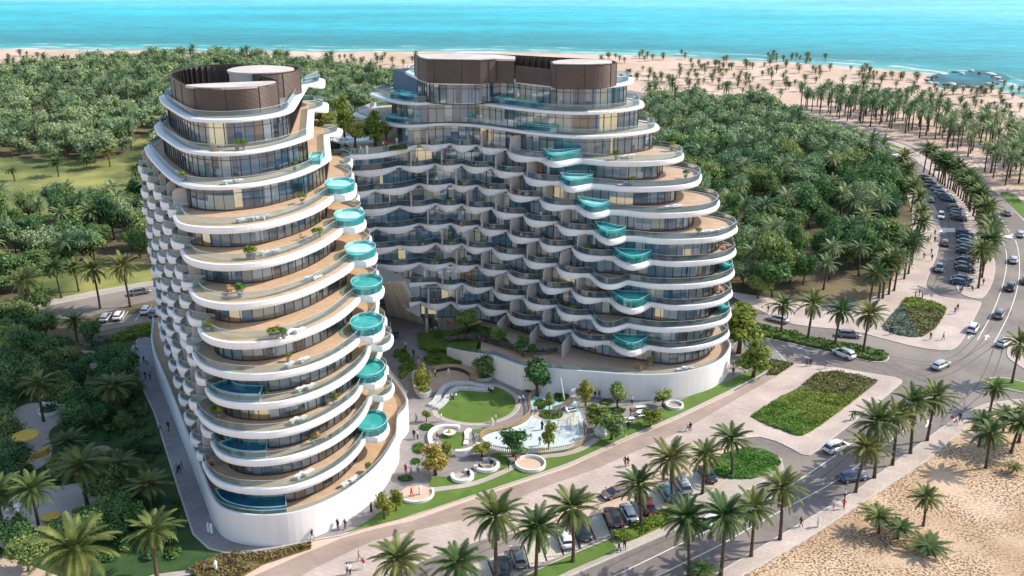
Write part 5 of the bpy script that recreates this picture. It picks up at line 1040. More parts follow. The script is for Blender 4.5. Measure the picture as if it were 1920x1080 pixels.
for x,y,rx,ry,lab in ((325,548,38,16,'oval green mound left of the white seat'),(285,655,32,26,'green mound beside sandy oval'),(270,720,22,15,'small round green mound near three visitors'),(215,808,38,14,'oval green mound near the sandy play circle'),(955,485,58,22,'green oval inside the splash pad top'),(1005,395,38,24,'green oval below the play tower'),(900,432,30,24,'green oval by the upper fence'),(1235,420,35,14,'green oval right of play tower'),(1285,465,45,16,'green oval below the wall tree'),(1425,397,30,10,'flat green oval under the sapling'),(855,360,35,10,'green patch under the round wall tree')):
    bed('planting_bed',PTS(c6,circle(x,y,rx,ry,24)),.12,.28,('hedge_green','hedge_green'),lab,'planting bed',dens=50)

#bed('ground_cover',[p for p in offs(gl,-1.9)]+[(-6.2,178.5),(-12,181.5),(-17.5,182.5),(-17,177)],bedz,.5,('hedge_green','leaf_deep'),'mixed low green planting on the sloping garden bed','planting',dens=40,kind='stuff') if False else None

bed('ground_cover',PTS(cl,[(420,300),(470,280),(560,275),(700,300),(840,340),(900,380),(960,440),(1010,490),(900,450),(800,415),(660,375),(540,330)],2.4),bedz,.35,('hedge_green','leaf_deep'),'mixed low planting covering the sloping garden bed','planting',dens=30)

gq=random.Random(21); shr=[np_mesh('shrub',leaf_cloud([(0,0,.35,.8),(.5,.2,.3,.55),(-.4,-.3,.3,.5)],260,.2,70+i),quads(260),[M['leaf_dark' if i else 'hedge_green']]) for i in range(2)]
gp=PTS(cb,[(-20,350),(120,330),(330,230),(500,200),(560,420),(640,640),(730,930),(700,1010),(520,1050),(-20,1040)]); pv=[PTS(cb,q) for q in ([(40,420),(320,320),(310,420),(180,530),(220,590),(170,660),(60,650),(20,500)],[(-20,790),(230,720),(440,690),(430,780),(300,900),(-20,920)])]
for x,y in scatter(gp,2.6,31,.75,pv):
    o=place('shrub',shr[gq.randrange(2)],None,(x,y,0),gq.uniform(0,6)); s_=gq.uniform(.6,1.3); o.scale=(s_,s_,s_*gq.uniform(.7,1.2)); tag(o,'low dark shrub on the ground of the shaded garden','shrub','shrubs in the shaded garden')
for i in range(26):
    a=i/26*6.28; q=P(1812+gq.uniform(58,80)*math.cos(a),150+gq.uniform(10,17)*math.sin(a)); b=MB(); b.ball((q[0],q[1],.3),(gq.uniform(1,3),gq.uniform(1,3),gq.uniform(.5,1.1)),0,7,5); b.build('rock',M['bench_stone'] if i%3 else M['lagoon_rock'],smooth=True,label='low rock on the rim of the beach lagoon',cat='rock',group='rocks round the lagoon')
# ------------------------------------------------------------------ courtyard furniture and play things
def one(name, b, mats, label, cat, group=None, smooth=False): return b.build(name,mats,smooth=smooth,label=label,cat=cat,group=group)
for pts,w_,lab in (([(300,915),(345,880),(370,835),(395,780),(450,738),(540,722),(640,727),(720,755),(830,765)],1.0,'upper wavy pale stone seat along the lawn edge'),([(352,940),(400,905),(432,870),(455,825),(500,785),(560,768),(680,777),(800,787)],.95,'lower wavy pale stone seat set in the lawn')):
    b=MB(); p=resample(chaikin(PTS(cl,pts),2),.5); b.wall(p,w_,.12,.55); one('curved_bench',b,M['bench_stone'],lab,'bench')
# timber amphitheatre
am=chaikin(PTS(cl,[(300,790),(290,700),(320,650),(400,615),(480,608),(570,625),(630,660),(635,695),(540,705),(450,720),(390,760),(330,805)]),2,True)
t=empty('amphitheatre',(*cl(470,660),0),'round sunken timber stage with a raised curved step','amphitheatre')
b=MB(); b.prism(ccw(am),.05,.2); b.build('stage',M['deck_pale'],t)
b=MB(); b.wall(resample(chaikin(PTS(cl,[(335,615),(400,592),(480,588),(570,600),(640,630),(672,672),(680,690)]),2),.5),1.5,.1,.62); b.build('step',M['timber'],t)
b=MB(); b.wall(resample(chaikin(PTS(cl,[(345,630),(480,604),(580,622),(640,670)]),2),.5),.15,.1,.75); b.build('riser',M['furn_dark'],t); rel(t)
t=empty('planter',(*cl(230,780),0),'grey walled corner planter with grass left of the amphitheatre','planter')
pw=chaikin(PTS(cl,[(165,640),(150,710),(165,780),(240,862),(320,815),(280,790),(240,740),(230,680)]),2,True)
b=MB(); b.wall(ccw(pw),.3,0,1.1,closed=True); b.build('planter_wall',M['kerb'],t); b=MB(); b.sheet(dedupe(offs(ccw(pw),-.16,True),.05),.9); b.build('grass_top',M['lawn'],t); rel(t)
t=empty('planter',(*cl(750,670),0),'pointed grass planter with stone rim right of the amphitheatre','planter')
pw=chaikin(PTS(cl,[(640,650),(690,620),(760,640),(840,680),(760,705),(690,700)]),2,True)
b=MB(); b.wall(ccw(pw),.3,0,.6,closed=True); b.build('planter_wall',M['kerb'],t); b=MB(); b.sheet(dedupe(offs(ccw(pw),-.16,True),.05),.5); b.build('grass_top',M['lawn'],t); rel(t)
# splash pad
k=NT('splash_floor'); g_=k.n('ShaderNodeNewGeometry'); vo=k.n('ShaderNodeTexVoronoi'); vo.inputs['Scale'].default_value=.28; nzz=k.n('ShaderNodeTexNoise'); nzz.inputs['Scale'].default_value=.35; k.l(g_.outputs['Position'],nzz.inputs['Vector'])
ad=k.n('ShaderNodeMix',data_type='RGBA'); ad.inputs['Factor'].default_value=.5; k.l(g_.outputs['Position'],ad.inputs['A']); k.l(nzz.outputs['Color'],ad.inputs['B']); k.l(ad.outputs['Result'],vo.inputs['Vector'])
sp_=k.n('ShaderNodeSeparateColor'); k.l(vo.outputs['Color'],sp_.inputs[0]); rr=k.n('ShaderNodeValToRGB'); rr.color_ramp.interpolation='CONSTANT'
for i,(p_,c_) in enumerate(((0,(.58,.67,.67)),(.3,(.42,.64,.67)),(.5,(.68,.69,.66)),(.70,(.74,.65,.42)),(.82,(.55,.67,.68)))):
    e=rr.color_ramp.elements[i] if i<2 else rr.color_ramp.elements.new(p_); e.position=p_; e.color=rgba(c_)
k.l(sp_.outputs[0],rr.inputs['Fac']); k.l(rr.outputs['Color'],k.b.inputs['Base Color']); k.b.inputs['Roughness'].default_value=.25; M['splash_floor']=k.m
fence_p=chaikin(PTS(c6,[(1062,345),(1000,350),(930,362),(868,378),(838,410),(852,455),(845,495),(800,530),(720,555),(640,572),(590,600),(605,640),(660,668),(760,682),(860,684),(960,678),(1060,660),(1120,632),(1134,600),(1122,560),(1125,515)]),2)
t=empty('splash_pad',(*c6(880,600),0),'pale blue and white splash pad floor ringed by the timber fence','splash pad')
b=MB(); b.prism(dedupe(offs(ccw(fence_p),-.25,True),.1),.05,.135); b.build('floor',M['splash_floor'],t)
b=MB(); b.sheet(chaikin(PTS(c6,[(850,480),(900,450),(960,470),(1010,440),(1060,460),(1100,500),(1060,540),(960,505),(880,510)]),2,True),.142); b.build('sand_edge',M['stall_paver'],t); rel(t)
t=empty('picket_fence',(*c6(600,620),0),'low timber picket fence curving round the splash pad','fence')
fp_=resample(fence_p,.34); b=MB()
for i,(x,y) in enumerate(fp_):
    a=fp_[max(i-1,0)]; c_=fp_[min(i+1,len(fp_)-1)]; b.box(x,y,.65,.13,.06,1.1,math.atan2(c_[1]-a[1],c_[0]-a[0]))
b.build('pickets',M['gold_fence'],t); b=MB(); b.wall(fp_,.09,.98,1.06); b.wall(fp_,.09,.3,.38); b.build('rail',M['timber'],t); rel(t)
# play tower: white twisted frame, slide and mast
t=empty('play_tower',(*c6(1060,440),.12),'white play tower with curved slide and tall leaning mast','play tower'); X,Y=c6(1060,440)
b=MB(); b.tube([(X-1.2,Y+2.2,0),(X-1.9,Y+2.6,4.3)],[.16,.08],8); b.build('mast',M['bench_white'],t)
b=MB()
for i in range(7): b.tube([(X+.5+.9*math.cos(i*.9),Y+.3+.9*math.sin(i*.9),0),(X+.5+1.1*math.cos(i*.9+.7),Y+.3+1.1*math.sin(i*.9+.7),1.5),(X+.5+.6*math.cos(i*.9+1.4),Y+.3+.6*math.sin(i*.9+1.4),3.0)],.07,6)
b.lathe([(.95,1.45),(1.0,1.5),(.95,1.55)],16,X+.5,Y+.3); b.lathe([(.2,2.6),(.7,3.0),(.2,3.25)],16,X+.5,Y+.3); b.build('climbing_frame',M['bench_white'],t)
b=MB(); b.tube([(X+.2,Y,1.5),(X-.9,Y-.8,1.25),(X-1.9,Y-1.3,.7),(X-3,Y-1.6,.25)],[.42,.42,.42,.4],9); b.build('slide',M['gold_fence'],t); rel(t)
for (x,y,c,lab) in ((1010,505,'steel_blue','blue-grey hoop frame in the splash pad, left of two'),(1075,560,'lamp_white','white hoop frame in the splash pad, right of two')):
    X,Y=c6(x,y); b=MB()
    for rz in (0,1.2,2.3): b.tube([(X+2.0*math.cos(rz)*math.cos(a),Y+2.0*math.sin(rz)*math.cos(a),.1+2.6*math.sin(a)) for a in np.linspace(0,math.pi,12)],.06,6)
    one('water_arch',b,M[c],lab,'water arch')
def spray(x,y,h,w_,lab):
    X,Y=c6(x,y); b=MB()
    for i in range(8):
        a=i*.785; b.tube([(X,Y,.14),(X+.4*w_*math.cos(a),Y+.4*w_*math.sin(a),h*.8),(X+.8*w_*math.cos(a),Y+.8*w_*math.sin(a),h),(X+1.3*w_*math.cos(a),Y+1.3*w_*math.sin(a),.16)],[.05,.04,.04,.02],5)
    one('water_jet',b,M['spray'],lab,'water jet',group='jets of the splash pad')
k=NT('spray'); tr=k.n('ShaderNodeBsdfTransparent'); df=k.n('ShaderNodeBsdfDiffuse'); df.inputs['Color'].default_value=(.85,.92,.95,1); mx=k.n('ShaderNodeMixShader'); mx.inputs['Fac'].default_value=.35; k.l(tr.outputs[0],mx.inputs[1]); k.l(df.outputs[0],mx.inputs[2]); k.l(mx.outputs[0],k.o.inputs['Surface']); M['spray']=k.m
spray(870,548,1.5,.9,'low fan of water at the rear left of the splash pad'); spray(1035,540,2.2,.7,'tall fan of water under the blue-grey hoops'); spray(1075,590,1.8,.6,'fan of water at the right end of the splash pad')
def ring_bench(fn,x,y,ro,ri,h,lab,fill='sand',a0=0,a1=2*math.pi,nm='ring_bench'):
    X,Y=fn(x,y); t=empty(nm,(X,Y,.11),lab,'bench')
    b=MB(); p=circle(0,0,(ro+ri)/2,n=36,a0=a0,a1=a1); b.wall(p,ro-ri,0,h,closed=abs(a1-a0-2*math.pi)<.01); b.build('seat',M['bench_white'],t)
    b=MB(); b.sheet(circle(0,0,(ro+ri)/2-.1,n=30),.07); b.build('floor',M[fill],t); return t
ring_bench(c6,505,800,1.75,1.25,.5,'round white ring bench with people, nearest the promenade','paver_cream',R(-200),R(80))
ring_bench(c6,628,745,2.0,1.5,.5,'round white ring bench around a group, second from promenade','paver_cream',R(-170),R(110))
ring_bench(c6,850,738,2.35,2.1,.55,'oval white ring filled with pale sand on the verge','sand')
ring_bench(c6,1578,440,1.55,1.3,.5,'small white ring filled with pale gravel at the far right','paver_cream')
ring_bench(c6,272,885,2.6,2.3,.4,'sandy play circle inside a low white rim beside front podium','sand',R(-130),R(30),'play_circle')
X,Y=c6(440,588); t=empty('fire_bowl',(X,Y,.13),'white dish table with a lit yellow centre on the lawn','fire bowl'); b=MB(); b.lathe([(.35,0),(.3,.35),(1.0,.55),(1.02,.62),(.5,.58)],24); b.build('dish',M['bench_white'],t,smooth=False); b=MB(); b.lathe([(.3,.6),(.32,.85),(.12,1.1)],10); b.build('flame_core',M['umbrella_yellow'],t)
for pts,h,lab in (([(350,640),(336,600),(352,565),(400,548),(450,546),(490,552)],.5,'C-shaped white bench left of the fire bowl'),([(470,690),(520,690),(575,668),(588,650)],1.0,'high white curved seat wall in front of the splash pad'),([(520,640),(530,600),(522,575),(545,560)],.35,'narrow white kerb seat by the fence')):
    b=MB(); b.wall(resample(chaikin(PTS(c6,pts),2),.4),.7,.1,.1+h); one('curved_bench',b,M['bench_white'],lab,'bench')
b=MB(); b.prism(ccw(chaikin(PTS(c6,[(300,635),(350,625),(385,650),(370,680),(330,685),(300,665)]),2,True)),.1,.16); one('play_mat',b,M['sand'],'sandy oval play surface left of C-shaped bench','play surface')
X,Y=c6(1195,590); b=MB(); b.ball((X,Y,.9),(.8,.5,1.1),0,9,7); b.ball((X+.6,Y-.2,.5),(.7,.5,.7),0,8,6); one('boulder',b,M['bench_stone'],'upright pale boulder at the end of the winding path','boulder',smooth=True)
wp=resample(chaikin(PTS(c6,[(330,865),(420,855),(540,840),(640,805),(730,765),(800,725),(900,695),(1020,685),(1100,660),(1150,630),(1185,605)]),2),.6)
b=MB(); b.wall(wp,1.1,.05,.15); b.build('garden_path',M['paver_cream'],kind='structure')
b=MB(); b.sheet(chaikin(PTS(c6,[(455,790),(480,750),(560,725),(640,705),(680,720),(690,750),(640,775),(560,780),(540,815),(480,825)]),2,True),.14); b.build('garden_path',M['paver_grey'],kind='structure')
# picnic tables and loungers near the far end
def picnic(fn,x,y,rz,lab):
    X,Y=fn(x,y); t=empty('picnic_table',(X,Y,.12),lab,'picnic table',None,rz)
    b=MB(); b.box(0,0,.74,1.9,.8,.06); b.build('table_top',M['bench_white'],t)
    for sy in (-1,1):
        b=MB(); b.box(0,sy*.75,.45,1.9,.3,.05); b.box(-.7,sy*.75,.22,.08,.28,.44); b.box(.7,sy*.75,.22,.08,.28,.44); b.build('bench_seat',M['bench_white'],t)
    b=MB(); b.box(-.6,0,.36,.1,.6,.72); b.box(.6,0,.36,.1,.6,.72); b.build('leg_frame',M['furn_dark'],t)
for x,y,rz,lab in ((1408,460,.2,'white picnic table, rearmost of three'),(1415,488,.2,'white picnic table, middle of three'),(1345,520,.1,'white picnic table, front of three by the verge'),(1052,462,.4,'white table beside the play tower')): picnic(c6,x,y,rz,lab)
# shaded garden, left: yellow parasol set
def at(fn,x,y,z=.03): q=fn(x,y); return (q[0],q[1],z)
t=empty('parasol',at(cb,110,590),'large flat yellow parasol in the shaded garden','parasol'); b=MB(); b.lathe([(2.0,2.55),(1.95,2.68),(.3,2.8)],28); b.build('canopy',M['umbrella_yellow'],t); b=MB(); b.tube([(0,0,0),(0,0,2.7)],.07,8); b.build('pole',M['bench_white'],t)
t=empty('curved_sofa',at(cb,140,600),'yellow curved sofa under the garden parasol','sofa'); b=MB(); b.wall(circle(0,0,1.5,n=14,a0=R(-120),a1=R(30)),.7,0,.45); b.build('seat',M['umbrella_yellow'],t); b=MB(); b.wall(circle(0,0,1.9,n=14,a0=R(-120),a1=R(30)),.2,0,.9); b.build('backrest',M['umbrella_yellow'],t)
for x,y,r_,c,lab in ((90,640,1.0,'umbrella_yellow','pale yellow round table below the parasol'),(60,545,1.1,'umbrella_yellow','small yellow canopy table left of parasol'),(200,857,1.25,'umbrella_yellow','low yellow round platform in the shaded garden'),(75,835,.6,'bench_white','pale round stool by the yellow platform, front of three'),(72,815,.65,'bench_white','pale round stool by the yellow platform, middle of three'),(40,829,.5,'bench_white','pale round stool, leftmost of three')):
    b=MB(); b.lathe([(r_*.35,0),(r_*.3,.3),(r_,.38),(r_,.45)],22); o=one('round_table' if r_>.9 else 'stool',b,M[c],lab,'table' if r_>.9 else 'stool'); o.location=at(cb,x,y)
for x,y,rx,lab in ((205,395,2.0,'white planter ring, rear of two in the shaded garden'),(195,440,1.7,'white planter ring, front of two in the shaded garden')):
    X,Y,Z_=at(cb,x,y); t=empty('planter',(X,Y,Z_),lab,'planter'); b=MB(); b.wall(circle(0,0,rx,n=30),.35,0,.5,closed=True); b.build('rim',M['bench_white'],t); V=leaf_cloud([(0,0,.4,rx*.7)],260,.22,5); place('shrub',np_mesh('shrub',V,quads(260),[M['hedge_green']]),t)
# timber canopy on the roof
X,Y=rf(1000,500,37.66); t=empty('roof_canopy',(X,Y,37.66),'flared timber canopy shaped like an open petal on the roof garden','canopy')
for a in (R(20),R(160),R(270)):
    b=MB(); n=9; vs=[]
    for i in range(n):
        u=i/(n-1); rr_=.35+3.0*u; h=3.2*u**.55; wd=.35+1.6*u
        for sg in (-1,0,1): vs.append((rr_*math.cos(a)-sg*wd*math.sin(a),rr_*math.sin(a)+sg*wd*math.cos(a),h-(.35*u if sg else 0)))
    fs=[(i*3+j,i*3+j+1,i*3+j+4,i*3+j+3) for i in range(n-1) for j in (0,1)]; b.add(vs,fs); o=b.build('petal',M['timber'],t,smooth=True); md=o.modifiers.new('s','SOLIDIFY'); md.thickness=.12
for x,y,w_,lab in ((630,650,5.5,'low hedge along the front edge of the roof garden'),(440,610,1.6,'round shrub in a white pot left on the roof garden'),(1240,610,3.6,'low hedge at the right end of roof garden')):
    p0=rf(x-w_*28,y+(12 if w_>2 else 0),37.66); p1=rf(x+w_*28,y-12,37.66); b=MB()
    bed('hedge',[(p0[0],p0[1]),(p1[0],p1[1]),(p1[0],p1[1]+.9),(p0[0],p0[1]+.9)],37.7,.7,('hedge_green','hedge_green'),lab,'hedge',dens=60)
for i,(x,y) in enumerate(((560,520),(620,515),(690,512),(560,555),(640,550))):
    X,Y=rf(x,y,37.66); t=empty('daybed',(X,Y,37.66),'white daybed with blue-white cushion beside the roof pool','daybed','daybeds around the roof pool'); b=MB(); b.box(0,0,.2,1.9,1.4,.3); b.build('base',M['bench_white'],t); b=MB(); b.box(0,0,.42,1.8,1.3,.12); b.box(-.7,0,.55,.4,1.2,.16); b.build('cushion',M['lounger_white'],t)
# ------------------------------------------------------------------ cars
def car_meshes(kind):
    """loft a body through cross-sections along its length (x forward)"""
    if kind=='suv': L,W,H,hood,belt=4.7,1.92,1.70,1.02,1.05; cab=(-2.2,-1.75,.55,1.35)
    elif kind=='sport': L,W,H,hood,belt=4.6,1.98,1.18,.72,.80; cab=(-1.9,-.6,.35,1.35)
    else: L,W,H,hood,belt=4.75,1.84,1.43,.86,.92; cab=(-1.95,-1.15,.45,1.25)
    st=[(-L/2,.72,.45,belt*.80),(-L/2+.12,.9,.32,belt*.97),(-L/2+.6,.985,.22,belt),(-1.0,1,.2,belt),(0.2,1,.2,belt*.985),(1.1,1,.2,hood*1.02),(L/2-.7,.97,.22,hood*.95),(L/2-.2,.88,.3,hood*.82),(L/2,.66,.4,hood*.66)]
    ring=[]; b=MB(); m=10
    for x,w_,zb,zt in st:
        hw=W/2*w_; ring.append([(x,-hw*.55,zt+.02),(x,-hw*.86,zt),(x,-hw*.985,zt-.10),(x,-hw,(zb+zt)/2),(x,-hw*.95,zb+.06),(x,-hw*.8,zb),(x,hw*.8,zb),(x,hw*.95,zb+.06),(x,hw,(zb+zt)/2),(x,hw*.985,zt-.10),(x,hw*.86,zt),(x,hw*.55,zt+.02)])
    n=12; vs=[p for r_ in ring for p in r_]; fs=[(i*n+j,i*n+(j+1)%n,(i+1)*n+(j+1)%n,(i+1)*n+j) for i in range(len(ring)-1) for j in range(n)]
    fs+=[tuple(range(n-1,-1,-1)),tuple((len(ring)-1)*n+j for j in range(n))]; b.add(vs,fs)
    # roof shell
    x0,x1,x2,x3=cab; zr=H
    rs=[(x0+.25,.60,zr*.86),(x1,.64,zr*.985),((x1+x2)/2,.66,zr),(x2,.63,zr*.985)]
    rv=[]; 
    for x,w_,z in rs: rv+=[(x,-W/2*w_,z-.05),(x,-W/2*w_*.7,z),(x,W/2*w_*.7,z),(x,W/2*w_,z-.05)]
    b.add(rv,[(i*4+j,(i+1)*4+j,(i+1)*4+j+1,i*4+j+1) for i in range(3) for j in range(3)])
    body=b.mesh('body',[M['car_white']],True)
    g=MB(); zt=belt-.02
    g.add([(x0-.05,-W/2*.8,zt),(x0+.25,-W/2*.60,zr*.86-.05),(x1,-W/2*.64,zr*.985-.05),((x1+x2)/2,-W/2*.66,zr-.05),(x2,-W/2*.63,zr*.985-.05),(x3,-W/2*.80,hood),(x3,W/2*.80,hood),(x2,W/2*.63,zr*.985-.05),((x1+x2)/2,W/2*.66,zr-.05),(x1,W/2*.64,zr*.985-.05),(x0+.25,W/2*.60,zr*.86-.05),(x0-.05,W/2*.8,zt),(.0,-W/2*.90,zt),(-.0,W/2*.90,zt)],
          [(0,12,3,2,1),(12,5,4,3),(11,10,9,8,13),(13,8,7,6),(0,1,10,11),(5,6,7,4)])
    win=g.mesh('windows',[M['car_glass']])
    wh=[]
    for sx_ in (-L/2+.88,L/2-.92):
        for sy in (-1,1):
            y=sy*(W/2-.10); ty=MB(); r_=.335 if kind!='suv' else .37
            ty.tube([(sx_,y-.11,r_),(sx_,y+.11,r_)],r_,16); tm=ty.mesh('wheel',[M['tyre']],True)
            ri=MB(); ri.tube([(sx_,y+sy*.10,r_),(sx_,y+sy*.125,r_)],r_*.66,10); wh.append((tm,ri.mesh('rim',[M['rim']])))
    lm=[]
    for sy in (-1,1):
        h=MB(); h.box(L/2-.16,sy*W*.33,hood*.74,.22,.36,.12,-sy*.35); lm.append(('headlight',h.mesh('headlight',[M['lamp_white']])))
        h=MB(); h.box(-L/2+.06,sy*W*.34,belt*.80,.14,.40,.13,sy*.2); lm.append(('tail_light',h.mesh('tail_light',[M['lamp_red']])))
        h=MB(); h.box(x3-.35,sy*(W/2+.02),belt+.06,.16,.2,.13); lm.append(('mirror',h.mesh('mirror',[M['trim_dark']])))
    h=MB(); h.box(L/2+.0,0,hood*.55,.05,.8,.16); h.box(-L/2+.0,0,.42,.06,1.3,.16); lm.append(('bumper_trim',h.mesh('bumper_trim',[M['trim_dark']])))
    h=MB(); h.box(-L/2+.02,0,belt*.62,.06,.5,.11); lm.append(('number_plate',h.mesh('number_plate',[M['plate']])))
    return body,win,wh,lm
CARM={k_:car_meshes(k_) for k_ in ('sedan','suv','sport')}
FARCAR={}
for k_ in ('sedan','suv'):
    body,win,wh,lm=CARM[k_]; bm=bmesh.new(); mats=['paint','car_glass','tyre','rim','lamp_white','lamp_red']; idx=0
    for me_,mi in [(body,0),(win,1)]+[(a,2) for a,_ in wh]+[(b_,3) for _,b_ in wh]+[(m_,4 if n_=='headlight' else (5 if n_=='tail_light' else 2)) for n_,m_ in lm]:
        c0=len(bm.faces); bm.from_mesh(me_); bm.faces.ensure_lookup_table()
        for f in bm.faces[c0:]: f.material_index=mi
    me=bpy.data.meshes.new('car_small'); bm.to_mesh(me); bm.free()
    for i_,nm in enumerate(mats): me.materials.append(M['car_white'] if nm=='paint' else M[nm])
    FARCAR[k_]=me
def paint(o,col):
    o.material_slots[0].link='OBJECT'; o.material_slots[0].material=M['car_'+col]
def car(pos, rz, kind, col, label, group=None, full=True, z=.02):
    if full:
        t=empty('parked_car' if group and 'parked' in group else 'car',(pos[0],pos[1],z),label,'car',group,rz); body,win,wh,lm=CARM[kind]
        o=place('body',body,t); paint(o,col); place('windows',win,t)
        for a,b_ in wh: w_=place('wheel',a,t); place('rim',b_,w_)
        for n_,m_ in lm: place(n_,m_,t)
    else:
        o=place('parked_car' if group and 'parked' in group else 'car',FARCAR[kind],None,(pos[0],pos[1],z),rz); paint(o,col); tag(o,label,'car',group)
def head(fn,x,y,x2,y2): a=fn(x,y); d=fn(x2,y2); return math.atan2(d[1]-a[1],d[0]-a[0])
hp=head(c10,602,668,540,440)     # bays: nose toward the driveway
FB='cars parked in the front bays'
for fn,x,y,kd,col,lab in ((c10,335,690,'sedan','black','black saloon parked behind the bushy palm, leftmost in the bays'),(c10,492,590,'sedan','grey','dark grey saloon parked second from left in the bays'),(c10,960,400,'sedan','white','white saloon parked beside a black car in the bays'),(c10,1135,325,'sedan','black','black saloon parked right of the white saloon'),
    (c10,1435,195,'suv','brown','dark brown car parked left of the silver saloon'),(c10,1590,145,'sedan','silver','silver saloon parked between two dark cars'),(c10,1775,80,'suv','red','dark red car parked behind a palm trunk'),(c11,545,455,'sedan','teal','pale teal saloon partly behind palm fronds'),(c11,660,395,'suv','silver','silver estate car parked right of the teal saloon'),(c11,855,305,'sedan','black','black saloon parked at the right end beside the island')):
    car(fn(x,y),hp,kd,col,lab,FB)
car(c9(1245,405),head(c9,1320,375,1170,420),'sport','bronze','low bronze sports car driving along the front driveway')
car(c8(555,590),head(c8,510,600,600,565),'suv','white','white car on the front road turning past the plaza'); car(c8(620,705),head(c8,575,705,665,690),'sedan','blue','dark blue saloon on the front road beside the palms')
car(c11(905,655),head(c8,560,710,640,650),'sedan','white','white car half hidden by thick palm on front road'); car(c8(585,225),head(c8,627,240,545,205),'suv','white','white car leaving the side road beside the median tip')
car(c8(605,148),head(c8,560,142,650,150),'sedan','grey','dark grey saloon on the side road behind the median'); car(c8(328,88),head(c8,370,98,290,78),'sedan','silver','silver saloon far down the side road behind median')
car(c8(962,268),head(c8,930,290,990,260),'sedan','silver','silver car crossing the junction behind palm crowns')
car(c8(1088,125),head(c8,1075,140,1105,100),'suv','white','white car waiting at the boulevard arrows'); car(c8(1190,70),head(c8,1180,95,1205,50),'suv','grey','dark grey pickup in the boulevard middle lane'); car(c8(1210,180),head(c8,1185,190,1235,160),'sedan','silver','silver saloon in the boulevard right lane by kerb')
car(c7(1108,765),head(c7,1100,790,1118,740),'suv','black','black car higher up the boulevard'); car(c7(1120,662),head(c7,1115,690,1122,640),'sedan','silver','silver car between two boulevard lane lines'); car(c7(1145,565),head(c7,1142,590,1145,540),'sedan','silver','pale car stopped at the boulevard crosswalk'); car(c7(1095,485),head(c7,1100,500,1080,465),'sedan','grey','dark grey car past the boulevard crosswalk'); car(c7(1166,740),head(c7,1160,760,1170,715),'sedan','black','dark car cut by the right photo edge',None)
hq=head(c13,600,955,740,985)
PB='cars parked beside the boulevard median'
for x,y,kd,col,lab,fl in ((670,970,'sedan','blue','dark blue saloon parked nearest the median tip',1),(690,945,'sedan','black','black car parked behind the blue saloon at the tip',1),(705,870,'sedan','black','black saloon, front of the second parked cluster',1),(700,835,'sedan','grey','charcoal car in the second parked cluster, middle',1),(710,800,'sedan','black','black car in the second parked cluster, rearmost',1),
    (710,730,'sedan','black','black saloon in the third cluster, front',0),(715,700,'sedan','grey','dark grey saloon in the third cluster, second',0),(715,655,'sedan','silver','silver saloon in the third cluster',0),(712,625,'sedan','blue','dark saloon behind the silver one',0),(705,592,'suv','blue','navy car in the third cluster, rearmost',0),(660,470,'sedan','brown','brownish car at the front of the fourth cluster',0),(655,440,'sedan','silver','silver car of the fourth cluster, second',0),(650,415,'sedan','silver','pale silver car in the fourth cluster, third',0),(635,392,'sedan','grey','grey car at the rear of the fourth cluster',0),
    (575,320,'sedan','teal','teal saloon, front of the far cluster',0),(555,300,'sedan','grey','dark car behind the teal saloon',0),(525,270,'sedan','white','white car in the far cluster, front one',0),(495,240,'sedan','white','white car in the far cluster, rear one',0),(440,205,'suv','sage','green-grey car in far cluster',0),(430,185,'suv','sage','grey-green car at the end of far cluster',0)):
    car(c13(x,y),hq,kd,col,lab,PB,full=bool(fl))
for x,y,kd,col,lab in ((500,860,'suv','grey','dark grey car driving down the parking road'),(548,660,'sedan','brown','mauve car driving on the parking road'),(515,450,'suv','white','white car driving higher on the parking road'),(443,325,'sedan','sage','pale green car driving past the far cluster'),(385,145,'sedan','black','dark car parked under palms beside the wood'),(635,155,'sedan','silver','silver car on the boulevard behind the palm trunks'),(500,75,'sedan','grey','grey car far up the boulevard')):
    car(c13(x,y),head(c13,x,y,x+(10 if y<400 else 2),y-25) if kd!='suv' else head(c13,x,y,x-3,y+25),kd,col,lab,None,full=y>600)
for x,y,col,lab in ((670,278,'silver','silver car parked far up the road by the wood'),(650,268,'white','white car parked far up the road by the wood'),(485,168,'grey','far car where the road leaves the wood'),(620,205,'silver','far silver car on the upper road'),(785,350,'grey','dark car at the top of the parking road')): car(c7(x,y),head(c7,x,y,x-40,y-18),'sedan',col,lab,None,full=False)
ha=head(cb,400,98,430,58)
for x,y,kd,col,lab in ((412,82,'sedan','silver','dark-windowed silver car, left in the side parking bays'),(463,75,'sedan','white','white saloon parked in the left side bays'),(570,52,'sedan','white','white car parked right in the left side bays'),(603,62,'sedan','grey','grey car tucked against the front tower in side bays')): car(cb(x,y),head(cb,x,y,x+22,y-34),kd,col,lab,'cars parked in the left side bays')
car(ct(490,915),head(ct,450,922,530,908),'sedan','grey','grey saloon on the access road left of the front tower')
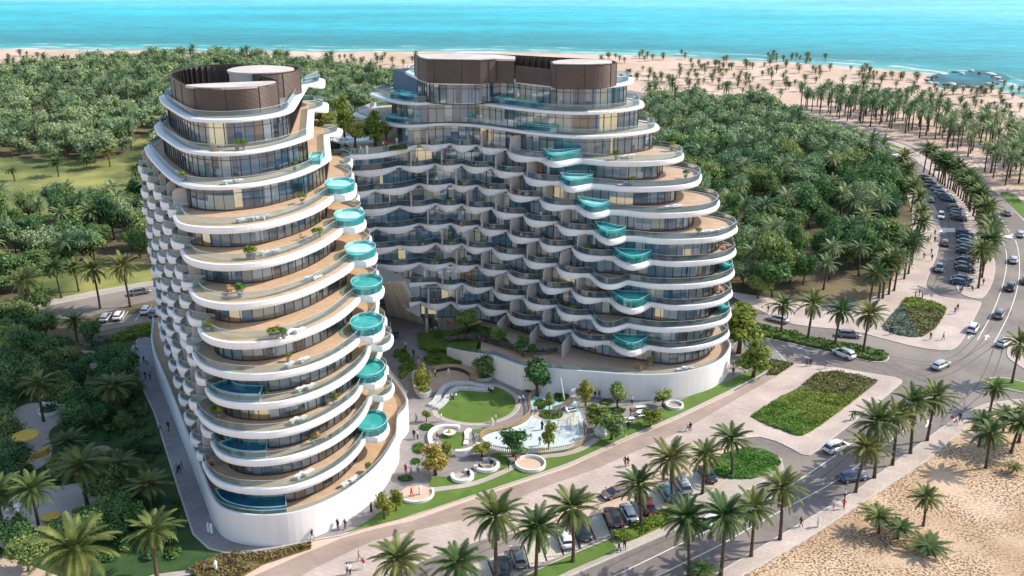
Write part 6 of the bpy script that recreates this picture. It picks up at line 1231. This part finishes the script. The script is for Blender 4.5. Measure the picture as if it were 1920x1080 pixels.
# ------------------------------------------------------------------ people
def skin_mesh(name, joints, edges, radii, paintf, mats, sub=1):
    me=bpy.data.meshes.new(name+'_cage'); me.from_pydata(joints,edges,[]); o=bpy.data.objects.new(name+'_cage',me); link(o)
    md=o.modifiers.new('skin','SKIN'); me.skin_vertices[0].data[0].use_root=True
    for i,r_ in enumerate(radii): me.skin_vertices[0].data[i].radius=(r_,r_)
    s_=o.modifiers.new('sub','SUBSURF'); s_.levels=sub
    dg=bpy.context.evaluated_depsgraph_get(); dg.update(); m2=bpy.data.meshes.new_from_object(o.evaluated_get(dg)); m2.name=name; bpy.data.objects.remove(o)
    m2.materials.clear()
    for m in mats: m2.materials.append(m)
    for p in m2.polygons: p.material_index=paintf(p.center); p.use_smooth=True
    return m2
def figure(pose):
    st={'stand':(.10,.10,0,0),'walk':(.12,.12,.26,-.24)}.get(pose,(.1,.1,0,0)); fa,fb=st[2],st[3]
    J=[(0,0,.95),(0,0,1.15),(0,0,1.38),(0,0,1.50),(0,.01,1.60),(0,.015,1.70),(-.19,0,1.40),(-.25,-fa*.5,1.12),(-.23,-fa*.9+.08,.86),(.19,0,1.40),(.25,-fb*.5,1.12),(.23,-fb*.9+.08,.86),
       (-.10,0,.90),(-.11,fa*.6,.50),(-.11,fa,.09),(-.11,fa+.14,.04),(.10,0,.90),(.11,fb*.6+.03,.50),(.11,fb,.09),(.11,fb+.14,.04)]
    if pose=='sit':
        J=[(0,0,.52),(0,-.02,.72),(0,-.02,.95),(0,0,1.06),(0,.02,1.15),(0,.03,1.25),(-.19,0,.97),(-.25,.08,.72),(-.16,.3,.6),(.19,0,.97),(.25,.08,.72),(.16,.3,.6),(-.1,.03,.5),(-.11,.45,.5),(-.11,.47,.09),(-.11,.6,.04),(.1,.03,.5),(.11,.45,.5),(.11,.47,.09),(.11,.6,.04)]
    E_=[(0,1),(1,2),(2,3),(3,4),(4,5),(2,6),(6,7),(7,8),(2,9),(9,10),(10,11),(0,12),(12,13),(13,14),(14,15),(0,16),(16,17),(17,18),(18,19)]
    Rr=[.15,.135,.16,.06,.10,.095,.075,.05,.04,.075,.05,.04,.10,.07,.05,.04,.10,.07,.05,.04]
    top=.95 if pose!='sit' else .55; nk=1.47 if pose!='sit' else 1.03; hr=1.66 if pose!='sit' else 1.21
    def pf(c):
        if c.z>hr or (c.z>hr-.12 and c.y<-.03): return 3
        if c.z>nk: return 2
        if c.z<.07: return 3
        if abs(c.x)>.2 and c.z<(nk-.55): return 2
        return 0 if c.z>top else 1
    return skin_mesh('person_'+pose,J,E_,Rr,pf,[CL['white'],CL['navy'],SKIN,M['hair']])
def robed(pose='robe'):
    J=[(0,0,.75),(0,0,1.1),(0,0,1.38),(0,0,1.50),(0,.01,1.60),(0,.015,1.70),(-.19,0,1.38),(-.27,.02,1.1),(-.25,.1,.88),(.19,0,1.38),(.27,.02,1.1),(.25,.1,.88),(0,0,.4),(0,.01,.06)]
    E_=[(0,1),(1,2),(2,3),(3,4),(4,5),(2,6),(6,7),(7,8),(2,9),(9,10),(10,11),(0,12),(12,13)]
    Rr=[.19,.17,.17,.09,.115,.11,.085,.07,.05,.085,.07,.05,.21,.25]
    def pf(c):
        if c.z>1.53 and c.y>.06: return 2
        if c.z>1.47: return 1
        return 0
    return skin_mesh('person_robe',J,E_,Rr,pf,[CL['white'],CL['white'],SKIN,M['hair']])
FIG={p_:figure(p_) for p_ in ('stand','walk','sit')}; FIG['robe']=robed()
PG='people strolling'
def person(pos, z, pose, top, bottom, label, rz=None, s=1.0):
    o=place('person',FIG[pose],None,(pos[0],pos[1],z),random.uniform(0,6.28) if rz is None else rz); o.scale=(s,s,s)
    for i_,c in ((0,top),(1,bottom)): o.material_slots[i_].link='OBJECT'; o.material_slots[i_].material=CL[c]
    tag(o,label,'person'); return o
BC={'w':'white','k':'black','r':'red','p':'pink','b':'blue','g':'grey','n':'navy','o':'orange','h':'khaki','t':'brown'}
def crowd(fn, rows, z=.13):
    for x,y,pose,tb,lab in rows:
        person(fn(x,y),z,{'s':'stand','w':'walk','i':'sit','R':'robe'}[pose],BC[tb[0]],BC[tb[1]],lab)
crowd(z3,[(150,415,'w','pn','person in pink shirt on the path beside the front tower'),(188,412,'w','kk','person in black behind the pink shirt on the tower path'),(228,610,'w','gk','person in grey top walking mid tower path'),(240,612,'w','kk','person in black beside the grey top on the tower path'),(250,590,'s','bn','person in blue at the rear of the mid-path group'),
 (372,885,'R','ww','robed person in white at the path bend, left of two'),(386,890,'R','ww','robed person in white at the path bend, right of two'),(848,915,'w','kg','lone person in dark jacket at the podium foot'),(966,868,'s','kk','slim person in black at the podium foot, left of a pair'),(1000,868,'w','nk','person in navy at the podium foot, right of a pair'),(1120,790,'R','kk','person in black robe at the corner of front podium'),
 (75,105,'w','kk','person in black high on the tower path'),(88,112,'w','wn','person in white shirt high on the tower path'),(82,178,'w','kn','dark-dressed person on the upper tower path, left'),(103,178,'w','gk','grey-topped person on the upper tower path, right'),(42,50,'w','wk','person in white top at the far end of the tower path'),(36,40,'s','rk','person in red at the far end of the tower path')],.11)
crowd(z3,[(407,1062,'R','ww','white-robed person in front of the bottom hedge'),(470,1036,'s','tk','person in brown beside the bottom hedge'),(1064,1015,'w','ph','person in pink on the promenade, upper of three'),(1084,1050,'w','rw','child in red on the promenade'),(1010,1076,'s','wn','person in white at the bottom edge of promenade'),(1022,1078,'s','wk','person in white shirt beside another at the bottom edge')])
crowd(c6,[(248,900,'w','rr','person in red on the sandy play circle'),(291,888,'R','ww','white-robed person on the sandy play circle'),(218,780,'s','rk','person in dark red by the small round mound, left of three'),(245,780,'w','wk','person in white by the small round mound, middle of three'),(279,776,'w','wn','person in white by the small round mound, right of three'),(260,603,'s','kk','person in black beside the oval mound'),(278,607,'s','wk','person in white shirt beside the oval mound'),(272,520,'w','gk','person in grey left of the thin sapling'),(398,517,'w','ww','child in white on the lawn path'),
 (655,545,'R','ww','white-robed person at the lower lawn rim'),(673,522,'s','wh','small person in pale clothes behind the white robe'),(445,405,'i','kk','person in black sitting on the lawn'),(472,402,'i','wb','person in white sitting on the lawn'),(638,372,'i','kk','person in black seated on the stone bench, left'),(656,370,'i','wk','person in white seated on the stone bench, right'),(792,425,'w','wn','person in white walking right of the lawn'),(812,422,'w','wk','person in white and black right of the lawn'),(368,292,'s','wk','person standing on the timber stage, left'),(436,287,'w','ww','person in white on the timber stage'),(553,260,'s','wg','person in white by the stage tree'),
 (258,193,'w','kk','person in black on the courtyard steps'),(283,222,'w','rw','person in red on the courtyard steps'),(218,150,'w','wk','person in white at the top of the steps'),(140,52,'R','ww','white-robed person near the entrance fin'),(165,98,'w','kk','person in black left of entrance'),(177,98,'w','nk','person in navy left of entrance'),(376,605,'i','kk','person seated on the C-shaped bench'),(378,662,'w','wp','child in white beside the C-shaped bench'),(560,612,'w','bk','person in blue by the narrow kerb seat'),(738,755,'w','kk','person in black on the winding path'),(776,730,'w','rr','person in red on the winding path'),(908,560,'R','kk','black-robed person inside the splash pad'),(896,640,'w','bh','person in blue inside the splash pad'),(875,480,'s','wr','child at the upper splash pad fence'),
 (955,345,'w','wn','person in white at the wall right of the round tree'),(967,345,'w','nk','person in navy at the wall right of the round tree'),(1175,402,'s','kb','person in black near the play tower trees'),(1197,402,'w','bk','person in blue near the play tower trees'),(1362,430,'w','wk','person in white below the wall saplings'),(1356,490,'w','rn','person in red walking to the picnic tables'),(1570,388,'s','kk','person in black at the far podium end, left'),(1583,388,'s','kk','person in black at the far podium end, right'),(1345,560,'w','kk','person in black before the picnic tables'),(590,760,'i','kk','person in black seated on second ring bench, left'),(655,742,'i','kk','person in black seated on second ring bench, right'),(640,725,'i','gk','person in grey seated on second ring bench, rear'),(535,795,'i','kk','person in black seated on nearest ring bench')],.12)
crowd(c6,[(1328,742,'w','rk','person in red on the promenade beside a child'),(1342,744,'w','kk','small person in black beside the red one on promenade'),(1645,565,'w','wk','person in white far along the promenade'),(1657,567,'w','kk','person in black far along the promenade')])
crowd(c8,[(440,265,'s','rn','person in red waiting at the side road'),(455,265,'s','nk','person in navy waiting at the side road'),(514,275,'w','rg','person in red top crossing to the plaza'),(616,478,'w','kk','person in black right of the plaza bed, left of two'),(626,474,'w','kg','person in black and grey right of the plaza bed'),(683,440,'w','nk','person in navy behind palm fronds on the plaza'),(545,822,'w','wp','person in white and pink on the sand-side footway'),(584,822,'w','rr','person in red on the sand-side footway'),(417,892,'w','kk','man in black jacket on the sand-side footway'),(485,892,'R','ww','white-robed person on the sand-side footway'),(588,782,'s','wn','person in white behind the red one on the footway'),(1004,490,'w','rw','person in red by the footway bend'),(1036,480,'w','kk','person in black by the footway bend'),(1020,494,'w','wk','person in white by the footway bend'),
 (922,162,'s','tk','person in brown at the planted bed by the crossing'),(972,163,'w','hk','person in khaki near the crossing'),(1017,62,'w','kk','person in black on the pavement corner, front'),(1027,50,'w','tk','person in brown on the pavement corner, rear'),(766,142,'s','kk','person in black left of the parking-road bed'),(774,142,'s','kk','second person in black left of the parking-road bed'),(154,302,'s','kk','person in black at the courtyard tower corner, front'),(155,270,'s','gk','person in grey at the courtyard tower corner, rear'),(167,272,'s','kk','person in black at the courtyard tower corner, right'),(214,50,'w','rk','person in red on the far pavement behind the median'),(188,38,'w','kk','person in black on far pavement behind the median'),(290,56,'w','kk','person in black near the silver saloon on the side road')])
crowd(c13,[(315,1078,'s','kk','person in black at the rear of parking-road bed, left'),(345,1060,'s','kk','person in black at the rear of parking-road bed, middle'),(368,1085,'s','gk','person in grey at the rear of parking-road bed, right'),(380,775,'w','kk','person in black on the west pavement, left of three'),(438,740,'w','kk','person in black on the west pavement, rear of three'),(443,788,'w','kk','person in black on the west pavement, front of three'),(412,650,'s','kk','person in black on the west pavement, upper group left'),(432,622,'s','gk','person in grey on the west pavement, upper group rear'),(465,645,'s','kk','person in black on the west pavement, upper group right'),(466,592,'s','tk','person in brown on the west pavement, top of group'),(662,1035,'s','wk','person in white at the median tip, left'),(675,1035,'s','kk','person in black at the median tip, right'),(842,980,'w','tk','person in brown beside the median-tip palm'),(755,1020,'i','kk','person crouching at the median tip'),(370,310,'w','nk','person in navy far up the west pavement'),(386,370,'w','tk','person in brown far up the west pavement')])
crowd(c9,[(1262,705,'w','kk','person in black at the end of hedge by the front road'),(1292,690,'w','kk','person in black and white beside the hedge end'),(1316,585,'s','kk','person in black in the hedge beside parked cars')])
crowd(cb,[(355,755,'s','kk','person in black in the shaded garden, left of two'),(368,750,'s','nk','person in navy in the shaded garden, right of two'),(340,345,'s','bb','person in blue by the garden path'),(88,575,'i','kk','person in black sitting under the yellow parasol')],.03)
crowd(cl,[(450,245,'s','oo','person in orange at the lobby entrance'),(512,230,'s','kk','person in black at the lobby entrance'),(400,180,'s','wk','person in white at lobby glazing'),(312,315,'w','hk','person in khaki before the lobby'),(345,300,'w','ww','person in white before the lobby')],.12)
for x,y,pose,tb,lab in ((545,625,'s','kk','person in black on the roof garden, leftmost of three'),(580,625,'s','kk','person in black on the roof garden, middle of three'),(648,622,'s','kk','person in black on the roof garden, right of three'),(820,655,'s','wh','person in white at the roof garden edge, left'),(892,655,'R','ww','white-robed person at the roof garden edge'),(1075,600,'s','wk','person in white under the roof canopy'),(1105,600,'s','rk','person in dark red near the roof canopy'),(1225,560,'s','ww','person in white by the roof pavilion')):
    person(rf(x,y,37.66),37.67,{'s':'stand','R':'robe'}[pose],BC[tb[0]],BC[tb[1]],lab)
for x,y,lab in ((575,70,'person in white playing at the edge of lowest corner pool'),): pass
# ------------------------------------------------------------------ things on the terraces
POT=MB(); POT.lathe([(.28,0),(.42,.75),(.44,.8),(.38,.8),(.36,.7)],14); POT=POT.mesh('pot',[M['pot_grey']])
PLV=[np_mesh('plant',leaf_cloud([(0,0,1.25,.62),(.2,.1,1.45,.48),(-.15,-.1,1.5,.46)],330,.15,i),quads(330),[M['leaf_olive' if i else 'leaf_bright']]) for i in range(2)]
def potted(pos,z,s,label,group='potted plants on the terraces'):
    t=empty('potted_plant',(pos[0],pos[1],z),label,'potted plant',group,random.uniform(0,6)); t.scale=(s,s,s); place('pot',POT,t); place('plant',random.choice(PLV),t)
b=MB(); b.box(0,0,.28,1.9,.62,.06); [b.box(sx_,sy,.13,.06,.06,.26) for sx_ in (-.8,.8) for sy in (-.26,.26)]; LF=b.mesh('frame',[M['bench_white']])
b=MB(); b.box(.3,0,.36,1.25,.6,.1); b.box(-.62,0,.58,.78,.6,.1,0,0); LC=b.mesh('cushion',[M['lounger_white']])
def lounger(pos,z,rz,label,group='sun loungers on the terraces'):
    t=empty('sun_lounger',(pos[0],pos[1],z),label,'sun lounger',group,rz); place('frame',LF,t); place('cushion',LC,t)
b=MB(); b.lathe([(.5,.70),(.5,.75)],16); TT=b.mesh('table_top',[M['furn_wood']]); b=MB(); b.tube([(0,0,0),(0,0,.7)],.06,8); b.lathe([(.28,0),(.28,.03)],12); TB=b.mesh('table_leg',[M['furn_dark']])
b=MB(); b.box(0,0,.44,.5,.5,.08); [b.box(sx_,sy,.2,.05,.05,.4) for sx_ in (-.2,.2) for sy in (-.2,.2)]; CS=b.mesh('seat',[M['furn_wood']]); b=MB(); b.box(-.23,0,.7,.06,.5,.5); CBK=b.mesh('backrest',[M['furn_wood']])
def dining(pos,z,label,n=3):
    t=empty('dining_table',(pos[0],pos[1],z),'round timber table '+label,'table','tables on the balconies'); place('table_top',TT,t); place('table_leg',TB,t)
    for i in range(n):
        a=i*6.28/n+random.uniform(0,.6); c_=empty('chair',(pos[0]+.85*math.cos(a),pos[1]+.85*math.sin(a),z),'timber chair drawn up to the table '+label,'chair','chairs on the balconies',a+math.pi); place('seat',CS,c_); place('backrest',CBK,c_)
ORD=['ground','second','third','fourth','fifth','sixth','seventh','eighth','ninth','tenth','eleventh','top']
def dk(k): return (zk(k)+.16) if k else 4.21
for fn,k,items in ((z2,9,[('c',715,188),('c',780,180),('c',805,178),('c',870,168),('p',1105,75,.9)]),(z2,8,[('p',763,420,.95),('p',793,423,.95),('c',868,395),('c',935,385),('p',1185,290,.8),('p',1215,285,.8),('t',1125,310)]),(z2,7,[('p',712,665,1.05),('t',655,640),('c',1150,555),('c',1195,550)]),(z2,6,[('p',910,930,.85),('p',945,925,.9),('p',985,928,.8),('c',1025,895),('c',1088,885),('p',512,878,.8)]),
  (z1,11,[('p',738,690,.85),('p',788,690,.85),('t',605,690)]),(z1,10,[('c',675,915),('c',745,908),('p',1125,828,.75),('p',375,900,.8)]),(z3,5,[('c',745,115),('c',812,92),('p',738,92,.6)]),(z3,4,[('c',800,225),('c',840,215),('p',640,243,.5)]),(z3,3,[('p',397,350,.9),('p',422,350,.9),('c',765,372),('c',802,365),('p',950,290,.85)]),(z3,2,[('p',848,470,.7),('t',900,452)]),(z3,1,[('c',790,625),('c',832,610),('t',385,568)]),(z3,0,[('c',1002,662),('c',1040,640),('p',1107,600,.75),('p',1070,632,.4)])):
    for it in items:
        q=fn(it[1],it[2],dk(k)); w_='on the %s terrace of the front tower'%ORD[k]
        if it[0]=='p': potted(q,dk(k),it[3],'leafy plant in grey pot '+w_)
        elif it[0]=='c': lounger(q,dk(k),R(random.choice((65,70,75))),'white sun lounger '+w_)
        else: dining(q,dk(k),w_)
for fn,k,items in ((z7,9,[('p',790,268,.9),('c',865,258),('c',895,250),('p',1258,195,.95)]),(z7,8,[('p',1375,425,.85),('c',845,488),('p',932,478,.8),('c',890,485)]),(z7,7,[('c',1190,690),('c',1215,685),('c',1275,678),('c',1310,670)]),(z7,6,[('p',1480,905,.75),('c',1545,895),('c',1580,888),('c',1620,880),('c',1660,872)]),(z7,5,[('t',1725,1020)]),(z8,3,[('t',1440,345)]),(z8,0,[('t',860,895),('c',1145,905),('c',1195,900),('p',920,870,.9)])):
    for it in items:
        q=fn(it[1],it[2],dk(k)); w_='on the %s terrace of the courtyard tower'%ORD[k]
        if it[0]=='p': potted(q,dk(k),it[3],'leafy plant in grey pot '+w_)
        elif it[0]=='c': lounger(q,dk(k),R(random.choice((20,160,200))),'white sun lounger '+w_)
        else: dining(q,dk(k),w_)
g=random.Random(11)
for k in range(1,10):
    cc=cusp_chain(k)
    for i,(a_,d_) in enumerate(zip(cc[:-1],cc[1:])):
        if a_[0]<-24: continue
        tx,ty=d_[0]-a_[0],d_[1]-a_[1]; L=math.hypot(tx,ty); nx,ny=ty/L,-tx/L; t_=g.uniform(.45,.65); q=(a_[0]+tx*t_+nx*1.1,a_[1]+ty*t_+ny*1.1); u=g.random(); w_='on a %s-floor balcony of the courtyard tower'%ORD[k]
        if u<.34: dining(q,dk(k),w_,g.choice((2,3,4)))
        elif u<.55: potted(q,dk(k),.85,'leafy plant in grey pot '+w_,'potted plants on the balconies')
        elif u<.72: person(q,dk(k),'stand',g.choice(('white','black','grey','red')),g.choice(('black','navy')),'person standing '+w_)['group']='people on the balconies'
for k in range(3,10,1):
    A=(RLx+1.4,RLy+.9); N=NOSE_L[k]; B=(N[0][0]+1.3,N[0][1]+1.8)
    for t_ in (.3,.55,.85):
        if g.random()<.55: potted((A[0]+(B[0]-A[0])*t_-.3,A[1]+(B[1]-A[1])*t_-.2),dk(k),1.0,'dark leafy plant on a side balcony of the front tower','plants on the shaded side balconies')
# ------------------------------------------------------------------ camera, light, sky
cam=bpy.data.cameras.new('camera'); co=bpy.data.objects.new('camera',cam); link(co); co.location=(0,0,CAM_H); co.rotation_euler=(math.pi/2-TILT,0,0)
cam.sensor_width=36; cam.lens=36*FPX/1920; cam.clip_end=20000; cam.clip_start=1; bpy.context.scene.camera=co
SUN_AZ=R(13); SUN_EL=R(41)
sl=bpy.data.lights.new('sun','SUN'); sl.energy=5.0; sl.angle=R(.5); sl.color=(1,.91,.78); so_=bpy.data.objects.new('sun',sl); link(so_)
d=Vector((math.cos(SUN_AZ)*math.cos(SUN_EL),math.sin(SUN_AZ)*math.cos(SUN_EL),math.sin(SUN_EL)))
so_.rotation_euler=d.to_track_quat('Z','Y').to_euler(); so_.location=(200,40,200)
w=bpy.data.worlds.new('World'); bpy.context.scene.world=w; w.use_nodes=True; nt=w.node_tree
sky=nt.nodes.new('ShaderNodeTexSky'); sky.sky_type='NISHITA'; sky.sun_disc=False; sky.sun_elevation=SUN_EL; sky.sun_rotation=math.pi/2-SUN_AZ; sky.air_density=1.3; sky.dust_density=1.2; sky.ozone_density=1.5
bg=nt.nodes['Background']; mx=nt.nodes.new('ShaderNodeMix'); mx.data_type='RGBA'; mx.blend_type='MULTIPLY'; mx.inputs['Factor'].default_value=1; mx.inputs['B'].default_value=(1.72,1.63,1.62,1); nt.links.new(sky.outputs['Color'],mx.inputs['A']); nt.links.new(mx.outputs['Result'],bg.inputs['Color']); bg.inputs['Strength'].default_value=.15
sc=bpy.context.scene; sc.view_settings.view_transform='Standard'; sc.view_settings.look='None'; sc.view_settings.exposure=0
sc.cycles.max_bounces=8; sc.cycles.transparent_max_bounces=16; sc.cycles.caustics_reflective=False; sc.cycles.caustics_refractive=False; sc.cycles.use_denoising=True
